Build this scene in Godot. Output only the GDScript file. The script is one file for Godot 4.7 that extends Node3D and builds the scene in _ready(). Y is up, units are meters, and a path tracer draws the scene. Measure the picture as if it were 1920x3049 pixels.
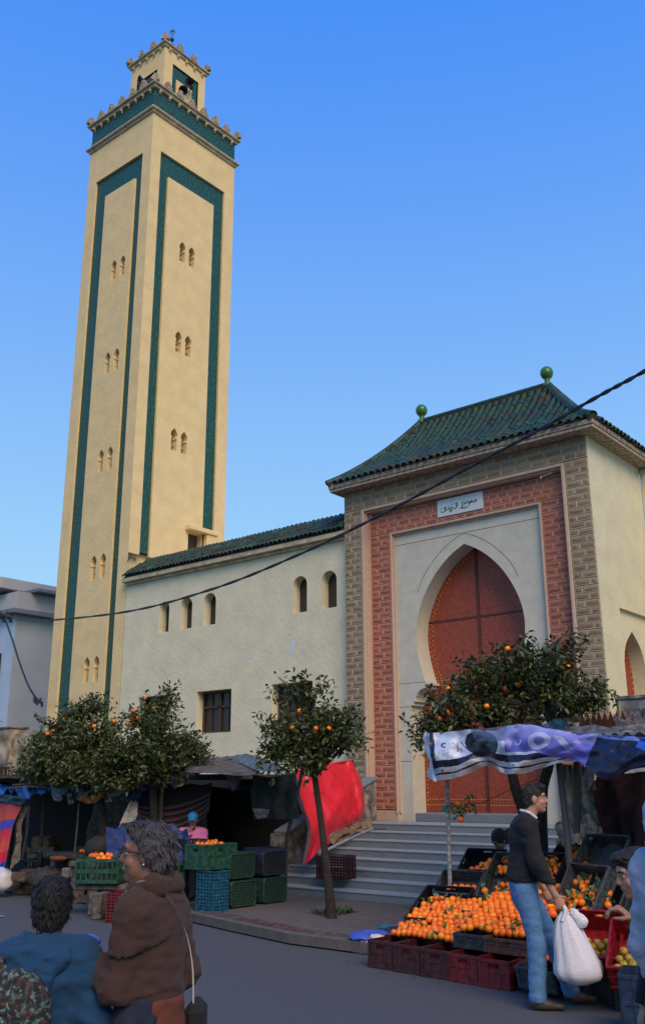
extends Node3D

# ---------------------------------------------------------------- mesh builder
class MB:
	var v := PackedVector3Array()
	var n := PackedVector3Array()
	var uv := PackedVector2Array()
	var ix := PackedInt32Array()

	func tri(a: Vector3, b: Vector3, c: Vector3) -> void:
		var m := (b - a).cross(c - a).normalized()
		var k := v.size()
		v.append(a); v.append(b); v.append(c)
		n.append(m); n.append(m); n.append(m)
		uv.append(Vector2.ZERO); uv.append(Vector2.ZERO); uv.append(Vector2.ZERO)
		ix.append(k); ix.append(k + 2); ix.append(k + 1)

	func quad(a: Vector3, b: Vector3, c: Vector3, d: Vector3) -> void:
		var m := (c - a).cross(d - b).normalized()
		var k := v.size()
		v.append(a); v.append(b); v.append(c); v.append(d)
		for i in 4: n.append(m)
		uv.append(Vector2(0, 0)); uv.append(Vector2(1, 0)); uv.append(Vector2(1, 1)); uv.append(Vector2(0, 1))
		ix.append(k); ix.append(k + 2); ix.append(k + 1)
		ix.append(k); ix.append(k + 3); ix.append(k + 2)

	# a box of size s centred on t, its edges chamfered by bev
	func box(t: Transform3D, s: Vector3, bev := 0.0) -> void:
		var h := s * 0.5
		bev = minf(bev, minf(h.x, minf(h.y, h.z)) * 0.9)
		for ax in 3:
			var a1 := (ax + 1) % 3
			var a2 := (ax + 2) % 3
			for sg in [-1.0, 1.0]:
				var q := []
				for k in [[-1, -1], [1, -1], [1, 1], [-1, 1]]:
					var p := Vector3.ZERO
					p[ax] = h[ax] * sg
					p[a1] = (h[a1] - bev) * k[0]
					p[a2] = (h[a2] - bev) * k[1]
					q.append(t * p)
				if sg > 0: quad(q[0], q[1], q[2], q[3])
				else: quad(q[3], q[2], q[1], q[0])
		if bev <= 0.0: return
		for ax in 3:
			var a1 := (ax + 1) % 3
			var a2 := (ax + 2) % 3
			for s1 in [-1.0, 1.0]:
				for s2 in [-1.0, 1.0]:
					var q := []
					for k in [[-1, 0], [1, 0], [1, 1], [-1, 1]]:
						var p := Vector3.ZERO
						p[ax] = (h[ax] - bev) * k[0]
						p[a1] = (h[a1] - (0.0 if k[1] == 0 else bev)) * s1
						p[a2] = (h[a2] - (bev if k[1] == 0 else 0.0)) * s2
						q.append(t * p)
					if s1 * s2 > 0: quad(q[0], q[1], q[2], q[3])
					else: quad(q[3], q[2], q[1], q[0])
		for sx in [-1.0, 1.0]:
			for sy in [-1.0, 1.0]:
				for sz in [-1.0, 1.0]:
					var a := t * Vector3(h.x * sx, (h.y - bev) * sy, (h.z - bev) * sz)
					var b := t * Vector3((h.x - bev) * sx, h.y * sy, (h.z - bev) * sz)
					var c := t * Vector3((h.x - bev) * sx, (h.y - bev) * sy, h.z * sz)
					if sx * sy * sz > 0: tri(a, b, c)
					else: tri(c, b, a)

	# box between two corners
	func bx(a: Vector3, b: Vector3, bev := 0.0) -> void:
		box(Transform3D(Basis(), (a + b) * 0.5), (b - a).abs(), bev)

	# smooth sheet through rows of points; seen from outside, columns run right when rows run up
	func grid(rows: Array, closed := false, flip := false) -> void:
		var nr := rows.size()
		var nc: int = rows[0].size()
		var k := v.size()
		var acc := PackedVector3Array()
		acc.resize(nr * nc)
		for i in nr:
			for j in nc:
				v.append(rows[i][j])
				uv.append(Vector2(float(j) / maxi(1, nc if closed else nc - 1), 1.0 - float(i) / maxi(1, nr - 1)))
		var last := nc if closed else nc - 1
		for i in nr - 1:
			for j in last:
				var j2 := (j + 1) % nc
				var a := i * nc + j
				var b := i * nc + j2
				var c := (i + 1) * nc + j2
				var d := (i + 1) * nc + j
				var m := (v[k + c] - v[k + a]).cross(v[k + d] - v[k + b])
				if flip: m = -m
				acc[a] += m; acc[b] += m; acc[c] += m; acc[d] += m
				if flip:
					ix.append(k + a); ix.append(k + b); ix.append(k + c)
					ix.append(k + a); ix.append(k + c); ix.append(k + d)
				else:
					ix.append(k + a); ix.append(k + c); ix.append(k + b)
					ix.append(k + a); ix.append(k + d); ix.append(k + c)
		for m in acc: n.append(m.normalized())

	# round bar along a path with a radius at each point
	func tube(path: Array, radii: Array, sides := 8, caps := true) -> void:
		var rows := []
		var up := Vector3.UP
		var t0: Vector3 = (path[1] - path[0]).normalized()
		if absf(t0.dot(up)) > 0.95: up = Vector3.RIGHT
		var side := t0.cross(up).normalized()
		for i in path.size():
			var d: Vector3
			if i == 0: d = path[1] - path[0]
			elif i == path.size() - 1: d = path[i] - path[i - 1]
			else: d = path[i + 1] - path[i - 1]
			d = d.normalized()
			side = (side - d * side.dot(d)).normalized()
			var o := side.cross(d)
			var r: float = radii[mini(i, radii.size() - 1)]
			var row := PackedVector3Array()
			for j in sides:
				var an := TAU * j / sides
				row.append(path[i] + (side * cos(an) + o * -sin(an)) * r)
			rows.append(row)
		grid(rows, true)
		if caps:
			for e in [0, path.size() - 1]:
				for j in sides:
					var a: Vector3 = rows[e][j]
					var b: Vector3 = rows[e][(j + 1) % sides]
					if e == 0: tri(path[e], b, a)
					else: tri(path[e], a, b)

	# profile of Vector2(radius, height) turned round the y axis of t
	func lathe(t: Transform3D, prof: Array, sides := 12) -> void:
		var rows := []
		for p in prof:
			var row := PackedVector3Array()
			for j in sides:
				var an := TAU * j / sides
				row.append(t * Vector3(cos(an) * p.x, p.y, -sin(an) * p.x))
			rows.append(row)
		grid(rows, true)

	func ball(c: Vector3, r: Vector3, sides := 12, rings := 8, b := Basis()) -> void:
		var prof := []
		for i in rings + 1:
			var an := -PI / 2 + PI * i / rings
			prof.append(Vector2(maxf(cos(an), 0.001), sin(an)))
		lathe(Transform3D(b * Basis.from_scale(r), c), prof, sides)

	# outline in the xy plane of t: front face at z = 0, sides back to z = -depth; holes get sides too
	func plate(t: Transform3D, outer: PackedVector2Array, holes: Array, depth: float, rim := true, back := false) -> void:
		if Geometry2D.is_polygon_clockwise(outer): outer.reverse()
		var poly := PackedVector2Array(outer)
		var left := []
		for h in holes:
			var hh := PackedVector2Array(h)
			if not Geometry2D.is_polygon_clockwise(hh): hh.reverse()
			left.append(hh)
		var walls: Array = left.duplicate()
		left.sort_custom(func(a, b): return MB.most_x(a) > MB.most_x(b))
		for hi in left.size():
			var h: PackedVector2Array = left[hi]
			var bi := 0
			for i in h.size():
				if h[i].x > h[bi].x: bi = i
			var order := range(poly.size())
			order.sort_custom(func(a, b): return poly[a].distance_squared_to(h[bi]) < poly[b].distance_squared_to(h[bi]))
			for oi in order:
				var ok := true
				for e in poly.size():
					var e2 := (e + 1) % poly.size()
					if e == oi or e2 == oi or poly[e].is_equal_approx(poly[oi]) or poly[e2].is_equal_approx(poly[oi]): continue
					if Geometry2D.segment_intersects_segment(h[bi], poly[oi], poly[e], poly[e2]) != null: ok = false; break
				if ok:
					for hj in range(hi, left.size()):
						var g: PackedVector2Array = left[hj]
						for e in g.size():
							var e2 := (e + 1) % g.size()
							if hj == hi and (e == bi or e2 == bi): continue
							if Geometry2D.segment_intersects_segment(h[bi], poly[oi], g[e], g[e2]) != null: ok = false; break
						if not ok: break
				if ok:
					var joined := PackedVector2Array()
					for i in oi + 1: joined.append(poly[i])
					for i in h.size() + 1: joined.append(h[(bi + i) % h.size()])
					for i in range(oi, poly.size()): joined.append(poly[i])
					poly = joined
					break
		var ids := Geometry2D.triangulate_polygon(poly)
		if ids.is_empty(): print("plate: no triangles for an outline of ", poly.size())
		for i in range(0, ids.size(), 3):
			var a := poly[ids[i]]
			var b := poly[ids[i + 1]]
			var c := poly[ids[i + 2]]
			if (b - a).cross(c - a) < 0.0:
				var s := b
				b = c
				c = s
			tri(t * Vector3(a.x, a.y, 0), t * Vector3(b.x, b.y, 0), t * Vector3(c.x, c.y, 0))
			if back: tri(t * Vector3(a.x, a.y, -depth), t * Vector3(c.x, c.y, -depth), t * Vector3(b.x, b.y, -depth))
		if depth <= 0.0: return
		if rim: walls.append(outer)
		for w in walls:
			for i in w.size():
				var a: Vector2 = w[i]
				var b: Vector2 = w[(i + 1) % w.size()]
				quad(t * Vector3(a.x, a.y, 0), t * Vector3(a.x, a.y, -depth), t * Vector3(b.x, b.y, -depth), t * Vector3(b.x, b.y, 0))

	static func most_x(p: PackedVector2Array) -> float:
		var m := -INF
		for q in p: m = maxf(m, q.x)
		return m

	func add(o: MB, t := Transform3D()) -> void:
		var k := v.size()
		for i in o.v.size():
			v.append(t * o.v[i])
			n.append((t.basis * o.n[i]).normalized())
		uv.append_array(o.uv)
		for i in o.ix: ix.append(k + i)

	func mesh(m: Material = null) -> ArrayMesh:
		for i in n.size():
			if n[i].length_squared() < 0.5: n[i] = Vector3.UP
		var a := []
		a.resize(Mesh.ARRAY_MAX)
		a[Mesh.ARRAY_VERTEX] = v
		a[Mesh.ARRAY_NORMAL] = n
		a[Mesh.ARRAY_TEX_UV] = uv
		a[Mesh.ARRAY_INDEX] = ix
		var am := ArrayMesh.new()
		am.add_surface_from_arrays(Mesh.PRIMITIVE_TRIANGLES, a)
		if m: am.surface_set_material(0, m)
		return am

# ---------------------------------------------------------------- naming things
var used := {}
var M := {}
var rng := RandomNumberGenerator.new()

func numbered(called: String) -> String:
	if not used.has(called):
		used[called] = 0
		return called
	used[called] += 1
	return "%s_%03d" % [called, used[called]]

func tag(o: Node3D, label: String, category: String, group := "") -> Node3D:
	o.set_meta("label", label)
	o.set_meta("category", category)
	if group: o.set_meta("group", group)
	return o

func thing(called: String, label: String, category: String, at := Vector3.ZERO, group := "") -> Node3D:
	var o := Node3D.new()
	o.name = numbered(called)
	add_child(o)
	o.position = at
	tag(o, label, category, group)
	return o

# commits a builder whose points are in world space as a part of o (a thing that is not turned)
func part(called: String, b: MB, m: Material, o: Node3D = null, label := "") -> MeshInstance3D:
	var i := MeshInstance3D.new()
	var taken := {}
	if o == null: i.name = numbered(called)
	else:
		i.name = called
		var k := 0
		while o.has_node(NodePath(i.name)):
			k += 1
			i.name = "%s_%03d" % [called, k]
	if o:
		var off := base_of(o)
		if not off.is_zero_approx():
			for j in b.v.size(): b.v[j] -= off
		o.add_child(i, true)
	else: add_child(i, true)
	i.mesh = b.mesh(m)
	if label: i.set_meta("label", label)
	return i

func base_of(o: Node3D) -> Vector3:
	var p := Vector3.ZERO
	var q: Node = o
	while q != self:
		p += (q as Node3D).position
		q = q.get_parent()
	return p

# a piece that shares a mesh with its like; t in world space
func piece(called: String, m: Mesh, t: Transform3D, o: Node3D, k: int) -> MeshInstance3D:
	var i := MeshInstance3D.new()
	i.name = called if k == 0 else "%s_%03d" % [called, k]
	i.mesh = m
	t.origin -= base_of(o)
	i.transform = t
	o.add_child(i, true)
	return i

func one(called: String, b: MB, m: Material, label: String, category: String, group := "") -> MeshInstance3D:
	var i := part(called, b, m)
	tag(i, label, category, group)
	return i

func structure(called: String, b: MB, m: Material) -> MeshInstance3D:
	var i := part(called, b, m)
	i.set_meta("kind", "structure")
	return i

func scatter(called: String, m: Mesh, ts: Array, cs: Array, o: Node3D, own_axes := false) -> MultiMeshInstance3D:
	var mm := MultiMesh.new()
	mm.transform_format = MultiMesh.TRANSFORM_3D
	mm.use_colors = cs.size() > 0
	mm.mesh = m
	mm.instance_count = ts.size()
	var off := base_of(o) if o and not own_axes else Vector3.ZERO
	for i in ts.size():
		var t: Transform3D = ts[i]
		t.origin -= off
		mm.set_instance_transform(i, t)
		if cs.size(): mm.set_instance_color(i, cs[i])
	var mi := MultiMeshInstance3D.new()
	mi.multimesh = mm
	mi.name = called if o else numbered(called)
	mi.set_meta("kind", "stuff")
	if o: o.add_child(mi, true)
	else: add_child(mi, true)
	return mi

func R(a: float, b: float) -> float: return rng.randf_range(a, b)
func T(p: Vector3, turn := 0.0) -> Transform3D: return Transform3D(Basis(Vector3.UP, turn), p)
func V2(a: Array) -> PackedVector2Array:
	var p := PackedVector2Array()
	for i in range(0, a.size(), 2): p.append(Vector2(a[i], a[i + 1]))
	return p
func rect(x0: float, y0: float, x1: float, y1: float) -> PackedVector2Array: return V2([x0, y0, x1, y0, x1, y1, x0, y1])

# Catmull-Rom through points, m steps a span
func smooth(p: Array, m := 6) -> Array:
	var out := []
	for i in p.size() - 1:
		var a = p[maxi(i - 1, 0)]
		var b = p[i]
		var c = p[i + 1]
		var d = p[mini(i + 2, p.size() - 1)]
		for k in m:
			var t := float(k) / m
			out.append(0.5 * ((2.0 * b) + (c - a) * t + (2.0 * a - 5.0 * b + 4.0 * c - d) * t * t + (3.0 * b - a - 3.0 * c + d) * t * t * t))
	out.append(p[p.size() - 1])
	return out

# ---------------------------------------------------------------- materials
func noise_tex(freq: float, lo: float, hi: float, octaves := 4, seed := 1, size := 512, kind := FastNoiseLite.TYPE_SIMPLEX_SMOOTH) -> NoiseTexture2D:
	var f := FastNoiseLite.new()
	f.noise_type = kind
	f.frequency = freq
	f.fractal_octaves = octaves
	f.seed = seed
	var t := NoiseTexture2D.new()
	t.width = size
	t.height = size
	t.seamless = true
	t.noise = f
	var g := Gradient.new()
	g.set_color(0, Color(lo, lo, lo))
	g.set_color(1, Color(hi, hi, hi))
	t.color_ramp = g
	return t

# base colour r, g, b as linear real-world values
func mat(called: String, r: float, g: float, b: float, rough := 0.85, tex: Texture2D = null, scale := 1.0, bump: Texture2D = null, depth := 0.0) -> StandardMaterial3D:
	var m := StandardMaterial3D.new()
	m.resource_name = called
	m.albedo_color = Color(r, g, b).linear_to_srgb()
	m.roughness = rough
	if tex or bump:
		m.uv1_triplanar = true
		m.uv1_world_triplanar = true
		m.uv1_scale = Vector3.ONE * scale
	if tex: m.albedo_texture = tex
	if bump:
		m.heightmap_enabled = true
		m.heightmap_texture = bump
		m.heightmap_scale = depth
	M[called] = m
	return m

func _ready() -> void:
	rng.seed = 77
	# ---- camera, sky, sun, exposure
	var cam := Camera3D.new()
	cam.name = "camera"
	cam.keep_aspect = Camera3D.KEEP_HEIGHT
	cam.fov = 57.42
	cam.near = 0.05
	cam.far = 900.0
	cam.position = Vector3(0, 1.7, 0)
	cam.basis = Basis(Vector3.UP, deg_to_rad(39.679)) * Basis(Vector3.RIGHT, deg_to_rad(16.496)) * Basis(Vector3.BACK, deg_to_rad(-0.185))
	add_child(cam)
	var env := Environment.new()
	env.background_mode = Environment.BG_SKY
	var sm := ProceduralSkyMaterial.new()
	sm.sky_top_color = Color(0.10, 0.49, 0.96)
	sm.sky_horizon_color = Color(0.76, 0.95, 1.0)
	sm.sky_curve = 0.34
	sm.ground_bottom_color = Color(0.25, 0.24, 0.24)
	sm.ground_horizon_color = Color(0.55, 0.6, 0.66)
	var sky := Sky.new()
	sky.sky_material = sm
	env.sky = sky
	env.tonemap_mode = Environment.TONE_MAPPER_LINEAR
	env.tonemap_exposure = 1.0
	env.sdfgi_enabled = true
	env.ssao_enabled = true
	env.ssil_enabled = true
	var we := WorldEnvironment.new()
	we.name = "environment"
	we.environment = env
	add_child(we)
	var sun := DirectionalLight3D.new()
	sun.name = "low_evening_sun"
	sun.light_color = Color(1.0, 0.89, 0.74)
	sun.light_energy = 1.0
	sun.light_angular_distance = 40.0
	sun.shadow_enabled = true
	sun.sky_mode = DirectionalLight3D.SKY_MODE_LIGHT_ONLY
	sun.look_at_from_position(Vector3(0.62, 0.68, 0.40) * 50.0, Vector3.ZERO)
	add_child(sun)

	materials()
	ground()
	minaret()
	prayer_hall()
	gatehouse()
	side_wing()
	far_houses()
	market()

func materials() -> void:
	var mottle := noise_tex(0.012, 0.92, 1.0, 5, 3)
	var fine := noise_tex(0.09, 0.72, 1.0, 3, 5)
	var rough := noise_tex(0.06, 0.0, 1.0, 5, 9)
	var soft := noise_tex(0.02, 0.0, 1.0, 4, 11)
	var speck := noise_tex(0.22, 0.45, 1.0, 2, 13)
	var stain := noise_tex(0.008, 0.35, 1.0, 6, 17)
	mat("hall_plaster", 0.74, 0.665, 0.45, 0.92, mottle, 0.22, rough, 0.5)
	mat("plaster", 0.8, 0.6, 0.29, 0.92, mottle, 0.22, rough, 0.5)
	mat("wing_plaster", 0.66, 0.62, 0.43, 0.92, mottle, 0.22, rough, 0.5)
	mat("trim", 0.7, 0.57, 0.35, 0.9, noise_tex(0.01, 0.72, 1.0, 5, 19), 0.6, rough, 0.5)
	mat("weathered", 0.62, 0.49, 0.35, 0.95, noise_tex(0.012, 0.5, 1.0, 5, 18), 1.1, rough, 0.8)
	mat("zellige", 0.022, 0.15, 0.105, 0.5, noise_tex(0.05, 0.45, 1.0, 4, 21, 512, FastNoiseLite.TYPE_CELLULAR), 0.5, rough, 0.3)
	mat("window_dark", 0.035, 0.025, 0.02, 0.4)
	mat("black_metal", 0.02, 0.022, 0.025, 0.45)
	mat("iron", 0.05, 0.045, 0.045, 0.6)
	mat("shutter", 0.085, 0.04, 0.025, 0.6, fine, 1.5)
	mat("bare", 0.66, 0.68, 0.72, 0.95, mottle, 1.0)
	mat("concrete", 0.38, 0.34, 0.29, 0.95, stain, 0.9, rough, 0.8)
	mat("mortar", 0.10, 0.085, 0.075, 0.95)
	mat("mortar_red", 0.16, 0.085, 0.07, 0.95)
	for i in 4:
		var k: float = [0.85, 1.0, 1.12, 0.94][i]
		mat("tan_stone%d" % i, 0.43 * k, [0.315, 0.325, 0.315, 0.30][i] * k, [0.18, 0.20, 0.185, 0.165][i] * k, 0.95, fine, 2.2, rough, 1.6)
		mat("red_stone%d" % i, 0.58 * k, [0.195, 0.21, 0.185, 0.20][i] * k, [0.115, 0.13, 0.105, 0.11][i] * k, 0.95, fine, 2.2, rough, 1.6)
	mat("tan_stone_edge", 0.5, 0.4, 0.27, 0.95)
	mat("red_stone_edge", 0.62, 0.29, 0.2, 0.95)
	mat("pink_stone", 0.56, 0.39, 0.28, 0.85, mottle, 0.8, rough, 0.4)
	mat("grey_stone", 0.58, 0.545, 0.43, 0.8, mottle, 0.45, soft, 0.3)
	mat("groove", 0.16, 0.12, 0.10, 0.9)
	mat("door_wood", 0.36, 0.065, 0.025, 0.55, noise_tex(0.03, 0.75, 1.0, 4, 23), 0.6)
	mat("door_line", 0.08, 0.02, 0.01, 0.6)
	mat("brass", 0.75, 0.45, 0.10, 0.35).metallic = 0.5
	mat("marble", 0.62, 0.66, 0.64, 0.4, mottle, 1.2)
	mat("letter_green", 0.02, 0.20, 0.14, 0.5)
	var tile := [[0.022, 0.10, 0.040], [0.016, 0.07, 0.032], [0.05, 0.15, 0.045], [0.036, 0.06, 0.026], [0.085, 0.08, 0.045], [0.014, 0.08, 0.05]]
	for i in 6: mat("tile%d" % i, tile[i][0], tile[i][1], tile[i][2], [0.5, 0.55, 0.42, 0.7, 0.8, 0.5][i], stain, 2.6, rough, 0.4)
	mat("tile_bed", 0.05, 0.042, 0.034, 0.95)
	mat("tile_ball", 0.045, 0.16, 0.03, 0.3, mottle, 3.0)
	mat("asphalt", 0.105, 0.112, 0.122, 0.92, noise_tex(0.4, 0.6, 1.0, 2, 31, 1024), 0.5, rough, 0.7)
	mat("paving", 0.125, 0.108, 0.092, 0.92, noise_tex(0.02, 0.8, 1.0, 5, 33), 0.5, rough, 0.15)
	mat("kerb0", 0.14, 0.115, 0.1, 0.95, stain, 1.3, rough, 0.8)
	mat("kerb1", 0.17, 0.085, 0.07, 0.95, stain, 1.3, rough, 0.8)
	mat("step", 0.17, 0.205, 0.22, 0.85, mottle, 0.6, rough, 0.4)
	mat("nosing", 0.25, 0.29, 0.31, 0.8, mottle, 0.9, rough, 0.4)
	mat("earth", 0.06, 0.045, 0.03, 1.0, speck, 1.5, rough, 1.5)
	mat("grass", 0.035, 0.075, 0.02, 0.8)
	mat("house_blue", 0.5, 0.6, 0.7, 0.92, mottle, 0.12)
	mat("house_grey", 0.46, 0.45, 0.43, 0.92, mottle, 0.12)
	mat("slate", 0.16, 0.17, 0.19, 0.8)
	mat("lowwall", 0.66, 0.52, 0.34, 0.95, stain, 0.35, rough, 0.8)
	mat("whitewash", 0.60, 0.60, 0.60, 0.95, stain, 0.45, rough, 0.8)
	mat("cable", 0.012, 0.013, 0.015, 0.5)
	mat("steel", 0.5, 0.5, 0.5, 0.3).metallic = 0.8

# ---------------------------------------------------------------- ground, pavement, stairs
func ground() -> void:
	var b := MB.new()
	b.quad(Vector3(-420, 0, 420), Vector3(420, 0, 420), Vector3(420, 0, -420), Vector3(-420, 0, -420))
	structure("road", b, M.asphalt)
	# pavement: its kerb line follows the stalls; the far side runs under the buildings
	var line := [Vector2(9, -8.3), Vector2(-2.0, -8.45), Vector2(-6.4, -8.82), Vector2(-7.7, -8.82), Vector2(-9.0, -9.13), Vector2(-10.2, -9.45), Vector2(-12.5, -9.75), Vector2(-15.5, -10.15), Vector2(-22, -10.7), Vector2(-44, -12)]
	b = MB.new()
	var poly := PackedVector2Array()
	for p in line: poly.append(Vector2(p.x, -p.y - 0.16))
	for p in [Vector2(-44, 60), Vector2(9, 60)]: poly.append(p)
	for k in poly.size(): poly[k] = Vector2(poly[k].x, poly[k].y)
	var t := Transform3D(Basis(Vector3.RIGHT, Vector3(0, 0, -1), Vector3.UP), Vector3(0, 0.118, 0))
	var pit := PackedVector2Array()
	for p in [Vector3(-8.742, 0.12, -10.196), Vector3(-8.238, 0.12, -10.073), Vector3(-8.285, 0.12, -10.736), Vector3(-8.831, 0.12, -10.872)]: pit.append(Vector2(p.x, -p.z))
	b.plate(t, poly, [pit], 0.1)
	var pave := structure("pavement", b, M.paving)
	b = MB.new()
	var pitc := Vector3(-8.523, 0.12, -10.457)
	b.box(T(pitc + Vector3(0, -0.06, 0)), Vector3(0.9, 0.06, 0.9))
	structure("tree_pit_soil", b, M.earth)
	var k := 0
	for s in line.size() - 1:
		var a: Vector2 = line[s]
		var e: Vector2 = line[s + 1]
		var nn := maxi(1, int(round(a.distance_to(e) / 0.95)))
		for i in nn:
			var p := a.lerp(e, (i + 0.5) / nn)
			if p.x < -30 or p.x > 2: continue
			var d := (e - a).normalized()
			b = MB.new()
			var q := Basis(Vector3(d.x, 0, d.y), Vector3.UP, Vector3(d.x, 0, d.y).cross(Vector3.UP))
			b.box(Transform3D(q, Vector3(0, 0, 0)), Vector3(a.distance_to(e) / nn - R(0.008, 0.02), 0.15, 0.16), 0.018)
			piece("kerb_stone", b.mesh(M["kerb1"] if (k * 7) % 5 < 2 else M["kerb0"]), T(Vector3(p.x, 0.063 + R(-0.006, 0.006), p.y - 0.07)), pave, k)
			k += 1
	# stairs up to the gate
	var st := thing("stone_stairs", "broad grey stone stairs of low steps climbing to the arched gate", "stairs", Vector3(-8.6, 0.12, -13))
	for i in 8:
		b = MB.new()
		var y1 := 0.12 + 0.124 * (i + 1)
		var z0 := -11.72 - 0.35 * i
		var z1 := -15.12 if i == 7 else z0 - 0.36
		b.bx(Vector3(-11.06, 0.12, z1), Vector3(-5.2, y1 - 0.028, z0 - 0.012))
		var sp := part("step", b, M.step, st)
		b = MB.new()
		b.bx(Vector3(-11.06, y1 - 0.028, z1), Vector3(-5.2, y1, z0), 0.008)
		part("tread", b, M.nosing, sp)
	b = MB.new()
	b.bx(Vector3(-11.9, 0.12, -15.12), Vector3(-11.06, 1.10, -14.3), 0.01)
	part("landing", b, M.step, st)
	var pa := thing("stair_parapet", "plastered side wall of the stairs with a sloping grey coping", "wall", Vector3(-11.17, 0.12, -13))
	b = MB.new()
	var prof := V2([-12.2, 0.12, -12.2, 0.98, -12.42, 1.0, -14.9, 1.86, -14.9, 0.12])
	b.plate(Transform3D(Basis(Vector3(0, 0, 1), Vector3.UP, Vector3(-1, 0, 0)), Vector3(-11.28, 0, 0)), prof, [], 0.22, true, true)
	part("side_wall", b, M.concrete, pa)
	b = MB.new()
	b.box(Transform3D(Basis(Vector3.RIGHT, atan2(0.86, 2.48)), Vector3(-11.17, 1.45, -13.62)), Vector3(0.3, 0.05, 2.75), 0.01)
	part("coping", b, M.step, pa)

# ---------------------------------------------------------------- minaret
func slit(cx: float, y: float) -> PackedVector2Array:
	var p := PackedVector2Array()
	for q in [[-0.105, 0.0], [0.105, 0.0], [0.105, 0.36], [0.085, 0.365], [0.085, 0.40], [0.118, 0.44], [0.125, 0.50], [0.10, 0.57], [0.05, 0.63], [0.0, 0.68], [-0.05, 0.63], [-0.10, 0.57], [-0.125, 0.50], [-0.118, 0.44], [-0.085, 0.40], [-0.085, 0.365], [-0.105, 0.36]]:
		p.append(Vector2(cx + q[0], y + q[1]))
	return p

func tower_face(o: Node3D, t: Transform3D, w: float, outer: Array, inner: Array, ytop: float, ylow: float, yin: float, wins: Array, extra: Array, ybase: Array) -> void:
	var b := MB.new()
	var top := 21.7
	# border round the tile band
	var rim := V2([0, ylow, outer[0], ylow, outer[0], ytop, outer[1], ytop, outer[1], ylow, w, ylow, w, top, 0, top])
	b.plate(t, rim, [], 0.0)
	for q in [[outer[0], ylow, outer[0], ytop], [outer[0], ytop, outer[1], ytop], [outer[1], ytop, outer[1], ylow], [inner[0], yin, inner[0], ylow], [inner[1], yin, inner[0], yin], [inner[1], ylow, inner[1], yin]]:
		b.quad(t * Vector3(q[0], q[1], -0.07), t * Vector3(q[2], q[3], -0.07), t * Vector3(q[2], q[3], 0), t * Vector3(q[0], q[1], 0))
	var holes := []
	for p in wins:
		for y in p[1]: holes.append(slit(p[0], y))
	holes.append_array(extra)
	b.plate(t, rect(inner[0], ylow, inner[1], yin), holes, 0.07, false)
	# deep reveals behind the openings
	for h in holes:
		var hh := PackedVector2Array(h)
		if Geometry2D.is_polygon_clockwise(hh): hh.reverse()
		for i in hh.size():
			var a := hh[i]
			var c := hh[(i + 1) % hh.size()]
			b.quad(t * Vector3(a.x, a.y, -0.07), t * Vector3(c.x, c.y, -0.07), t * Vector3(c.x, c.y, -0.26), t * Vector3(a.x, a.y, -0.26))
	part("shaft_wall", b, M.plaster, o)
	b = MB.new()
	b.plate(t.translated_local(Vector3(0, 0, -0.07)), rect(outer[0], ybase[0], inner[0], ytop), [], 0.0)
	b.plate(t.translated_local(Vector3(0, 0, -0.07)), rect(inner[1], ybase[1], outer[1], ytop), [], 0.0)
	b.plate(t.translated_local(Vector3(0, 0, -0.07)), rect(inner[0], yin, inner[1], ytop), [], 0.0)
	part("tile_band", b, M.zellige, o)
	for p in wins:
		for y in p[1]:
			b = MB.new()
			b.plate(t.translated_local(Vector3(0, 0, -0.258)), rect(p[0] - 0.14, y - 0.02, p[0] + 0.14, y + 0.7), [], 0.0)
			var wi := part("window", b, M.window_dark, o)
			b = MB.new()
			b.box(t.translated_local(Vector3(p[0], y + 0.2, -0.13)), Vector3(0.21, 0.03, 0.03))
			part("bar", b, M.trim, wi)

func merlon_mesh(m: Material) -> ArrayMesh:
	var b := MB.new()
	var p := V2([-0.14, 0, 0.14, 0, 0.14, 0.09, 0.10, 0.10, 0.10, 0.17, 0.055, 0.18, 0.055, 0.25, -0.055, 0.25, -0.055, 0.18, -0.10, 0.17, -0.10, 0.10, -0.14, 0.09])
	b.plate(Transform3D(Basis(), Vector3(0, 0, 0.06)), p, [], 0.12, true, true)
	return b.mesh(m)

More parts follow.
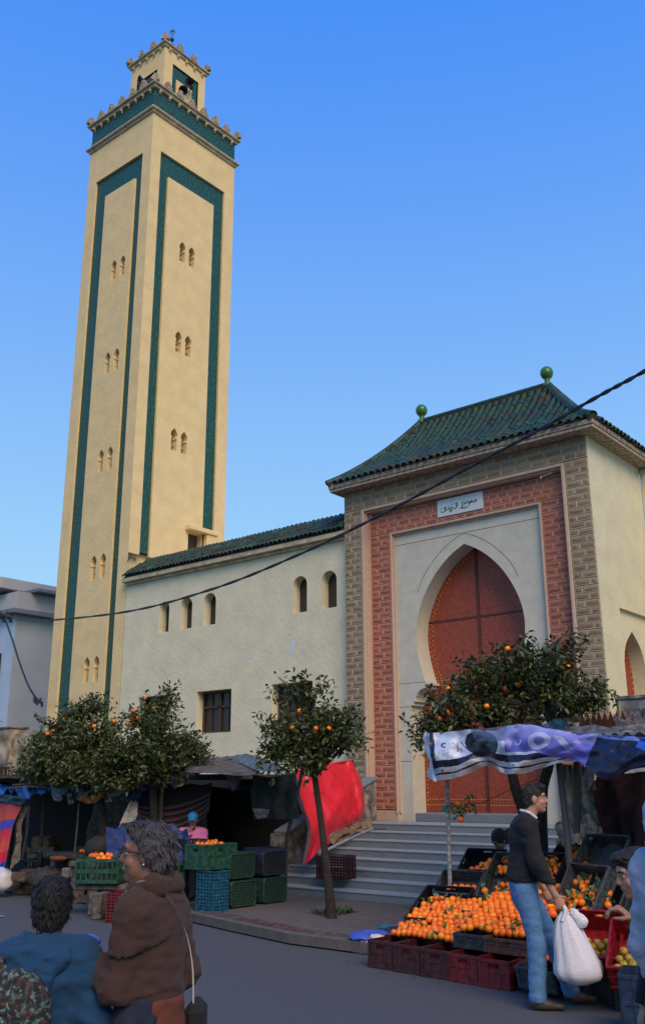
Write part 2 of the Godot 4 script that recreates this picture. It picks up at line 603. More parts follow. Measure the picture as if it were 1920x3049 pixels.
# a cornice ring round a square shaft: slabs, corbels and merlons
func crown(o: Node3D, x0: float, x1: float, z0: float, z1: float, y: float, out: float, nm: Array, corbels: int) -> void:
	var b := MB.new()
	b.bx(Vector3(x0 - out * 0.5, y, z1 - out * 0.5), Vector3(x1 + out * 0.5, y + 0.09, z0 + out * 0.5), 0.02)
	b.bx(Vector3(x0 - out, y + 0.09, z1 - out), Vector3(x1 + out, y + 0.16, z0 + out), 0.02)
	b.bx(Vector3(x0 - out * 0.6, y + 0.158, z1 - out * 0.6), Vector3(x1 + out * 0.6, y + 0.22, z0 + out * 0.6), 0.03)
	part("cornice", b, M.trim, o)
	var cb := MB.new()
	cb.box(T(Vector3(0, -0.05, 0.04)), Vector3(0.07, 0.10, 0.09), 0.015)
	cb.box(T(Vector3(0, -0.12, 0.02)), Vector3(0.045, 0.06, 0.05), 0.015)
	var cm := cb.mesh(M.trim)
	var mm := merlon_mesh(M.weathered)
	var k := 0
	var j := 0
	for side in 4:
		var ang := [0.0, PI / 2, PI, -PI / 2][side] as float
		var lo := x0 if side % 2 == 0 else z1
		var hi := x1 if side % 2 == 0 else z0
		for i in corbels:
			var s := lerpf(lo, hi, (i + 0.5) / corbels)
			var p := Vector3(s, y, z0) if side == 0 else Vector3(x1, y, s) if side == 1 else Vector3(s, y, z1) if side == 2 else Vector3(x0, y, s)
			piece("corbel", cm, T(p, ang), o, k)
			k += 1
		var n: int = nm[side % 2]
		for i in n:
			var s := lerpf(lo - out * 0.3, hi + out * 0.3, (i if side < 2 else i + 1) / float(n))
			if side == 1 or side == 3: s = lerpf(hi + out * 0.3, lo - out * 0.3, (i if side == 1 else i) / float(n))
			var e := out * 0.3
			var p := Vector3(s, y + 0.21, z0 + e) if side == 0 else Vector3(x1 + e, y + 0.21, s) if side == 1 else Vector3(s, y + 0.21, z1 - e) if side == 2 else Vector3(x0 - e, y + 0.21, s)
			if side == 1 and i == 0: ang = PI / 4
			piece("merlon", mm, Transform3D(Basis(Vector3.UP, ang).scaled(Vector3.ONE * R(0.92, 1.08)), p), o, j)
			ang = [0.0, PI / 2, PI, -PI / 2][side]
			j += 1

func minaret() -> void:
	var o := thing("minaret", "tall square cream minaret with green tile bands, merlons and a small lantern", "minaret", Vector3(-20.84, 0, -16.95))
	var x0 := -22.40
	var x1 := -19.28
	var z0 := -15.2
	var z1 := -18.70
	var rows := [16.38, 13.32, 10.28, 7.19, 4.41]
	tower_face(o, Transform3D(Basis(), Vector3(x0, 0, z0)), 3.12, [0.42, 2.71], [0.96, 2.40], 20.36, 0.0, 19.6, [[1.65, rows], [2.06, rows]], [], [0.0, 0.0])
	var rrows := [17.08, 14.06, 10.98]
	var rb := Basis(Vector3(0, 0, -1), Vector3.UP, Vector3(1, 0, 0))
	tower_face(o, Transform3D(rb, Vector3(x1, 0, z0 - 0.0)), 3.5, [0.37, 3.07], [0.71, 2.62], 20.44, 7.72, 19.7, [[1.40, rrows], [1.78, rrows]], [rect(2.08, 7.73, 2.60, 8.72)], [7.8, 8.92])
	# the other two sides, the tile frieze, mouldings
	var b := MB.new()
	b.quad(Vector3(x0, 0, z1), Vector3(x0, 0, z0), Vector3(x0, 21.7, z0), Vector3(x0, 21.7, z1))
	b.quad(Vector3(x1, 0, z1), Vector3(x0, 0, z1), Vector3(x0, 21.7, z1), Vector3(x1, 21.7, z1))
	b.quad(Vector3(x1 - 0.2, 0, z0), Vector3(x1 - 0.2, 0, z1), Vector3(x1 - 0.2, 7.8, z1), Vector3(x1 - 0.2, 7.8, z0))
	part("rear_wall", b, M.plaster, o)
	b = MB.new()
	b.bx(Vector3(x0 + 0.3, 0.5, z1 + 0.3), Vector3(x1 - 0.3, 21, z0 - 0.3))
	part("stair_core", b, M.window_dark, o)
	b = MB.new()
	b.bx(Vector3(x0 - 0.06, 21.62, z1 - 0.06), Vector3(x1 + 0.06, 21.7, z0 + 0.06), 0.02)
	b.bx(Vector3(x0 - 0.13, 21.7, z1 - 0.13), Vector3(x1 + 0.13, 21.80, z0 + 0.13), 0.03)
	part("moulding", b, M.trim, o)
	b = MB.new()
	b.bx(Vector3(x0 + 0.01, 21.8, z1 + 0.01), Vector3(x1 - 0.01, 22.56, z0 - 0.01))
	part("tile_frieze", b, M.zellige, o)
	crown(o, x0, x1, z0, z1, 22.54, 0.14, [6, 7], 9)
	# hood over the roof door and the broken plaster edge below it
	b = MB.new()
	b.bx(Vector3(x1 + 0.002, 8.74, -18.28), Vector3(x1 + 0.22, 8.87, -17.15), 0.012)
	b.bx(Vector3(x1 + 0.002, 7.7, -18.26), Vector3(x1 + 0.16, 8.74, -17.86), 0.01)
	part("hood", b, M.plaster, o)
	b = MB.new()
	b.plate(Transform3D(rb, Vector3(x1 - 0.2, 0, z0)), rect(2.0, 7.6, 2.7, 8.8), [], 0.0)
	part("roof_door", b, M.shutter, o)
	# lantern
	var lx0 := -21.78
	var lx1 := -20.06
	var lz0 := -16.14
	var lz1 := -17.95
	var lf := Transform3D(Basis(), Vector3(lx0, 0, lz0))
	var lr := Transform3D(rb, Vector3(lx1, 0, lz0))
	for f in [[lf, 1.72, [0.34, 1.38], 24.52], [lr, 1.81, [0.36, 1.50], 24.78]]:
		var w: float = f[1]
		var e: Array = f[2]
		var yt: float = f[3]
		b = MB.new()
		b.plate(f[0], V2([0, 22.7, e[0], 22.7, e[0], yt, e[1], yt, e[1], 22.7, w, 22.7, w, 25.3, 0, 25.3]), [], 0.0)
		b.plate((f[0] as Transform3D).translated_local(Vector3(0, 0, -0.01)), rect(e[0] + 0.2, 22.7, e[1] - 0.26, yt - 0.5), [], 0.04)
		part("lantern_wall", b, M.plaster, o)
		b = MB.new()
		b.plate((f[0] as Transform3D).translated_local(Vector3(0, 0, -0.05)), rect(e[0], 22.7, e[1], yt), [], 0.0)
		part("lantern_tiles", b, M.zellige, o)
	b = MB.new()
	b.quad(Vector3(lx0, 22.7, lz1), Vector3(lx0, 22.7, lz0), Vector3(lx0, 25.3, lz0), Vector3(lx0, 25.3, lz1))
	b.quad(Vector3(lx1, 22.7, lz1), Vector3(lx0, 22.7, lz1), Vector3(lx0, 25.3, lz1), Vector3(lx1, 25.3, lz1))
	part("lantern_rear_wall", b, M.plaster, o)
	crown(o, lx0, lx1, lz0, lz1, 25.24, 0.12, [3, 3], 5)
	# finial of stacked balls and a crescent
	var c := Vector3(-20.72, 25.45, -16.95)
	b = MB.new()
	b.tube([c, c + Vector3(0, 1.45, 0)], [0.025, 0.015], 6)
	b.ball(c + Vector3(0, 0.30, 0), Vector3.ONE * 0.15)
	b.ball(c + Vector3(0, 0.68, 0), Vector3.ONE * 0.135)
	b.ball(c + Vector3(0, 1.03, 0), Vector3.ONE * 0.075)
	var cr := []
	for i in 9:
		var a := deg_to_rad(-60 + 300.0 * i / 8)
		cr.append(c + Vector3(cos(a) * 0.07, 1.33 + sin(a) * 0.09, -cos(a) * 0.04))
	b.tube(cr, [0.006, 0.014, 0.02, 0.022, 0.024, 0.022, 0.02, 0.014, 0.006], 6)
	part("finial", b, M.black_metal, o)
	var horns := [[Vector3(-19.84, 24.228, -17.112), Vector3(0.55, -0.12, 0.8), "black horn loudspeaker on the lantern facing the street, upper one of two"], [Vector3(-19.78, 23.682, -16.742), Vector3(0.5, -0.35, 0.35), "black horn loudspeaker on the lantern tilted down, lower one of two"], [Vector3(-20.783, 24.08, -15.9), Vector3(-0.3, -0.1, 0.9), "black horn loudspeaker on the shaded left side of the lantern"]]
	for h in horns:
		var p: Vector3 = h[0]
		var d := (h[1] as Vector3).normalized()
		var hb := Basis.looking_at(-d, Vector3.UP) * Basis(Vector3.RIGHT, PI / 2)
		b = MB.new()
		b.lathe(Transform3D(hb, p), [Vector2(0.001, -0.22), Vector2(0.06, -0.22), Vector2(0.065, -0.1), Vector2(0.05, -0.09), Vector2(0.06, 0.0), Vector2(0.10, 0.1), Vector2(0.16, 0.16), Vector2(0.15, 0.155), Vector2(0.05, 0.0), Vector2(0.001, -0.02)], 14)
		var sp := thing("horn_loudspeaker", h[2], "loudspeaker", p)
		part("horn", b, M.black_metal, sp)
		b = MB.new()
		b.tube([p - d * 0.12, p + Vector3(-0.2, -0.12, -0.12)], [0.015], 6)
		part("bracket", b, M.iron, sp)

# ---------------------------------------------------------------- prayer hall wall
func arch_hole(x0: float, x1: float, y0: float, y1: float) -> PackedVector2Array:
	var p := PackedVector2Array([Vector2(x0, y0), Vector2(x1, y0)])
	var r := (x1 - x0) / 2
	for i in 13:
		var a := PI * i / 12
		p.append(Vector2((x0 + x1) / 2 + cos(a) * r, y1 - r + sin(a) * r))
	return p

func reveal(b: MB, t: Transform3D, hole: PackedVector2Array, depth: float) -> void:
	var hh := PackedVector2Array(hole)
	if Geometry2D.is_polygon_clockwise(hh): hh.reverse()
	for i in hh.size():
		var a := hh[i]
		var c := hh[(i + 1) % hh.size()]
		b.quad(t * Vector3(a.x, a.y, 0), t * Vector3(c.x, c.y, 0), t * Vector3(c.x, c.y, -depth), t * Vector3(a.x, a.y, -depth))

func tile_mesh(l: float, r: float, m: Material, wob: float) -> ArrayMesh:
	var b := MB.new()
	var rows := []
	for i in 3:
		var f := i / 2.0
		var row := PackedVector3Array()
		for j in 7:
			var a := PI * j / 6
			row.append(Vector3(-cos(a) * r * (1.0 - 0.14 * f), sin(a) * r * (1.0 - 0.14 * f) + wob * (0.5 - f), l * (0.5 - f)))
		rows.append(row)
	b.grid(rows)
	var rim := PackedVector3Array()
	for j in 7: rim.append(rows[0][j] * Vector3(0.8, 0.75, 1) + Vector3(0, 0, -0.004))
	b.grid([rim, rows[0]])
	return b.mesh(m)

# rows of barrel tiles on a slope: place(f) gives the line (from, to) at height share f, tiles run up the slope
func prayer_hall() -> void:
	var o := thing("prayer_hall", "long cream plastered mosque wall with small arched windows and green tile coping", "mosque", Vector3(-15.5, 0, -17))
	var z := -15.205
	var t := Transform3D(Basis(), Vector3(0, 0, z))
	var holes := []
	var panes := []
	for e in [[-17.93, -17.55, 5.43], [-17.14, -16.72, 5.43], [-16.32, -15.90, 5.43], [-13.47, -13.06, 5.39], [-12.65, -12.23, 5.39]]:
		holes.append(arch_hole(e[0], e[1], e[2], 6.20))
		panes.append([e[0], e[1], 5.35, 6.25, 0.24])
	var low := [[-18.56, -17.47], [-16.45, -15.31], [-14.07, -12.90]]
	for e in low:
		holes.append(rect(e[0], 2.93, e[1], 3.89))
	var b := MB.new()
	b.plate(t, rect(-19.279, 0, -11.8, 6.80), holes, 0.0)
	for h in holes: reveal(b, t, h, 0.26)
	b.quad(Vector3(-11.8, 0, -24), Vector3(-19.2, 0, -24), Vector3(-19.2, 6.8, -24), Vector3(-11.8, 6.8, -24))
	b.quad(Vector3(-19.2, 7.0, -15.6), Vector3(-11.8, 7.0, -15.6), Vector3(-11.8, 7.0, -24), Vector3(-19.2, 7.0, -24))
	part("wall", b, M.hall_plaster, o)
	for p in panes:
		b = MB.new()
		b.plate(t.translated_local(Vector3(0, 0, -p[4])), rect(p[0] - 0.02, p[2], p[1] + 0.02, p[3]), [], 0.0)
		part("arched_window", b, M.window_dark, o)
	for e in low:
		b = MB.new()
		var x0: float = e[0]
		var x1: float = e[1]
		b.plate(t.translated_local(Vector3(0, 0, -0.255)), rect(x0 - 0.02, 2.9, x1 + 0.02, 3.92), [], 0.0)
		var w := part("shutter_window", b, M.window_dark, o)
		b = MB.new()
		for q in [[x0, 2.93, x0 + 0.05, 3.89], [x1 - 0.05, 2.93, x1, 3.89], [x0 + 0.05, 2.93, x1 - 0.05, 2.98], [x0 + 0.05, 3.84, x1 - 0.05, 3.89], [(x0 + x1) / 2 - 0.035, 2.98, (x0 + x1) / 2 + 0.035, 3.84], [x0 + 0.05, 3.5, x1 - 0.05, 3.56]]:
			b.bx(Vector3(q[0], q[1], z - 0.25), Vector3(q[2], q[3], z - 0.20), 0.008)
		for k in [0.25, 0.75]:
			var cx := lerpf(x0, x1, k)
			b.bx(Vector3(cx - 0.012, 2.98, z - 0.248), Vector3(cx + 0.012, 3.84, z - 0.215))
		part("frame", b, M.shutter, w)
	# cornice under the tiles
	b = MB.new()
	b.bx(Vector3(-19.27, 6.80, -15.7), Vector3(-11.86, 6.86, -15.12), 0.01)
	b.bx(Vector3(-19.27, 6.86, -15.7), Vector3(-11.86, 6.97, -15.02), 0.012)
	part("cornice", b, M.trim, o)
	b = MB.new()
	var pr := V2([-15.66, 6.97, -15.03, 6.97, -15.03, 6.99, -15.58, 7.47, -15.66, 7.49])
	b.plate(Transform3D(Basis(Vector3(0, 0, -1), Vector3.UP, Vector3(1, 0, 0)), Vector3(-11.87, 0, 0)), V2([15.66, 6.97, 15.66, 7.49, 15.58, 7.47, 15.03, 6.99, 15.03, 6.97]), [], 7.33, true, true)
	part("tile_bed", b, M.tile_bed, o)
	b = MB.new()
	b.bx(Vector3(-18.9, 7.46, -15.72), Vector3(-11.86, 7.53, -15.56), 0.02)
	part("ridge_coping", b, M.weathered, o)
	var kinds := []
	for i in 6: kinds.append(tile_mesh(0.22, 0.062, M["tile%d" % i], R(-0.006, 0.006)))
	var k := 0
	var n := 56
	for c in n:
		for r in 4:
			var x := lerpf(-19.2, -11.92, (c + 0.5) / n) + R(-0.006, 0.006)
			if x < -19.25 + 0.09 * r * (1.0 + 0.3 * (c % 2)): continue
			var f := (r + 0.5) / 4.0
			var p := Vector3(x, lerpf(6.99, 7.47, f) + 0.02 + R(0, 0.012), lerpf(-15.0, -15.56, f))
			var q := Basis(Vector3.RIGHT, atan2(0.48, 0.56) + R(-0.04, 0.04)) * Basis(Vector3.UP, R(-0.05, 0.05))
			piece("roof_tile", kinds[pick([4, 5, 2, 5, 3, 2])], Transform3D(q, p), o, k)
			k += 1
	# bare patches where the paint has come off, rust, a bent iron
	for e in [[Vector3(-14.728, 4.56, -15.202), 0.13, 0.10], [Vector3(-13.477, 4.645, -15.202), 0.12, 0.26], [Vector3(-15.411, 5.171, -15.202), 0.05, 0.10]]:
		b = MB.new()
		var pp := PackedVector2Array()
		for i in 14:
			var a := TAU * i / 14
			pp.append(Vector2(e[0].x + cos(a) * e[1] * R(0.55, 1.1) * 0.75 + sin(a) * e[2] * 0.22, e[0].y + sin(a) * e[2] * R(0.7, 1.05) * 0.75))
		b.plate(Transform3D(Basis(), Vector3(0, 0, -15.2015)), pp, [], 0.0)
		part("bare_patch", b, M.bare, o)
	b = MB.new()
	var wire := [Vector3(-19.294, 7.466, -15.2), Vector3(-19.13, 7.559, -15.15), Vector3(-18.949, 7.47, -15.12), Vector3(-18.83, 7.466, -15.1), Vector3(-18.863, 7.381, -15.1)]
	b.tube(wire, [0.012], 5)
	part("bent_iron", b, M.iron, o)

func pick(w: Array) -> int:
	var s := 0.0
	for x in w: s += x
	var r := rng.randf() * s
	for i in w.size():
		r -= w[i]
		if r <= 0: return i
	return w.size() - 1

# ---------------------------------------------------------------- gatehouse
# rock-faced block with a chiselled margin, w by h, centred, front towards +z
func block_mesh(w: float, h: float, m: Material, m2: Material, bulge: float) -> ArrayMesh:
	var b := MB.new()
	var g := MB.new()
	var hw := w / 2
	var hh := h / 2
	var mg := 0.014
	var z := 0.012
	var o := [Vector3(-hw, -hh, 0), Vector3(hw, -hh, 0), Vector3(hw, hh, 0), Vector3(-hw, hh, 0)]
	var e := []
	var f := []
	for p in o:
		e.append(Vector3(p.x - signf(p.x) * 0.003, p.y - signf(p.y) * 0.003, z))
		f.append(Vector3(p.x - signf(p.x) * mg, p.y - signf(p.y) * mg, z))
	for i in 4:
		g.quad(o[i], o[(i + 1) % 4], e[(i + 1) % 4], e[i])
		g.quad(e[i], e[(i + 1) % 4], f[(i + 1) % 4], f[i])
	var rows := []
	for i in 4:
		var row := PackedVector3Array()
		for j in 5:
			var x := lerpf(f[0].x, f[1].x, j / 4.0)
			var y := lerpf(f[0].y, f[2].y, i / 3.0)
			var q := z
			if i > 0 and i < 3 and j > 0 and j < 4: q += bulge * R(0.35, 1.2) * (1.25 if i == 1 else 0.85)
			row.append(Vector3(x + (R(-0.01, 0.01) if q > z else 0.0), y + (R(-0.008, 0.008) if q > z else 0.0), q))
		rows.append(row)
	b.grid(rows)
	var am := b.mesh(m)
	var a := []
	a.resize(Mesh.ARRAY_MAX)
	a[Mesh.ARRAY_VERTEX] = g.v
	a[Mesh.ARRAY_NORMAL] = g.n
	a[Mesh.ARRAY_TEX_UV] = g.uv
	a[Mesh.ARRAY_INDEX] = g.ix
	am.add_surface_from_arrays(Mesh.PRIMITIVE_TRIANGLES, a)
	am.surface_set_material(1, m2)
	return am

var block_cache := {}
func block(w: float, h: float, kind: String, bulge: float) -> ArrayMesh:
	var i := pick([3, 3, 2, 2])
	var key := "%s%d_%d_%d_%d" % [kind, i, int(round(w * 100)), int(round(h * 1000)), rng.randi() % 2]
	if not block_cache.has(key): block_cache[key] = block_mesh(w, h, M["%s%d" % [kind, i]], M[kind + "_edge"], bulge)
	return block_cache[key]

# courses of blocks filling a rectangle on the plane z
func courses(o: Node3D, called: String, kind: String, x0: float, x1: float, y0: float, y1: float, z: float, ch: float, widths: Array, k: int) -> int:
	var n := int(round((y1 - y0) / ch))
	var h := (y1 - y0) / n
	for r in n:
		var y := y0 + (r + 0.5) * h
		var x := x0
		var first := true
		while x < x1 - 0.03:
			var w: float = widths[rng.randi() % widths.size()]
			if widths.size() == 2:
				w = widths[(r + (0 if first else 1)) % 2] * R(0.9, 1.1)
			elif first: w *= R(0.4, 1.0)
			if x1 - (x + w) < 0.09: w = x1 - x
			var ww := snappedf(w - 0.010, 0.01)
			piece(called, block(ww, h - 0.010, kind, 0.016), T(Vector3(x + w / 2, y, z + R(-0.003, 0.003))), o, k)
			k += 1
			x += w
			first = false
	return k

func frame_mould(b: MB, hw: float, w: float, y0: float, ytop: float, z: float, depth: float) -> void:
	# three-sided frame about x = -9.1: a flat face and a small step inside it
	var c := -9.1
	b.bx(Vector3(c - hw, y0, z - depth), Vector3(c - hw + w, ytop, z), 0.012)
	b.bx(Vector3(c + hw - w, y0, z - depth), Vector3(c + hw, ytop, z), 0.012)
	b.bx(Vector3(c - hw + w, ytop - w, z - depth), Vector3(c + hw - w, ytop, z - 0.001), 0.012)
	b.bx(Vector3(c - hw + w, y0, z - depth), Vector3(c - hw + w + 0.025, ytop - w, z - 0.05), 0.01)
	b.bx(Vector3(c + hw - w - 0.025, y0, z - depth), Vector3(c + hw - w, ytop - w, z - 0.05), 0.01)
	b.bx(Vector3(c - hw + w + 0.025, ytop - w - 0.03, z - depth), Vector3(c + hw - w - 0.025, ytop - w - 0.001, z - 0.05), 0.01)

func gatehouse() -> void:
	var o := thing("gatehouse", "tan and red stone gatehouse with a great pointed arch under a green tiled roof", "gatehouse", Vector3(-9.1, 0, -16.2))
	var c := -9.1
	var xl := -11.85
	var xr := -6.36
	var y0 := 1.1
	# body: sides, back, and the dark bed the stones are set in
	var b := MB.new()
	b.quad(Vector3(xl, 0, -17.45), Vector3(xl, 0, -15.015), Vector3(xl, 7.74, -15.015), Vector3(xl, 7.74, -17.45))
	b.quad(Vector3(xr, 7.74, -17.45), Vector3(xl, 7.74, -17.45), Vector3(xl, 7.74, -15.015), Vector3(xr, 7.74, -15.015))
	part("wall", b, M.plaster, o)
	b = MB.new()
	# right flank with a niche and its pointed doorway
	var rb := Transform3D(Basis(Vector3(0, 0, -1), Vector3.UP, Vector3(1, 0, 0)), Vector3(xr, 0, 0))
	var niche := rect(15.82, 1.0, 17.40, 4.74)
	b.plate(rb, rect(15.015, 0, 17.45, 7.74), [niche], 0.07, false)
	var pd := PackedVector2Array()
	var dp := smooth([Vector2(16.95, 3.0), Vector2(16.97, 3.45), Vector2(16.92, 3.85), Vector2(16.78, 4.15), Vector2(16.46, 4.40)], 4)
	pd.append(Vector2(16.05, 1.1)); pd.append(Vector2(16.87, 1.1))
	for q in dp: pd.append(q)
	for i in range(dp.size() - 2, -1, -1): pd.append(Vector2(16.46 * 2 - dp[i].x, dp[i].y))
	b.plate(rb.translated_local(Vector3(0, 0, -0.07)), rect(15.75, 0.9, 17.45, 4.8), [pd], 0.3, false)
	part("flank_wall", b, M.wing_plaster, o)
	b = MB.new()
	b.plate(rb.translated_local(Vector3(0, 0, -0.33)), rect(15.8, 1.0, 17.3, 4.5), [], 0.0)
	var sd := part("side_door", b, M.door_wood, o)
	var stud := MB.new()
	stud.ball(Vector3.ZERO, Vector3.ONE * 0.011, 6, 4)
	var stm := stud.mesh(M.brass)
	var k := 0
	for q in dp:
		for e in [0.03, 0.075]:
			piece("stud", stm, Transform3D(Basis(), rb * Vector3(q.x - e, q.y - e * 0.4, -0.325)), sd, k)
			k += 1
	b = MB.new()
	b.plate(Transform3D(Basis(), Vector3(c, 0, -15.02)), V2([-2.75, 0, -2.25, 0, -2.25, 7.29, 2.25, 7.29, 2.25, 0, 2.74, 0, 2.74, 7.74, -2.75, 7.74]), [], 0.05, false)
	b.plate(Transform3D(Basis(), Vector3(c, 0, -15.02)), rect(-2.75, 0, -2.25, y0), [], 0.05)
	part("stone_bed", b, M.mortar, o)
	b = MB.new()
	b.plate(Transform3D(Basis(), Vector3(c, 0, -15.2)), V2([-2.25, 0.9, -1.68, 0.9, -1.68, 6.72, 1.68, 6.72, 1.68, 0.9, 2.25, 0.9, 2.25, 7.32, -2.25, 7.32]), [], 0.05, false)
	part("brick_bed", b, M.mortar_red, o)
	# tan stones
	k = courses(o, "stone", "tan_stone", xl, c - 2.295, y0, 7.33, -15.02, 0.127, [0.17, 0.29], 0)
	k = courses(o, "stone", "tan_stone", c + 2.295, xr, y0, 7.33, -15.02, 0.127, [0.17, 0.29], k)
	courses(o, "stone", "tan_stone", xl, xr, 7.34, 7.735, -15.02, 0.131, [0.24, 0.30, 0.34], k)
	# red bricks
	k = courses(o, "brick", "red_stone", c - 2.20, c - 1.705, 1.32, 6.745, -15.2, 0.1165, [0.19, 0.30], 0)
	k = courses(o, "brick", "red_stone", c + 1.705, c + 2.20, 1.32, 6.745, -15.2, 0.1165, [0.30, 0.19], k)
	k = courses(o, "brick", "red_stone", c - 2.20, c - 0.53, 6.755, 7.21, -15.2, 0.114, [0.24, 0.28, 0.20], k)
	k = courses(o, "brick", "red_stone", c + 0.52, c + 2.20, 6.755, 7.21, -15.2, 0.114, [0.24, 0.28, 0.20], k)
	courses(o, "brick", "red_stone", c - 0.53, c + 0.52, 6.755, 6.84, -15.2, 0.09, [0.24, 0.28, 0.20], k)
	b = MB.new()
	frame_mould(b, 2.29, 0.065, y0, 7.325, -14.985, 0.23)
	part("outer_moulding", b, M.pink_stone, o)
	b = MB.new()
	frame_mould(b, 1.70, 0.05, 1.24, 6.745, -15.165, 0.12)
	b.bx(Vector3(c - 2.2, 1.1, -15.3), Vector3(c - 1.65, 1.30, -15.19), 0.01)
	b.bx(Vector3(c + 1.65, 1.1, -15.3), Vector3(c + 2.2, 1.30, -15.19), 0.01)
	part("inner_moulding", b, M.pink_stone, o)
	# grey stone panel with the horseshoe arch
	var prof := smooth([Vector2(1.0, 3.66), Vector2(1.07, 3.88), Vector2(1.15, 4.22), Vector2(1.185, 4.6), Vector2(1.13, 4.95), Vector2(1.0, 5.28), Vector2(0.80, 5.61), Vector2(0.55, 5.89), Vector2(0.28, 6.1), Vector2(0.0, 6.25)], 4)
	var jamb := [Vector2(1.36, 1.1), Vector2(1.36, 3.24), Vector2(1.29, 3.24), Vector2(1.29, 3.31), Vector2(1.235, 3.31), Vector2(1.235, 3.36), Vector2(1.20, 3.46), Vector2(1.12, 3.53), Vector2(1.02, 3.56), Vector2(1.02, 3.62), Vector2(0.96, 3.62), Vector2(0.96, 3.66)]
	var hole := PackedVector2Array()
	for p in jamb: hole.append(Vector2(p.x, p.y))
	for p in prof: hole.append(p)
	for i in range(prof.size() - 2, -1, -1): hole.append(Vector2(-prof[i].x, prof[i].y))
	for i in range(jamb.size() - 1, -1, -1): hole.append(Vector2(-jamb[i].x, jamb[i].y))
	# the hole is open at the foot, so the panel is one concave outline
	var outline := V2([1.36, 1.1, 1.655, 1.1, 1.655, 6.70, -1.655, 6.70, -1.655, 1.1, -1.36, 1.1])
	for i in range(hole.size() - 2, 0, -1): outline.append(hole[i])
	b = MB.new()
	b.plate(Transform3D(Basis(), Vector3(c, 0, -15.26)), outline, [], 0.44, true)
	part("arch_panel", b, M.grey_stone, o)
	# the incised band round the arch and the joints of the panel
	b = MB.new()
	var band := []
	for i in range(prof.size() - 16, prof.size()):
		var q: Vector2 = prof[i]
		var d: Vector2 = (prof[mini(i + 1, prof.size() - 1)] - prof[maxi(i - 1, 0)]).normalized()
		var w := 0.21 if q.y > 5.6 else lerpf(0.12, 0.21, clampf((q.y - 5.0) / 0.6, 0, 1))
		var p := q + Vector2(d.y, -d.x) * w
		if i == prof.size() - 1: p = Vector2(0, 6.45)
		band.append(Vector3(c + p.x, p.y, -15.258))
	for i in band.size() - 1:
		for s in [1.0, -1.0]:
			var a: Vector3 = band[i]
			var e: Vector3 = band[i + 1]
			a.x = c + (a.x - c) * s
			e.x = c + (e.x - c) * s
			groove(b, a, e, 0.012)
	groove(b, Vector3(c - 1.64, 6.47, -15.258), Vector3(c + 1.64, 6.47, -15.258), 0.012)
	for s in [1.0, -1.0]:
		for y in [[3.67, 1.64, 1.0], [3.22, 1.64, 1.37], [2.2, 1.64, 1.37]]:
			groove(b, Vector3(c + y[1] * s, y[0], -15.258), Vector3(c + y[2] * s, y[0], -15.258), 0.01)
	part("joint_lines", b, M.groove, o).set_meta("kind", "stuff")
	# timber doors with brass studs
	var dz := -15.68
	for s in [-1.0, 1.0]:
		b = MB.new()
		var xa: float = c + (s - 1.0) * 0.7 + (0.006 if s > 0 else 0.0)
		b.bx(Vector3(xa, 1.27, dz - 0.05), Vector3(xa + 1.394, 6.4, dz), 0.006)
		var leaf := part("door", b, M.door_wood, o)
		b = MB.new()
		b.bx(Vector3(xa + 0.01, 4.86, dz - 0.01), Vector3(xa + 1.38, 4.90, dz + 0.012), 0.004)
		b.bx(Vector3(c - 0.012 if s < 0 else c + 0.012, 1.3, dz - 0.01), Vector3(c - 0.035 if s < 0 else c + 0.035, 6.3, dz + 0.014), 0.004)
		part("rail", b, M.door_line, leaf)
		k = 0
		for i in prof.size() - 3:
			for e in [[0.05, 0.0], [0.12, 0.04]]:
				piece("stud", stm, T(Vector3(c + (prof[i].x - e[0]) * s, prof[i].y + e[1] - 0.03, dz + 0.004)), leaf, k)
				k += 1
		for i in 22:
			for e in [1.40, 1.50, 3.62, 3.72]:
				var x := 0.06 + i * 0.06
				if e > 3 and x > 0.95: continue
				piece("stud", stm, T(Vector3(c + x * s, e, dz + 0.004)), leaf, k)
				k += 1
		for i in 26:
			piece("stud", stm, T(Vector3(c + 1.31 * s, 1.4 + i * 0.075, dz + 0.004)), leaf, k)
			k += 1
	b = MB.new()
	b.bx(Vector3(c - 1.36, 1.1, -15.75), Vector3(c + 1.36, 1.26, -15.30), 0.01)
	part("sill", b, M.step, o)
	# marble plaque with its line of writing
	b = MB.new()
	b.bx(Vector3(c - 0.52, 6.845, -15.25), Vector3(c + 0.51, 7.20, -15.165), 0.006)
	var pq := part("plaque", b, M.marble, o)
	b = MB.new()
	for s in script_strokes():
		var pts: Array = smooth(s[0], 4)
		for i in pts.size() - 1:
			var f := float(i) / (pts.size() - 1)
			var w: float = s[1] * (0.55 + 0.6 * sin(PI * clampf(f + 0.12, 0, 1)))
			var a := Vector3(c - 0.52 + pts[i].x * 1.03, 6.845 + pts[i].y * 0.355, -15.1625)
			var e := Vector3(c - 0.52 + pts[i + 1].x * 1.03, 6.845 + pts[i + 1].y * 0.355, -15.1625)
			groove(b, a, e, w)
	part("writing", b, M.letter_green, pq).set_meta("kind", "stuff")
	# eaves slab
	b = MB.new()
	b.bx(Vector3(-12.0, 7.742, -17.78), Vector3(-6.08, 7.80, -14.70), 0.01)
	b.bx(Vector3(-12.02, 7.80, -17.80), Vector3(-6.06, 7.90, -14.68), 0.015)
	part("eaves", b, M.weathered, o)
	gate_roof(o)
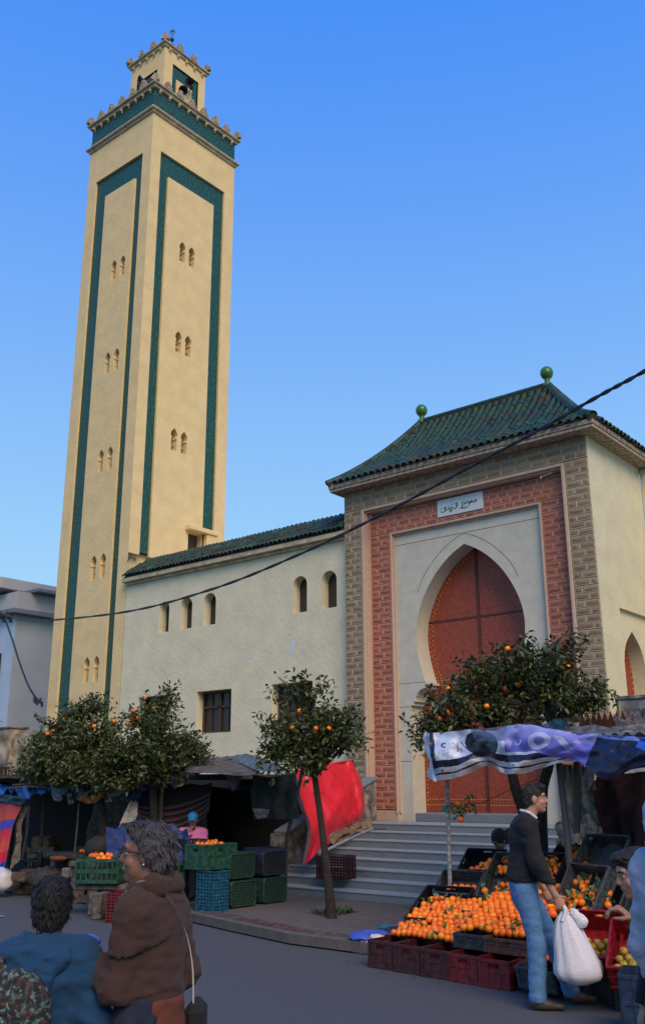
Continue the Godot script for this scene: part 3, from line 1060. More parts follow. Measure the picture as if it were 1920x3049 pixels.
	# cameras under the frame
	for e in [[Vector3(-7.061, 7.077, -14.8), Vector3(-0.75, -0.35, 0.5), "small grey security camera under the right corner of the gate frame"], [Vector3(-10.99, 7.029, -14.8), Vector3(0.55, -0.45, 0.6), "small grey security camera under the left corner of the gate frame"]]:
		var cm := thing("security_camera", e[2], "camera", e[0])
		var d := (e[1] as Vector3).normalized()
		b = MB.new()
		b.tube([e[0] - d * 0.11, e[0] + d * 0.10], [0.034, 0.034], 10)
		part("housing", b, M.iron, cm)
		b = MB.new()
		b.tube([e[0] + d * 0.09, e[0] + d * 0.125], [0.030, 0.026], 10)
		part("lens", b, M.steel, cm)
		b = MB.new()
		b.tube([e[0] - d * 0.08, e[0] - d * 0.12 + Vector3(0.02, 0.06, -0.22)], [0.016, 0.02], 8)
		part("bracket", b, M.black_metal, cm)

func groove(b: MB, a: Vector3, e: Vector3, w: float) -> void:
	# a narrow raised or inked line lying on a plane that faces +z
	var d := e - a
	if d.length() < 0.0005: return
	var s := Vector3(-d.y, d.x, 0).normalized() * w * 0.5
	d = d.normalized() * w * 0.2
	b.quad(a - d - s, e + d - s, e + d + s, a - d + s)

# pen strokes of the plaque, right to left, in shares of its width and height
func script_strokes() -> Array:
	var w := 0.017
	var q := func(a: Array) -> Array:
		var o := []
		for i in range(0, a.size(), 2): o.append(Vector2(a[i], a[i + 1]))
		return o
	return [
		[q.call([0.825, 0.50, 0.845, 0.58, 0.865, 0.54, 0.85, 0.46, 0.82, 0.46, 0.80, 0.50]), w],
		[q.call([0.80, 0.48, 0.785, 0.55, 0.775, 0.47, 0.762, 0.55, 0.75, 0.47, 0.735, 0.55, 0.725, 0.46, 0.70, 0.44]), w],
		[q.call([0.66, 0.60, 0.69, 0.56, 0.725, 0.45, 0.70, 0.34, 0.655, 0.27]), w],
		[q.call([0.66, 0.60, 0.63, 0.52, 0.605, 0.47, 0.64, 0.50, 0.70, 0.43]), w],
		[q.call([0.665, 0.28, 0.61, 0.24, 0.55, 0.26, 0.525, 0.30]), w * 1.2],
		[q.call([0.545, 0.60, 0.56, 0.50, 0.555, 0.35, 0.53, 0.28, 0.49, 0.30]), w * 1.1],
		[q.call([0.455, 0.66, 0.458, 0.5, 0.46, 0.32]), w * 1.1],
		[q.call([0.425, 0.68, 0.428, 0.5, 0.42, 0.36, 0.39, 0.31, 0.365, 0.33]), w * 1.1],
		[q.call([0.37, 0.33, 0.345, 0.42, 0.315, 0.44, 0.30, 0.36, 0.325, 0.29, 0.35, 0.33]), w],
		[q.call([0.33, 0.31, 0.31, 0.20, 0.285, 0.24, 0.30, 0.33, 0.28, 0.38]), w],
		[q.call([0.245, 0.56, 0.265, 0.46, 0.26, 0.36, 0.235, 0.32, 0.21, 0.36]), w],
		[q.call([0.205, 0.47, 0.175, 0.52, 0.165, 0.45, 0.195, 0.40, 0.185, 0.32, 0.13, 0.26, 0.085, 0.30, 0.075, 0.40]), w * 1.2],
		[q.call([0.07, 0.46, 0.078, 0.49]), w], [q.call([0.115, 0.44, 0.125, 0.47]), w],
		[q.call([0.60, 0.36, 0.607, 0.39]), w], [q.call([0.585, 0.55, 0.60, 0.57, 0.61, 0.55]), w * 0.6], [q.call([0.57, 0.62, 0.59, 0.65]), w * 0.6],
		[q.call([0.335, 0.62, 0.35, 0.58, 0.36, 0.62]), w * 0.6], [q.call([0.81, 0.32, 0.82, 0.30]), w * 0.6], [q.call([0.76, 0.64, 0.775, 0.66]), w * 0.6], [q.call([0.39, 0.58, 0.405, 0.62]), w * 0.6],
	]

# hipped roof, hollow towards its eaves; every barrel tile lies on it
func gate_roof(o: Node3D) -> void:
	var yb := 7.90
	var h := 1.52
	var ex0 := -12.02
	var ex1 := -6.06
	var ez0 := -14.68
	var ez1 := -17.80
	var rx0 := -10.63
	var rx1 := -7.56
	var rz := -16.24
	var sag := func(f: float) -> float: return h * (f * 0.62 + f * f * 0.38)
	var kinds := []
	for i in 6: kinds.append(tile_mesh(0.235, 0.064, M["tile%d" % i], R(-0.006, 0.006)))
	# bed under the tiles
	var b := MB.new()
	for side in 4:
		var rows := []
		for i in 9:
			var f := i / 8.0
			var row := PackedVector3Array()
			var xa := lerpf(ex0 + 0.04, rx0, f)
			var xb := lerpf(ex1 - 0.04, rx1, f)
			var za := lerpf(ez0 - 0.04, rz, f)
			var zb := lerpf(ez1 + 0.04, rz, f)
			var y: float = yb + sag.call(f)
			if side == 0: row.append_array([Vector3(xa, y, za), Vector3(xb, y, za)])
			elif side == 1: row.append_array([Vector3(xb, y, za), Vector3(xb, y, zb)])
			elif side == 2: row.append_array([Vector3(xb, y, zb), Vector3(xa, y, zb)])
			else: row.append_array([Vector3(xa, y, zb), Vector3(xa, y, za)])
			rows.append(row)
		b.grid(rows)
	part("roof_bed", b, M.tile_bed, o)
	var spots := []
	for side in 3:
		var lo: float = [ex0, ez0, ez0][side]
		var hi: float = [ex1, ez1, ez1][side]
		var lr: float = [rx0, rz, rz][side]
		var hr: float = [rx1, rz, rz][side]
		var n := int(absf(hi - lo) / 0.160)
		for c in n:
			var a := lerpf(lo, hi, (c + 0.5) / n)
			for r in 12:
				var f := (r + 0.45) / 12.0
				var l := lerpf(lo, lr, f)
				var g := lerpf(hi, hr, f)
				if (a - l) * signf(hi - lo) < 0.05 or (g - a) * signf(hi - lo) < 0.05: continue
				var y: float = yb + sag.call(f) + 0.015 + R(0, 0.012)
				var slope: float = (sag.call(minf(f + 0.05, 1)) - sag.call(maxf(f - 0.05, 0))) / (minf(f + 0.05, 1) - maxf(f - 0.05, 0))
				var run: float = [absf(rz - ez0), absf(rx1 - ex1), absf(rx0 - ex0)][side]
				var pitch := atan2(slope, run) + R(-0.03, 0.03)
				var p: Vector3
				var turn := 0.0
				if side == 0: p = Vector3(a + R(-0.006, 0.006), y, lerpf(ez0 + 0.02, rz, f))
				elif side == 1:
					p = Vector3(lerpf(ex1 + 0.02, rx1, f), y, a)
					turn = PI / 2
				else:
					p = Vector3(lerpf(ex0 - 0.02, rx0, f), y, a)
					turn = -PI / 2
				var t := Transform3D(Basis(Vector3.UP, turn) * Basis(Vector3.RIGHT, pitch) * Basis(Vector3.UP, R(-0.05, 0.05)), p)
				var i := pick([5, 5, 2, 2, 1, 3] if r > 0 else [1, 1, 0.5, 3, 4, 1])
				spots.append([p.distance_squared_to(Vector3(0, 1.7, 0)) + (60.0 if side == 2 else 0.0), t, i])
	spots.sort_custom(func(x, y): return x[0] < y[0])
	var rest := MB.new()
	for k in spots.size():
		if k < 296: piece("roof_tile", kinds[spots[k][2]], spots[k][1], o, k)
		else:
			var am: ArrayMesh = kinds[spots[k][2]]
			var arr := am.surface_get_arrays(0)
			var m := MB.new()
			m.v = arr[Mesh.ARRAY_VERTEX]
			m.n = arr[Mesh.ARRAY_NORMAL]
			m.uv = arr[Mesh.ARRAY_TEX_UV]
			m.ix = arr[Mesh.ARRAY_INDEX]
			rest.add(m, spots[k][1])
	var rp := part("far_roof_tiles", rest, M.tile0, o)
	rp.set_meta("kind", "stuff")
	# mortar ridge under the caps
	b = MB.new()
	for line in [[Vector2(rx0, rz), Vector2(rx1, rz), 1.0, 1.0], [Vector2(ex0, ez0), Vector2(rx0, rz), 0.0, 1.0], [Vector2(ex1, ez0), Vector2(rx1, rz), 0.0, 1.0], [Vector2(ex1, ez1), Vector2(rx1, rz), 0.0, 1.0], [Vector2(ex0, ez1), Vector2(rx0, rz), 0.0, 1.0]]:
		var pts := []
		for i in 9:
			var a: Vector2 = (line[0] as Vector2).lerp(line[1], i / 8.0)
			pts.append(Vector3(a.x, yb + sag.call(lerpf(line[2], line[3], i / 8.0)) + 0.015, a.y))
		b.tube(pts, [0.075], 8)
	part("ridge_mortar", b, M.tile_bed, o)
	# ridge and hip caps
	var caps := tile_mesh(0.24, 0.085, M.tile3, 0.0)
	var capg := tile_mesh(0.24, 0.085, M.tile0, 0.0)
	var k := 0
	for line in [[Vector2(rx0, rz), Vector2(rx1, rz), 1.0, 1.0], [Vector2(ex0, ez0), Vector2(rx0, rz), 0.0, 1.0], [Vector2(ex1, ez0), Vector2(rx1, rz), 0.0, 1.0], [Vector2(ex1, ez1), Vector2(rx1, rz), 0.0, 1.0], [Vector2(ex0, ez1), Vector2(rx0, rz), 0.0, 1.0]]:
		var n := int((line[0] as Vector2).distance_to(line[1]) / 0.17) + 1
		for i in n:
			var f := (i + 0.5) / n
			var f0: float = lerpf(line[2], line[3], maxf(f - 0.04, 0))
			var f1: float = lerpf(line[2], line[3], minf(f + 0.04, 1))
			var a: Vector2 = (line[0] as Vector2).lerp(line[1], f)
			var d: Vector2 = (line[1] - line[0])
			var rise: float = (sag.call(f1) - sag.call(f0)) / maxf(minf(f + 0.04, 1) - maxf(f - 0.04, 0), 0.01)
			var dir := Vector3(d.x, rise, d.y).normalized()
			var q := Basis.looking_at(dir, Vector3.UP) * Basis(Vector3.RIGHT, R(0.02, 0.07))
			piece("ridge_tile", caps if (k % 3 == 0) else capg, Transform3D(q, Vector3(a.x, yb + sag.call(lerpf(line[2], line[3], f)) + 0.05, a.y)), o, k)
			k += 1
	for x in [rx0 + 0.02, rx1 - 0.02]:
		b = MB.new()
		b.lathe(T(Vector3(x, yb + h + 0.03, rz)), [Vector2(0.10, 0), Vector2(0.10, 0.06), Vector2(0.06, 0.09), Vector2(0.05, 0.13), Vector2(0.065, 0.15), Vector2(0.05, 0.17), Vector2(0.10, 0.20), Vector2(0.128, 0.26), Vector2(0.132, 0.31), Vector2(0.115, 0.37), Vector2(0.07, 0.42), Vector2(0.001, 0.435)], 16)
		part("ball_finial", b, M.tile_ball, o)

# ---------------------------------------------------------------- what stands right of the gate
func side_wing() -> void:
	var o := thing("side_wing", "cream plastered wall of the building joined to the right flank of the gatehouse", "building", Vector3(-4, 0, -18.5))
	var b := MB.new()
	b.bx(Vector3(-6.36, 0, -24), Vector3(1.5, 7.73, -17.46), 0.01)
	part("wall", b, M.wing_plaster, o)
	o = thing("whitewashed_wall", "low stained whitewashed wall at the foot of the gatehouse flank", "wall", Vector3(-5, 0, -15.3))
	b = MB.new()
	b.bx(Vector3(-6.33, 0, -15.5), Vector3(-2.0, 3.10, -15.28), 0.015)
	part("masonry", b, M.whitewash, o)
	b = MB.new()
	b.bx(Vector3(-6.35, 3.10, -15.54), Vector3(-2.0, 3.16, -15.24), 0.012)
	part("coping", b, M.concrete, o)

# ---------------------------------------------------------------- houses and walls to the left of the minaret
func far_houses() -> void:
	var o := thing("far_house", "pale blue and grey flat-roofed house with dark ledges, left of the minaret", "house", Vector3(-31, 0, -20))
	var z := -18.0
	var xc := -28.78
	var b := MB.new()
	b.quad(Vector3(-50, 0, z), Vector3(xc, 0, z), Vector3(xc, 7.6, z), Vector3(-50, 7.6, z))
	part("front_wall", b, M.house_blue, o)
	b = MB.new()
	b.quad(Vector3(xc, 0, z), Vector3(xc, 0, -34), Vector3(xc, 7.6, -34), Vector3(xc, 7.6, z))
	part("side_wall", b, M.house_grey, o)
	b = MB.new()
	b.bx(Vector3(-50, 7.55, -34), Vector3(xc + 0.35, 7.72, z + 0.35), 0.02)
	b.bx(Vector3(-50, 8.32, -34), Vector3(xc + 0.75, 8.45, z - 0.3), 0.02)
	part("ledge", b, M.slate, o)
	b = MB.new()
	b.bx(Vector3(-50, 7.72, -34), Vector3(xc + 0.3, 8.32, z + 0.2), 0.01)
	part("fascia", b, M.house_grey, o)
	b = MB.new()
	b.bx(Vector3(-29, 8.848, -17.41) * Vector3(1, 0, 1) + Vector3(-18, 8.45, -9), Vector3(-29.0, Vector3(-29, 8.848, -17.41).y, Vector3(-29, 8.848, -17.41).z), 0.02)
	part("upper_wall", b, M.house_grey, o)
	b = MB.new()
	b.bx(Vector3(-29.857, 5.428, -17.98), Vector3(-29.457, 6.264, -17.93), 0.0)
	part("window", b, M.window_dark, o)
	o = thing("boundary_wall", "low yellowish plaster wall with dark run-off stains beside the minaret foot", "wall", Vector3(-25, 0, -15.5))
	b = MB.new()
	b.bx(Vector3(-24.0, 0, -15.6), Vector3(-22.41, 3.22, -15.3), 0.015)
	b.bx(Vector3(-34, 0, -15.7), Vector3(-24.0, 3.36, -15.2), 0.015)
	part("masonry", b, M.lowwall, o)
	b = MB.new()
	b.bx(Vector3(-34, 3.36, -15.74), Vector3(-23.96, 3.42, -15.16), 0.015)
	b.bx(Vector3(-24.0, 2.18, -15.3), Vector3(-22.41, 2.25, -15.26), 0.01)
	part("coping", b, M.concrete, o)
	# service cable across the square and the drop to the minaret
	var pts := []
	pts = [Vector3(-28.301, 7.385, -17.19), Vector3(-25.451, 6.757, -16.047), Vector3(-22.278, 6.178, -14.781), Vector3(-16.98, 5.611, -13.459), Vector3(-13.154, 5.462, -12.475), Vector3(-10.423, 5.598, -11.883), Vector3(-8.213, 5.813, -11.377), Vector3(-6.397, 6.046, -10.935), Vector3(-5.222, 6.167, -10.61), Vector3(-4.187, 6.291, -10.3), Vector3(-3.452, 6.394, -10.13), Vector3(-1.964, 6.668, -9.805)]
	var sm := smooth(pts, 14)
	b = MB.new()
	for w in 2:
		var tw := []
		for i in sm.size():
			var a := i * 0.9 + PI * w
			tw.append(sm[i] + Vector3(sin(a) * 0.5, cos(a), sin(a) * -0.4) * 0.012)
		b.tube(tw, [0.017], 6)
	one("overhead_cable", b, M.cable, "twisted black power cable slung across the square in front of the mosque", "cable")
	pts = []
	pts = [Vector3(-28.259, 7.293, -17.225), Vector3(-26.207, 6.221, -16.329), Vector3(-24.648, 5.291, -15.673), Vector3(-23.361, 4.524, -15.182), Vector3(-22.751, 4.15, -15.038), Vector3(-22.234, 3.888, -14.947)]
	b = MB.new()
	b.tube(smooth(pts, 5), [0.03], 6)
	for i in 7: b.box(Transform3D(Basis(Vector3.UP, i), pts[4].lerp(pts[5], i / 6.0) + Vector3(R(-0.1, 0.1), R(-0.08, 0.08), 0.05)), Vector3(0.05, 0.16, 0.05), 0.01)
	one("drop_cable", b, M.cable, "slack black cable dropping from the house corner to the minaret foot", "cable")
	o = thing("insulator_bracket", "dark cluster of insulators on the corner of the pale blue house", "insulator", Vector3(-28.337, 7.38, -17.29))
	for i in 6:
		b = MB.new()
		var p := Vector3(-28.373, 7.409, -17.131) + Vector3(0.075 * i * 0.77, -0.1 * (i % 3), -0.075 * i * 0.64)
		b.lathe(T(p), [Vector2(0.01, -0.1), Vector2(0.06, -0.06), Vector2(0.04, 0.0), Vector2(0.06, 0.05), Vector2(0.01, 0.1)], 8)
		part("insulator", b, M.cable, o)
	b = MB.new()
	b.tube([Vector3(-28.574, 7.496, -17.094), Vector3(-27.979, 7.298, -17.327)], [0.03], 6)
	part("arm", b, M.iron, o)

# ---------------------------------------------------------------- helpers of the market
var nz := FastNoiseLite.new()

func thing_t(called: String, label: String, category: String, t: Transform3D, group := "") -> Node3D:
	var o := thing(called, label, category, Vector3.ZERO, group)
	o.transform = t
	return o

# part whose points are in the thing's own axes
func lpart(called: String, b: MB, m: Material, o: Node3D, label := "") -> MeshInstance3D:
	var i := MeshInstance3D.new()
	i.name = called
	var k := 0
	while o.has_node(NodePath(i.name)):
		k += 1
		i.name = "%s_%03d" % [called, k]
	o.add_child(i, true)
	i.mesh = b.mesh(m)
	if label: i.set_meta("label", label)
	return i

func copy_of(o: Node3D, called: String, t: Transform3D, label: String, group := "") -> Node3D:
	var r: Node3D = o.duplicate()
	r.name = numbered(called)
	add_child(r)
	r.transform = t
	r.set_meta("label", label)
	if group: r.set_meta("group", group)
	return r

func turned(yaw: float, tilt := 0.0, roll := 0.0) -> Basis:
	return Basis(Vector3.UP, yaw) * Basis(Vector3.RIGHT, tilt) * Basis(Vector3.BACK, roll)

# one wall of a crate, standing on the xy plane, w wide and h high, facing +z
func crate_side(w: float, h: float, style: int) -> MB:
	var b := MB.new()
	var th := 0.012
	if style == 0: # slatted
		b.bx(Vector3(-w / 2, h - 0.045, -th), Vector3(w / 2, h, 0.004), 0.004)
		b.bx(Vector3(-w / 2, 0, -th), Vector3(w / 2, 0.055, 0.0), 0.003)
		b.bx(Vector3(-w / 2, h * 0.5 - 0.03, -th), Vector3(w / 2, h * 0.5 + 0.03, -0.001), 0.003)
		var n := int(w / 0.075)
		for i in n + 1:
			var x := lerpf(-w / 2 + 0.012, w / 2 - 0.012, float(i) / n)
			b.bx(Vector3(x - 0.011, 0.003, -th), Vector3(x + 0.011, h - 0.003, 0.006), 0.003)
	elif style == 1: # fine lattice
		var n := int(h / 0.042)
		for i in n + 1:
			var y := lerpf(0.009, h - 0.009, float(i) / n)
			b.bx(Vector3(-w / 2, y - 0.009, -th), Vector3(w / 2, y + 0.009, 0.0))
		n = int(w / 0.055)
		for i in n + 1:
			var x := lerpf(-w / 2 + 0.008, w / 2 - 0.008, float(i) / n)
			b.bx(Vector3(x - 0.008, 0.002, -th + 0.002), Vector3(x + 0.008, h - 0.002, 0.004))
	else: # closed panel with ribs and a hand slot
		b.plate(Transform3D(), rect(-w / 2, 0, w / 2, h), [rect(-0.055, h * 0.70, 0.055, h * 0.84)], th, true, true)
		b.bx(Vector3(-w / 2, h - 0.03, 0.0005), Vector3(w / 2, h, 0.009), 0.003)
		b.bx(Vector3(-w / 2, h * 0.52, 0.0005), Vector3(w / 2, h * 0.58, 0.006), 0.002)
		b.bx(Vector3(-w / 2, 0, 0.0005), Vector3(w / 2, 0.03, 0.008), 0.003)
		for x in [-0.44, -0.2, 0.2, 0.44]: b.bx(Vector3(x * w - 0.009, 0.03, 0.0005), Vector3(x * w + 0.009, h - 0.03, 0.007), 0.002)
	return b

func crate(called: String, label: String, t: Transform3D, s: Vector3, m: Material, style := 0, group := "") -> Node3D:
	var o := thing_t(called, label, "crate", t, group)
	var b := MB.new()
	b.bx(Vector3(-s.x / 2 + 0.013, 0, -s.z / 2 + 0.013), Vector3(s.x / 2 - 0.013, 0.014, s.z / 2 - 0.013))
	lpart("base", b, m, o)
	for k in 4:
		var w := (s.x if k % 2 == 0 else s.z - 0.026)
		var side := crate_side(w, s.y, style)
		b = MB.new()
		var d := (s.z if k % 2 == 0 else s.x) / 2
		b.add(side, Transform3D(Basis(Vector3.UP, k * PI / 2), Basis(Vector3.UP, k * PI / 2) * Vector3(0, 0, d)))
		lpart("side", b, m, o)
	return o

# a crate whose closed, round-cornered bottom faces +z
func tipped_crate(label: String, t: Transform3D, w: float, h: float, d: float, m: Material, m2: Material, group := "") -> Node3D:
	var o := thing_t("plastic_crate", label, "crate", t, group)
	var ring := func(e: float, z: float) -> PackedVector3Array:
		var row := PackedVector3Array()
		var r := 0.055
		for c in 4:
			var cx: float = (w / 2 - e - r) * [1, -1, -1, 1][c]
			var cy: float = (h / 2 - e - r) * [1, 1, -1, -1][c]
			for k in 5:
				var a := PI / 2 * c + PI / 2 * k / 4.0
				row.append(Vector3(cx + cos(a) * r, h / 2 + cy + sin(a) * r, z))
		return row
	var b := MB.new()
	b.grid([ring.call(0.0, -d), ring.call(0.006, -0.02), ring.call(0.02, 0.0), ring.call(0.03, 0.0), ring.call(0.03, -0.012)], true)
	lpart("shell", b, m, o)
	b = MB.new()
	var inner: PackedVector3Array = ring.call(0.03, -0.012)
	var pl := PackedVector2Array()
	for p in inner: pl.append(Vector2(p.x, p.y))
	b.plate(Transform3D(Basis(), Vector3(0, 0, -0.012)), pl, [], 0.0)
	lpart("bottom", b, m2, o)
	b = MB.new()
	for i in range(1, 12): b.box(Transform3D(Basis(), Vector3(lerpf(-w / 2 + 0.03, w / 2 - 0.03, i / 12.0), h / 2, -0.008)), Vector3(0.006, h - 0.075, 0.008))
	for i in range(1, 9): b.box(Transform3D(Basis(), Vector3(0, lerpf(0.03, h - 0.03, i / 9.0), -0.0075)), Vector3(w - 0.075, 0.006, 0.008))
	lpart("ribs", b, m, o)
	return o

# fruit heaped on a four-cornered slope: a, b the lower edge from left to right, c, d the upper one from right to left
var fruit_mesh := {}
func fruit(mname: String, r: float) -> ArrayMesh:
	var key := "%s%.3f" % [mname, r]
	if not fruit_mesh.has(key):
		var b := MB.new()
		var prof := []
		for i in 10:
			var an := -PI / 2 + PI * i / 9.0
			prof.append(Vector2(maxf(cos(an), 0.001) * r, sin(an) * r * 0.94 - (0.10 * r if i == 9 else 0.0)))
		b.lathe(Transform3D(), prof, 13)
		fruit_mesh[key] = b.mesh(M[mname])
	return fruit_mesh[key]

var leaf_spots := []
# fruit in the shade of which only glimpses show: one heap of a single mesh
func heap(called: String, label: String, category: String, _group: String, a: Vector3, b: Vector3, c: Vector3, d: Vector3, r: float, mats: Array, fill := 1.0, leaves := 0.25) -> void:
	var ts := []
	pile(called, label, category, "", a, b, c, d, r, mats, fill, leaves, ts)
	tag(scatter(called + "_heap", fruit(mats[0], r), ts, [], null), label.replace("orange ", "oranges ").replace("mandarin ", "mandarins "), category)

func pile(called: String, label: String, category: String, group: String, a: Vector3, b: Vector3, c: Vector3, d: Vector3, r: float, mats: Array, fill := 1.0, leaves := 0.25, into = null) -> void:
	var sp := r * 1.86
	var nv := maxi(1, int(((d - a).length() + (c - b).length()) / 2 / (sp * 0.9)))
	var up := (b - a).cross(d - a).normalized()
	if up.y < 0: up = -up
	for j in nv:
		var fv := (j + 0.5) / nv
		var l := a.lerp(d, fv)
		var g := b.lerp(c, fv)
		var nu := maxi(1, int((g - l).length() / sp))
		for i in nu:
			if rng.randf() > fill: continue
			var fu := (i + 0.5 + (0.25 if j % 2 else -0.25)) / nu
			var p := l.lerp(g, clampf(fu, 0.02, 0.98))
			p += up * (nz.get_noise_3d(p.x * 260, p.y * 260, p.z * 260) * r * 0.9 + R(-0.25, 0.35) * r) + Vector3(R(-1, 1), 0, R(-1, 1)) * r * 0.16
			if rng.randf() < leaves: leaf_spots.append(p + up * r * R(0.5, 1.0) + Vector3(R(-1, 1), 0, R(-1, 1)) * r)
			var spot := Transform3D(Basis(Vector3(R(-1, 1), R(-1, 1), R(-1, 1)).normalized(), R(0, 6)), p)
			if into != null:
				into.append(spot)
				continue
			var o := MeshInstance3D.new()
			o.name = numbered(called)
			o.mesh = fruit(mats[rng.randi() % mats.size()], r * [0.92, 1.0, 1.0, 1.08][rng.randi() % 4])
			o.transform = spot
			add_child(o)
			tag(o, label, category, group)

# cloth between four corners (a top left, b top right, c bottom right, d bottom left), with folds and sag
func sheet(a: Vector3, b: Vector3, c: Vector3, d: Vector3, nu: int, nv: int, amp: float, fx: float, fy: float, sag := 0.0, sd := 0.0) -> MB:
	var m := MB.new()
	var out := (d - a).cross(b - a).normalized()
	var rows := []
	for j in nv + 1:
		var fv := 1.0 - float(j) / nv
		var row := PackedVector3Array()
		for i in nu + 1:
			var fu := float(i) / nu
			var p := a.lerp(b, fu).lerp(d.lerp(c, fu), fv)
			var w := nz.get_noise_3d(fu * fx * 100.0 + sd * 37.0, fv * fy * 100.0, sd * 11.0)
			p += out * w * amp
			p.y -= sag * 4.0 * fu * (1.0 - fu) * (0.4 + 0.6 * fv)
			row.append(p)
		rows.append(row)
	m.grid(rows)
	return m

func leaf_mesh(l: float, w: float) -> ArrayMesh:
	var b := MB.new()
	var rows := []
	for q in [[0.0, 0.12, 0.0], [0.35, 1.0, 0.05], [0.7, 0.75, 0.04], [1.0, 0.03, -0.05]]:
		rows.append(PackedVector3Array([Vector3(-w / 2 * q[1], 0.12 * w * q[1] + q[2] * l, -l * q[0]), Vector3(0, q[2] * l, -l * q[0]), Vector3(w / 2 * q[1], 0.12 * w * q[1] + q[2] * l, -l * q[0])]))
	b.grid(rows)
	return b.mesh(M.leaf)

# orange tree: trunk through pts, crowns as [centre, radii, twigs], leaves on every twig
func orange_tree(label: String, pts: Array, radii: Array, crowns: Array, oranges: int, leaves_each: int, dark := 1.0, limbs_from := 1.0) -> Node3D:
	var o := thing("orange_tree", label, "tree", pts[0])
	var b := MB.new()
	b.tube(smooth(pts, 4), lerp_radii(radii, (pts.size() - 1) * 4 + 1), 10)
	part("trunk", b, M.bark, o)
	var ts := []
	var cs := []
	var limb := MB.new()
	var twigs := MB.new()
	var fruits := []
	var top: Vector3 = pts[pts.size() - 1]
	for cr in crowns:
		var c: Vector3 = cr[0]
		var rr: Vector3 = cr[1]
		var forks := []
		for i in 5:
			var d := Vector3(R(-1, 1), R(-0.3, 0.8), R(-1, 1)).normalized()
			var e := c + d * rr * 0.55
			var mid := top.lerp(e, 0.5) + Vector3(R(-0.08, 0.08), R(-0.02, 0.12), R(-0.08, 0.08))
			limb.tube(smooth([top - Vector3(0, 0.05, 0), mid, e], 4), [0.035, 0.033, 0.03, 0.028, 0.025, 0.02, 0.016, 0.013, 0.01], 6)
			forks.append(mid)
			forks.append(e)
		var clumps := []
		for i in int(cr[2] * 0.42) + 3:
			var d := Vector3(R(-1, 1), R(-0.9, 1), R(-1, 1)).normalized()
			clumps.append(c + d * rr * pow(rng.randf(), 0.4) * R(0.75, 1.12))
		for i in int(cr[2] * 2.0):
			var hub: Vector3 = clumps[i % clumps.size()]
			var p := hub + Vector3(R(-1, 1), R(-0.8, 0.8), R(-1, 1)) * 0.15
			var d := ((p - c) / rr)
			var k := minf(d.length(), 1.0)
			d = d.normalized()
			var near: Vector3 = forks[0]
			for f in forks:
				if f.distance_squared_to(p) < near.distance_squared_to(p): near = f
			if k > 0.5: twigs.tube([near.lerp(p, 0.25), near.lerp(p, 0.7) + Vector3(0, 0.03, 0), p], [0.007, 0.005, 0.003], 4, false)
			var grow := (d + Vector3(R(-0.7, 0.7), R(0.0, 1.0), R(-0.7, 0.7))).normalized()
			var tone := R(0.6, 1.25)
			for q in leaves_each:
				var f := float(q) / leaves_each
				var lp := p + grow * (f - 0.5) * 0.22 + Vector3(R(-1, 1), R(-1, 1), R(-1, 1)) * 0.06
				var ld := (grow * 0.5 + Vector3(R(-1, 1), R(-0.9, 0.7), R(-1, 1)).normalized()).normalized()
				if absf(ld.y) > 0.97: ld.x += 0.4
				var bs := Basis.looking_at(ld.normalized(), Vector3.UP) * Basis(Vector3.BACK, R(-1.2, 1.2))
				ts.append(Transform3D(bs.scaled(Vector3.ONE * R(0.7, 1.2)), lp))
				var y := tone * R(0.8, 1.2) * dark
				var yellow := R(0.0, 1.0)
				cs.append(Color(y * (0.75 + 0.55 * yellow), y * (0.85 + 0.25 * yellow), y * 0.8))
			if k > 0.6 and fruits.size() < oranges and rng.randf() < 0.25 and d.y > -0.4: fruits.append(p + d * 0.05)
	part("limbs", limb, M.bark, o)
	part("twigs", twigs, M.twig, o).set_meta("kind", "stuff")
	scatter("foliage", leaf_mesh(0.085, 0.036), ts, cs, o)
	var k := 0
	for p in fruits:
		piece("orange", fruit("orange%d" % (k % 3), 0.036), T(p), o, k)
		k += 1
	return o

func lerp_radii(r: Array, n: int) -> Array:
	var out := []
	for i in n:
		var f := float(i) / (n - 1) * (r.size() - 1)
		var a := int(f)
		out.append(lerpf(r[a], r[mini(a + 1, r.size() - 1)], f - a))
	return out

func bar(p: Array, r: Array, m: Material, called: String, label: String, category: String, group := "") -> MeshInstance3D:
	var b := MB.new()
	b.tube(p, r, 8)
	return one(called, b, m, label, category, group)

func stripes(w: int, h: int, base: Color) -> Image:
	var im := Image.create_empty(w, h, false, Image.FORMAT_RGB8)
	im.fill(base)
	return im

func pic_mat(called: String, im: Image, rough := 0.7) -> StandardMaterial3D:
	var m := StandardMaterial3D.new()
	m.resource_name = called
	m.albedo_texture = ImageTexture.create_from_image(im)
	m.roughness = rough
	M[called] = m
	return m

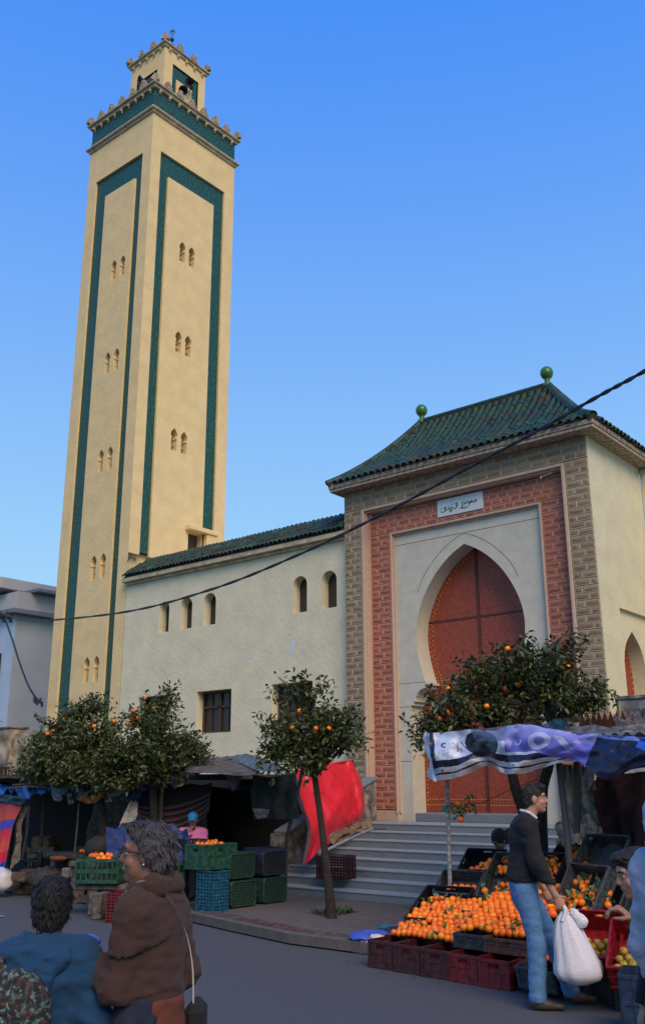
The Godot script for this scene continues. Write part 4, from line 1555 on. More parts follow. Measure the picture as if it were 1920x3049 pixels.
# ---------------------------------------------------------------- stalls on the left
func left_stalls() -> void:
	var b := MB.new()
	var o: Node3D
	# crates piled at the right end of the stall, their bottoms turned to the stairs
	var rx := Transform3D(Basis(Vector3(0, 0, -1), Vector3.UP, Vector3(1, 0, 0)), Vector3.ZERO)
	for e in [[-10.08, 0.12, M.dark_green_plastic, M.green_bottom, "green crate on its side at the pavement, lower left of four"], [-10.06, 0.485, M.dark_green_plastic, M.green_bottom, "green crate on its side, upper left of four beside the stairs"], [-10.75, 0.12, M.dark_green_plastic, M.green_bottom, "green crate on its side, lower right of four beside the stairs"], [-10.73, 0.485, M.grey_plastic, M.grey_bottom, "dark grey crate on its side on top of a green one beside the stairs"]]:
		var t := rx
		t.origin = Vector3(-9.82 + R(-0.02, 0.02), e[1], e[0])
		tipped_crate(e[4], t, 0.53, 0.36, 0.34, e[2], e[3], "crates on their sides by the stairs")
	# lattice crate on end, green crates of fruit on the counter
	var tq := Transform3D(Basis(Vector3(0, 0, -1), Vector3.UP, Vector3(1, 0, 0)), Vector3(-9.86, 0.12, -9.52))
	crate("lattice_crate", "turquoise lattice crate standing on end beside the green ones", tq, Vector3(0.28, 0.52, 0.34), M.blue_plastic, 1)
	crate("green_crate", "green slatted crate with a few oranges on top of the turquoise lattice crate", Transform3D(turned(PI / 2), Vector3(-10.05, 0.645, -9.66)), Vector3(0.60, 0.33, 0.42), M.green_plastic, 2)
	crate("green_crate", "green crate full of oranges right of the woman's head", Transform3D(turned(1.2), Vector3(-10.62, 0.40, -9.25)), Vector3(0.56, 0.33, 0.40), M.green_plastic, 0)
	crate("dark_crate", "dark crate under the green one full of oranges, right of the woman", Transform3D(turned(1.2), Vector3(-10.6, 0.04, -9.25)), Vector3(0.54, 0.35, 0.38), M.grey_plastic, 0)
	crate("green_crate", "green slatted crate on the stone trestle left of the woman's face", Transform3D(turned(0.62), Vector3(-11.55, 0.43, -8.95)), Vector3(0.62, 0.33, 0.42), M.green_plastic, 0)
	crate("red_crate", "faded red lattice crate on the road behind the woman's shoulder", Transform3D(turned(0.62), Vector3(-10.72, 0.0, -8.74)), Vector3(0.42, 0.38, 0.34), M.red_plastic, 1)
	var OR := ["orange0", "orange1", "orange2"]
	pile("orange", "orange in the full green crate right of the woman's head", "orange", "oranges in the green crate behind the woman", Vector3(-10.66, 0.71, -9.02), Vector3(-10.42, 0.70, -9.30), Vector3(-10.55, 0.84, -9.48), Vector3(-10.84, 0.84, -9.2), 0.038, OR, 1.0, 0.15)
	pile("orange", "orange in the slatted green crate left of the woman's face", "orange", "oranges in the green crate on the trestle", Vector3(-11.55, 0.75, -8.86), Vector3(-11.35, 0.75, -8.98), Vector3(-11.5, 0.80, -9.1), Vector3(-11.66, 0.80, -9.0), 0.038, OR, 1.0, 0.0)
	pile("orange", "orange showing over the rim of the crate on the turquoise one", "orange", "oranges in the crate on the turquoise one", Vector3(-10.0, 0.955, -9.45), Vector3(-9.95, 0.955, -9.85), Vector3(-10.15, 0.965, -9.85), Vector3(-10.2, 0.965, -9.5), 0.036, ["orange3"], 0.9, 0.0)
	# stone trestles and slabs
	for e in [["rough stone slab table before the dark shack, nearer of two", Vector3(-12.75, 0, -9.62), 0.62, 0.3, 0.55], ["long wooden table board before the dark shack, farther of two", Vector3(-13.55, 0, -10.05), 1.5, 0.42, 0.62]]:
		var p: Vector3 = e[1]
		o = thing("slab_table", e[0], "table", p)
		b = MB.new()
		b.box(Transform3D(turned(0.0), p + Vector3(0, e[4] + 0.035, 0)), Vector3(e[2], 0.085, e[3]), 0.012)
		part("table_top", b, M.block_stone if e[2] < 1 else M.old_wood, o)
		for s in [-1.0, 1.0]:
			b = MB.new()
			b.box(T(p + Vector3(s * e[2] * 0.36, e[4] / 2 - 0.004, 0), 0.05 * s), Vector3(0.13, e[4], e[3] * 0.7), 0.015)
			part("leg", b, M.block_stone, o)
	o = thing("stone_trestle", "row of upright stone posts carrying the green crate left of the woman", "trestle", Vector3(-11.55, 0, -8.95))
	for q in [Vector3(-11.95, 0, -9.2), Vector3(-11.62, 0, -8.95), Vector3(-11.2, 0, -8.72), Vector3(-12.2, 0, -9.38)]:
		b = MB.new()
		b.box(T(q + Vector3(0, 0.17, 0), 0.5 + R(-0.1, 0.1)), Vector3(0.13, 0.34, 0.30), 0.015)
		part("post", b, M.block_stone, o)
	b = MB.new()
	b.box(Transform3D(turned(0.62), Vector3(-11.6, 0.375, -8.96)), Vector3(0.95, 0.075, 0.32), 0.015)
	part("top_slab", b, M.block_stone, o)
	# cobalt cloth over the counter with the melons, and the sloping white flap
	o = thing("covered_counter", "counter covered by a stained cobalt blue cloth with yellow melons on it", "counter", Vector3(-11.9, 0.5, -10.2))
	b = sheet(Vector3(-12.355, 1.105, -9.63), Vector3(-11.086, 1.088, -10.163), Vector3(-10.795, 0.708, -10.015), Vector3(-11.77, 0.712, -9.206), 18, 10, 0.22, 5, 2, 0.0, 31.0)
	part("cloth_front", b, M.cobalt, o)
	b = sheet(Vector3(-13.049, 1.108, -10.353), Vector3(-11.915, 1.088, -10.774), Vector3(-11.086, 1.088, -10.163), Vector3(-12.305, 1.065, -9.671), 14, 5, 0.08, 4, 2, 0.0, 32.0)
	part("cloth_top", b, M.cobalt, o)
	var mel := [[410, 2478, 15.3, 0.085], [442, 2480, 15.25, 0.085], [458, 2468, 15.5, 0.075], [482, 2466, 15.45, 0.085], [506, 2470, 15.4, 0.075], [428, 2484, 15.2, 0.07]]
	var spots := [Vector3(-11.985, 1.064, -9.937), Vector3(-11.817, 1.056, -10.011), Vector3(-11.949, 1.11, -10.227), Vector3(-11.809, 1.121, -10.278), Vector3(-11.678, 1.108, -10.322), Vector3(-11.806, 1.031, -9.89)]
	for i in 6:
		b = MB.new()
		b.ball(spots[i], Vector3(1.12, 0.95, 1.0) * mel[i][3], 14, 9, Basis(Vector3.UP, i * 1.3))
		one("melon", b, M.melon, ["leftmost yellow melon on the cobalt cloth", "second yellow melon from the left, in front on the cobalt cloth", "yellow melon half hidden in the middle of the row", "largest yellow melon, right of the middle on the cloth", "rightmost yellow melon on the cobalt cloth", "small yellow melon in front at the left of the row"][i], "melon")
	one("white_flap", sheet(Vector3(-12.341, 1.498, -10.031), Vector3(-12.309, 1.522, -10.188), Vector3(-11.952, 1.009, -9.834), Vector3(-12.035, 0.691, -9.376), 8, 12, 0.12, 2, 3, 0.0, 33.0), M.white_cloth, "dirty white tent flap sloping down left of the cobalt cloth", "tent flap")
	one("blue_flap", sheet(Vector3(-12.37, 1.341, -10.202), Vector3(-12.326, 1.367, -10.239), Vector3(-12.101, 1.07, -10.1), Vector3(-12.262, 1.001, -9.837), 5, 6, 0.08, 2, 2, 0.0, 34.0), M.cobalt, "narrow blue cloth strip hanging beside the white flap", "cloth")
	# striped blanket hung in a curve
	var im := stripes(256, 128, Color(0.10, 0.07, 0.07))
	for x in 256:
		for y in 128:
			var v := y / 128.0
			var c := Color(0.14, 0.115, 0.11)
			if v > 0.28:
				var w := fposmod(v * 6.5, 1.0)
				c = Color(0.27, 0.10, 0.11) if w < 0.28 else Color(0.33, 0.27, 0.25) if w < 0.66 else Color(0.11, 0.075, 0.08)
			im.set_pixel(x, y, c)
	pic_mat("blanket_print", im, 0.95)
	var rows := []
	for j in 9:
		var f := 1.0 - j / 8.0
		var row := PackedVector3Array()
		for i in 21:
			var u := i / 20.0
			var p: Vector3 = Vector3(-12.721, 1.57, -10.496).lerp(Vector3(-11.33, 1.802, -10.87), u).lerp(Vector3(-12.419, 1.183, -10.356).lerp(Vector3(-11.276, 1.369, -10.785), u), f)
			p.y -= 0.85 * u * (1 - u) * (0.1 + f)
			p += Vector3(0.5, 0, 0.8) * 0.05 * sin(u * 20.0) * f
			row.append(p)
		rows.append(row)
	b = MB.new()
	b.grid(rows)
	one("striped_blanket", b, M.blanket_print, "dark blanket with maroon and grey stripes hanging in a curve behind the melons", "blanket")
	# dark hollow of the stalls: back and side walls of old tarpaulin
	o = thing("stall_shelter", "low dark market shelter of poles and old sheets built against the mosque wall", "shelter", Vector3(-13, 0, -12))
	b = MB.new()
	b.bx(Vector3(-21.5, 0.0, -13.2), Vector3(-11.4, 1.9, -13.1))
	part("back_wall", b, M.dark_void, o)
	b = MB.new()
	b.bx(Vector3(-13.0, 1.86, -13.15), Vector3(-11.35, 1.94, -11.2))
	b.box(Transform3D(turned(0.02, -0.09), Vector3(-16.2, 1.78, -11.5)), Vector3(7.0, 0.05, 3.3))
	part("roof", b, M.old_wood, o)
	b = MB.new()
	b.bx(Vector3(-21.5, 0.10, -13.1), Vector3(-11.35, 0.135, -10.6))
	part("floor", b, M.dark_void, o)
	for p in [Vector3(-16.6, 0, -10.2), Vector3(-14.9, 0, -10.2), Vector3(-12.0, 0, -10.4), Vector3(-15.9, 0, -10.25)]:
		b = MB.new()
		b.tube([p, p + Vector3(0.02, 0.9, 0), p + Vector3(0, 1.75, 0)], [0.035], 7)
		part("post", b, M.old_wood, o)
	# grey canopy, green hanging net
	o = thing("grey_canopy", "sagging dark grey canopy with a steel blue patch over the pink seller", "canopy", Vector3(-10.5, 2.1, -10.8))
	b = sheet(Vector3(-11.577, 2.189, -10.665), Vector3(-11.388, 2.218, -11.212), Vector3(-9.817, 1.878, -10.566), Vector3(-10.888, 1.943, -9.938), 12, 8, 0.035, 3, 2, 0.0, 41.0)
	part("grey_cloth", b, M.tarp_grey, o)
	b = sheet(Vector3(-11.419, 2.213, -11.212), Vector3(-11.129, 2.265, -11.427), Vector3(-9.554, 1.936, -10.914), Vector3(-10.079, 1.959, -10.609), 10, 8, 0.03, 3, 2, 0.0, 42.0)
	part("steel_patch", b, M.tarp_steel, o)
	b = sheet(Vector3(-11.164, 2.267, -11.463), Vector3(-12.582, 2.029, -10.871), Vector3(-11.64, 1.701, -10.353), Vector3(-11.066, 1.949, -10.309), 8, 6, 0.05, 3, 2, 0.0, 43.0)
	part("rear_cloth", b, M.tarp_grey, o)
	b = MB.new()
	b.tube([Vector3(-10.88, 1.943, -9.944), Vector3(-10.492, 1.952, -10.396), Vector3(-9.817, 1.873, -10.566), Vector3(-9.561, 1.926, -10.908)], [0.014], 6)
	part("hem_rope", b, M.iron, o)
	b = sheet(Vector3(-10.953, 1.942, -10.793), Vector3(-10.748, 1.901, -10.963), Vector3(-10.814, 1.698, -10.908), Vector3(-10.874, 1.668, -10.858), 5, 5, 0.06, 3, 3, 0.0, 44.0)
	part("torn_strip", b, M.grey_cloth, o)
	bar([Vector3(-10.12, 0.12, -11.28), Vector3(-10.1, 1.0, -11.3), Vector3(-9.62, 1.95, -11.1)], [0.028], M.old_wood, "pole", "wooden pole under the right corner of the grey canopy", "pole")
	one("green_net", sheet(Vector3(-10.545, 1.899, -11.002), Vector3(-9.821, 1.913, -11.212), Vector3(-9.799, 1.266, -11.23), Vector3(-10.548, 1.249, -10.999), 12, 8, 0.14, 4, 1, 0.0, 45.0), M.net_green, "dark green shade net hanging behind the stacked crates", "net")
	one("pale_carton", sheet(Vector3(-10.411, 1.421, -10.853), Vector3(-10.145, 1.403, -10.943), Vector3(-10.171, 1.282, -10.922), Vector3(-10.358, 1.265, -10.897), 4, 3, 0.05, 3, 3, 0.0, 46.0), M.grey_cloth, "torn pale carton hanging under the green net", "carton")
	crate("dim_crate", "dim blue crate in the shade behind the stacked green ones", Transform3D(turned(1.4), Vector3(-10.3, 0.55, -11.0)), Vector3(0.5, 0.3, 0.36), M.navy_plastic, 0)
	crate("dim_crate", "dim green crate of reddish fruit in the shade behind the counter", Transform3D(turned(1.3), Vector3(-10.75, 0.62, -10.4)), Vector3(0.5, 0.26, 0.36), M.dark_green_plastic, 0)
	pile("tomato", "dull red tomato in the shaded crate behind the counter", "tomato", "tomatoes in the shade", Vector3(-10.85, 0.9, -10.25), Vector3(-10.7, 0.9, -10.6), Vector3(-10.9, 0.94, -10.6), Vector3(-11.0, 0.94, -10.3), 0.035, ["orange3"], 0.9, 0.0)
	# shack roof edge: tarps, cloths and sticks
	one("blue_tarpaulin", sheet(Vector3(-16.466, 1.802, -9.987), Vector3(-15.034, 1.697, -10.136), Vector3(-14.671, 1.586, -9.788), Vector3(-15.729, 1.62, -9.559), 20, 6, 0.25, 6, 2, 0.0, 51.0), M.tarp_blue, "crumpled bright blue tarpaulin hanging over the shack roof at far left", "tarpaulin")
	one("blue_tarpaulin", sheet(Vector3(-15.036, 1.737, -10.134), Vector3(-14.439, 1.752, -10.11), Vector3(-14.3, 1.674, -9.965), Vector3(-14.703, 1.641, -9.891), 8, 4, 0.12, 4, 2, 0.0, 52.0), M.tarp_blue, "narrow strip of blue tarpaulin in the middle of the shack roof edge", "tarpaulin")
	one("dark_tarpaulin", sheet(Vector3(-15.731, 1.643, -9.558), Vector3(-14.738, 1.586, -9.732), Vector3(-14.751, 1.453, -9.721), Vector3(-15.72, 1.505, -9.567), 10, 4, 0.1, 4, 2, 0.0, 53.0), M.tarp_teal, "dark navy tarpaulin fringe under the bright blue one at far left", "tarpaulin")
	one("grey_tarpaulin", sheet(Vector3(-14.776, 1.737, -10.22), Vector3(-13.52, 1.787, -10.353), Vector3(-13.181, 1.558, -9.854), Vector3(-14.149, 1.62, -9.831), 18, 6, 0.2, 5, 2, 0.0, 54.0), M.grey_cloth, "crumpled grey tarpaulin on the shack roof edge", "tarpaulin")
	one("pale_rag", sheet(Vector3(-14.153, 1.697, -9.827), Vector3(-13.912, 1.652, -9.897), Vector3(-13.863, 1.513, -9.808), Vector3(-14.036, 1.523, -9.795), 5, 6, 0.1, 3, 2, 0.0, 55.0), M.white_cloth, "pale grey rag hanging from the shack roof edge, left one", "rag")
	one("pale_rag", sheet(Vector3(-13.801, 1.642, -9.859), Vector3(-13.723, 1.641, -9.924), Vector3(-13.596, 1.481, -9.9), Vector3(-13.664, 1.46, -9.843), 4, 6, 0.08, 3, 2, 0.0, 56.0), M.white_cloth, "pale rag hanging from the shack roof edge beside the orange cloth", "rag")
	one("orange_cloth", sheet(Vector3(-13.492, 1.567, -9.856), Vector3(-12.836, 1.694, -10.011), Vector3(-12.815, 1.548, -9.898), Vector3(-13.279, 1.495, -9.773), 12, 5, 0.1, 3, 2, 0.02, 57.0), M.orange_cloth, "bright orange cloth rolled along the shack roof edge", "cloth")
	b = crumple(Vector3(-12.914, 1.736, -9.946), Vector3(0.14, 0.07, 0.12), 0.5, 61)
	one("cloth_bundle", b, M.beige_cloth, "knotted beige cloth bundle above the orange cloth", "cloth")
	one("beige_cloth", sheet(Vector3(-12.77, 1.652, -9.936), Vector3(-12.453, 1.781, -10.068), Vector3(-12.51, 1.591, -9.891), Vector3(-12.634, 1.499, -9.789), 8, 5, 0.12, 3, 2, 0.0, 58.0), M.beige_cloth, "frayed beige cloth at the end of the shack roof edge", "cloth")
	one("teal_tarpaulin", sheet(Vector3(-12.628, 1.672, -10.053), Vector3(-12.313, 1.914, -10.574), Vector3(-12.199, 1.559, -10.149), Vector3(-12.398, 1.53, -9.854), 10, 6, 0.15, 3, 2, 0.0, 59.0), M.tarp_teal, "dark teal tarpaulin corner over the melon counter", "tarpaulin")
	one("grey_strip", sheet(Vector3(-12.579, 1.798, -10.224), Vector3(-12.384, 2.014, -10.775), Vector3(-12.27, 1.903, -10.61), Vector3(-12.481, 1.755, -10.175), 8, 3, 0.05, 3, 2, 0.0, 60.0), M.tarp_grey, "folded grey strip along the top of the teal tarpaulin", "tarpaulin")
	var sticks := [Vector3(-15.372, 1.779, -9.856), Vector3(-14.432, 1.786, -10.116), Vector3(-15.634, 1.828, -10.158), Vector3(-14.683, 1.846, -10.427), Vector3(-14.829, 1.765, -10.046), Vector3(-14.513, 1.821, -10.309), Vector3(-15.325, 1.722, -9.764), Vector3(-14.565, 1.742, -10.005), Vector3(-15.088, 1.895, -10.351), Vector3(-14.452, 1.736, -10.099), Vector3(-14.73, 1.869, -10.388), Vector3(-14.228, 1.735, -10.155)]
	for i in 6: bar([sticks[i * 2], (sticks[i * 2] + sticks[i * 2 + 1]) * 0.5 + Vector3(0, 0.02, 0), sticks[i * 2 + 1]], [0.022, 0.02, 0.015], M.old_wood, "stick", "grey stick lying on the shack roof under the wide orange tree", "stick", "sticks on the shack roof")
	crate("wooden_crate", "old wooden crate on the shack roof at the far left edge", Transform3D(turned(0.5), Vector3(-17.15, 1.78, -10.5)), Vector3(0.55, 0.36, 0.36), M.old_wood, 0)
	b = MB.new()
	b.box(Transform3D(turned(0.5, 0.08), Vector3(-17.2, 2.19, -10.5)), Vector3(0.66, 0.03, 0.44), 0.006)
	one("crate_lid", b, M.zinc, "grey board lying across the old wooden crate on the roof", "board")
	# bright striped cloth at far left, white sack below it
	im = stripes(128, 256, Color(0.6, 0.1, 0.2))
	for x in 128:
		for y in 256:
			var v := y / 256.0 + 0.10 * (x / 128.0 - 0.5)
			var c := Color(0.55, 0.13, 0.24).lerp(Color(0.72, 0.26, 0.16), clampf(v * 4.5, 0, 1))
			if v > 0.27 and v < 0.41: c = Color(0.28, 0.24, 0.60)
			elif v >= 0.41 and v < 0.60: c = Color(0.80, 0.10, 0.20).lerp(Color(0.86, 0.24, 0.22), (v - 0.41) * 5)
			elif v >= 0.60 and v < 0.75: c = Color(0.84, 0.28, 0.20)
			elif v >= 0.75 and v < 0.92: c = Color(0.80, 0.08, 0.18)
			elif v >= 0.92: c = Color(0.08, 0.22, 0.60)
			im.set_pixel(x, y, c)
	pic_mat("stripe_print", im, 0.6)
	one("striped_cloth", sheet(Vector3(-15.993, 1.492, -9.6), Vector3(-14.888, 1.452, -9.737), Vector3(-14.841, 0.398, -9.516), Vector3(-15.539, 0.325, -9.457), 14, 16, 0.12, 5, 0.6, 0.0, 71.0), M.stripe_print, "shiny cloth of red, orange and violet bands hanging at the far left edge", "cloth")
	b = crumple(Vector3(-14.696, 0.257, -9.377), Vector3(0.2, 0.2, 0.18), 0.3, 73)
	one("white_bag", b, M.bag_white, "full white plastic bag on the ground under the striped cloth", "bag")
	one("brown_tarpaulin", sheet(Vector3(-15.074, 1.483, -9.843), Vector3(-14.904, 1.456, -9.854), Vector3(-14.757, 0.56, -9.716), Vector3(-14.886, 0.401, -9.609), 4, 10, 0.1, 2, 3, 0.0, 74.0), M.beige_cloth, "dull brown sheet edge beside the striped cloth", "tarpaulin")
	# goods glimpsed inside the dark shack
	var dim := [["brown carton stacked inside the dark shack, lower left", -16.3, 0.14, -11.2, 0.5, 0.4, M.cardboard], ["brown carton on top of the lower one inside the dark shack", -16.25, 0.55, -11.25, 0.42, 0.3, M.cardboard], ["pale sack leaning inside the dark shack, middle", -15.2, 0.14, -11.4, 0.5, 0.55, M.beige_cloth], ["grey sack beside the pale one inside the dark shack", -14.5, 0.14, -11.3, 0.55, 0.45, M.grey_cloth]]
	for e in dim:
		b = MB.new()
		b.box(Transform3D(turned(R(-0.4, 0.4), R(-0.06, 0.06)), Vector3(e[1], e[2] + e[5] / 2, e[3])), Vector3(e[4], e[5], 0.4), 0.03 if e[6] == M.cardboard else 0.12)
		one("carton" if e[6] == M.cardboard else "sack", b, e[6], e[0], "carton" if e[6] == M.cardboard else "sack")
	for e in [["dim green crate on the floor inside the shack, left", -15.7, 0.14, -10.8, M.dark_green_plastic], ["dim red crate on the floor inside the shack, right", -13.9, 0.14, -11.0, M.red_plastic], ["dim wooden crate standing at the back of the shack", -14.6, 0.14, -12.2, M.old_wood], ["dim blue crate under the melon counter", -12.4, 0.14, -10.6, M.blue_plastic]]:
		crate("dim_crate", e[0], Transform3D(turned(R(-0.5, 0.5)), Vector3(e[1], e[2], e[3])), Vector3(0.52, 0.34, 0.38), e[4], 0)
	one("shack_blanket", sheet(Vector3(-16.4, 1.6, -12.4), Vector3(-13.2, 1.6, -12.6), Vector3(-13.2, 0.5, -12.5), Vector3(-16.4, 0.5, -12.3), 16, 6, 0.25, 5, 1, 0.1, 81.0), M.grey_cloth, "dull grey blanket hung across the back of the dark shack", "blanket")
	pile("tomato", "tomato in the heap on the table board before the shack", "tomato", "tomatoes on the table board", Vector3(-13.45, 0.72, -9.95), Vector3(-13.0, 0.72, -9.95), Vector3(-13.05, 0.80, -10.15), Vector3(-13.4, 0.80, -10.15), 0.035, ["orange3"], 0.9, 0.1)
	# poles, props and goods in the dark shack
	bar([Vector3(-13.287, 1.485, -9.767), Vector3(-13.207, 1.083, -9.703), Vector3(-13.137, 0.652, -9.631)], [0.016], M.old_wood, "pole", "thin pole from the orange cloth down to the table board", "pole")
	bar([Vector3(-14.779, 1.429, -9.828), Vector3(-14.776, 0.988, -9.83), Vector3(-14.818, 0.554, -9.795)], [0.03], M.old_wood, "pole", "crooked pole beside the striped cloth", "pole")
	b = crumple(Vector3(-12.901, 0.801, -9.957), Vector3(0.30, 0.19, 0.22), 0.25, 75)
	one("basket", b, M.basket, "big grey woven basket tipped on the table left of the white flap", "basket")
	b = crumple(Vector3(-13.743, 0.62, -9.778), Vector3(0.20, 0.045, 0.12), 0.3, 76)
	one("red_cloth_bundle", b, M.rust_sheet, "flat rust-red bundle at the left end of the table board", "bundle")
	b = crumple(Vector3(-12.627, 0.71, -9.664), Vector3(0.12, 0.045, 0.10), 0.4, 77)
	one("red_fruit_heap", b, M.orange3, "small heap of red fruit on the table board by the white flap", "fruit")
	for e in [[Vector3(-15.028, 0.803, -9.881), Vector3(-14.624, 0.678, -9.826), "grey board propped across the shack front, upper one"], [Vector3(-14.701, 0.726, -9.892), Vector3(-14.158, 0.721, -9.954), "grey board propped across the shack front, lower one"]]:
		b = MB.new()
		var d: Vector3 = (e[1] - e[0])
		b.box(Transform3D(Basis.looking_at(d.normalized(), Vector3.UP), (e[0] + e[1]) * 0.5), Vector3(0.03, 0.09, d.length()), 0.006)
		one("board", b, M.old_wood, e[2], "board")
	var stones := [Vector3(-15.138, 0.1, -9.891), Vector3(-15.033, 0.14, -10.017), Vector3(-14.87, 0.1, -10.099), Vector3(-14.583, 0.3, -9.597), Vector3(-14.783, 0.3, -9.922), Vector3(-14.782, 0.06, -9.847)]
	for i in 6:
		b = MB.new()
		b.box(Transform3D(turned(R(0, 3), R(-0.1, 0.1), R(-0.1, 0.1)), stones[i]), Vector3(R(0.24, 0.36), R(0.14, 0.2), R(0.2, 0.3)), 0.03)
		one("rubble_block", b, M.rubble, "rough brown building block in the rubble at the shack's left foot", "block", "blocks in the rubble")
	b = crumple(Vector3(-14.042, 0.28, -9.849), Vector3(0.38, 0.20, 0.3), 0.3, 78)
	one("herb_heap", b, M.old_wood, "low brown heap of withered greens before the dark shack", "greens")
	crate("red_bucket", "red plastic tub half hidden behind the boy's head", Transform3D(turned(0.4), Vector3(-14.75, 0.04, -10.1)), Vector3(0.34, 0.30, 0.34), M.red_plastic, 2)
	b = MB.new()
	b.box(T(Vector3(-13.178, 0.16, -9.793), 0.5), Vector3(0.36, 0.34, 0.3), 0.02)
	one("navy_box", b, M.navy_plastic, "navy box under the table board by the stone leg", "box")
	b = MB.new()
	b.box(T(Vector3(-13.044, 0.458, -9.448), 0.4), Vector3(0.12, 0.14, 0.12), 0.01)
	one("hollow_block", b, M.concrete, "pale hollow concrete block under the table board", "block")
	crate("dark_bowl", "black plastic basin in front of the seller in pink", Transform3D(turned(1.2), Vector3(-10.9, 0.83, -10.1)), Vector3(0.34, 0.16, 0.3), M.black_plastic, 1)

func market_materials() -> void:
	var stain := noise_tex(0.012, 0.45, 1.0, 5, 41)
	var cloth := noise_tex(0.03, 0.0, 1.0, 5, 43)
	var weave := noise_tex(0.3, 0.0, 1.0, 3, 45)
	var wv := noise_tex(0.3, 0.72, 1.0, 3, 46)
	mat("leaf", 0.062, 0.085, 0.022, 0.5).vertex_color_use_as_albedo = true
	M.leaf.backlight_enabled = true
	M.leaf.backlight = Color(0.16, 0.2, 0.06)
	mat("patch", 0.085, 0.090, 0.098, 0.9, noise_tex(0.3, 0.6, 1.0, 2, 35), 0.5, cloth, 0.4)
	mat("sprig", 0.06, 0.13, 0.03, 0.5)
	mat("bark", 0.05, 0.036, 0.027, 0.95, stain, 3.0, cloth, 1.5)
	mat("twig", 0.055, 0.04, 0.028, 0.9)
	for i in 4:
		mat("orange%d" % i, [0.92, 0.90, 0.95, 0.86][i], [0.215, 0.15, 0.27, 0.18][i], [0.006, 0.005, 0.008, 0.006][i], 0.42, null, 6.0, weave, 0.12)
	mat("apple0", 0.7, 0.46, 0.035, 0.4, stain, 5.0)
	mat("apple1", 0.62, 0.44, 0.05, 0.4, stain, 5.0)
	mat("melon", 0.80, 0.46, 0.035, 0.5, noise_tex(0.05, 0.5, 1.0, 4, 47, 512, FastNoiseLite.TYPE_CELLULAR), 4.0, cloth, 0.5)
	mat("green_plastic", 0.022, 0.115, 0.062, 0.5, stain, 1.6)
	mat("dark_green_plastic", 0.020, 0.080, 0.052, 0.6, stain, 1.6, cloth, 0.4)
	mat("green_bottom", 0.018, 0.070, 0.044, 0.7, stain, 3.0, cloth, 0.5)
	mat("grey_plastic", 0.032, 0.038, 0.052, 0.55, stain, 1.6)
	mat("grey_bottom", 0.03, 0.033, 0.045, 0.7, stain, 3.0, cloth, 0.5)
	mat("blue_plastic", 0.02, 0.17, 0.28, 0.45, stain, 1.6)
	mat("maroon_plastic", 0.085, 0.015, 0.018, 0.5, stain, 2.0)
	mat("red_plastic", 0.22, 0.008, 0.018, 0.5, stain, 2.0)
	mat("scarlet_plastic", 0.40, 0.010, 0.016, 0.45, stain, 2.0)
	mat("brown_plastic", 0.16, 0.05, 0.035, 0.55, stain, 2.0)
	mat("black_plastic", 0.014, 0.015, 0.018, 0.45, stain, 2.0)
	mat("slate_plastic", 0.075, 0.085, 0.095, 0.55, stain, 2.0)
	mat("navy_plastic", 0.02, 0.045, 0.11, 0.45, stain, 2.0)
	mat("wood", 0.14, 0.095, 0.065, 0.9, stain, 2.2, cloth, 0.6)
	mat("old_wood", 0.10, 0.085, 0.07, 0.95, stain, 2.2, cloth, 0.8)
	mat("block_stone", 0.20, 0.165, 0.14, 0.95, stain, 1.4, cloth, 1.2)
	mat("rubble", 0.20, 0.14, 0.10, 0.95, stain, 1.4, cloth, 1.2)
	mat("white_paint", 0.55, 0.54, 0.52, 0.6, stain, 2.5)
	mat("tarp_grey", 0.17, 0.15, 0.125, 0.75, stain, 0.8, cloth, 0.8)
	mat("tarp_blue", 0.02, 0.14, 0.50, 0.45, stain, 1.2, cloth, 1.0)
	mat("tarp_teal", 0.02, 0.08, 0.13, 0.5, stain, 1.2, cloth, 1.0)
	mat("tarp_steel", 0.14, 0.22, 0.26, 0.6, stain, 1.2, cloth, 0.6)
	mat("tarp_red", 0.72, 0.02, 0.035, 0.38, null, 0.7, cloth, 0.5)
	var worn: NoiseTexture2D = noise_tex(0.012, 0.0, 1.0, 6, 51)
	worn.color_ramp.offsets = PackedFloat32Array([0.0, 0.42, 0.62, 0.80])
	worn.color_ramp.colors = PackedColorArray([Color(0.72, 0.72, 0.72), Color(1, 1, 1), Color(1, 1.3, 1.3), Color(0.95, 4.5, 3.4)])
	M.tarp_red.albedo_texture = worn
	mat("tarp_red_worn", 0.55, 0.33, 0.27, 0.7)
	mat("net_green", 0.026, 0.045, 0.04, 0.9, stain, 1.2)
	mat("orange_cloth", 0.72, 0.22, 0.02, 0.7, stain, 1.6, cloth, 0.8)
	mat("beige_cloth", 0.40, 0.33, 0.23, 0.9, stain, 1.6, cloth, 1.0)
	mat("grey_cloth", 0.22, 0.20, 0.20, 0.9, stain, 1.6, cloth, 1.0)
	mat("white_cloth", 0.50, 0.46, 0.42, 0.85, stain, 1.2, cloth, 0.8)
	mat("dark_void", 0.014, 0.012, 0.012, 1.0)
	mat("cobalt", 0.03, 0.065, 0.24, 0.6, stain, 2.2, cloth, 1.2)
	mat("basket", 0.13, 0.12, 0.105, 0.9, weave, 2.0, weave, 1.0)
	mat("cardboard", 0.46, 0.27, 0.12, 0.85, stain, 1.6)
	mat("ink", 0.03, 0.025, 0.02, 0.8)
	mat("clear_sheet", 0.42, 0.46, 0.45, 0.4, stain, 1.2, cloth, 1.0)
	mat("bag_white", 0.62, 0.58, 0.6, 0.4, null, 2.0, cloth, 0.2)
	M.bag_white.backlight_enabled = true
	M.bag_white.backlight = Color(0.3, 0.26, 0.26)
	mat("bag_blue", 0.05, 0.10, 0.50, 0.35, null, 2.0, cloth, 1.0)
	mat("bag_navy", 0.02, 0.025, 0.06, 0.35, null, 2.0, cloth, 1.0)
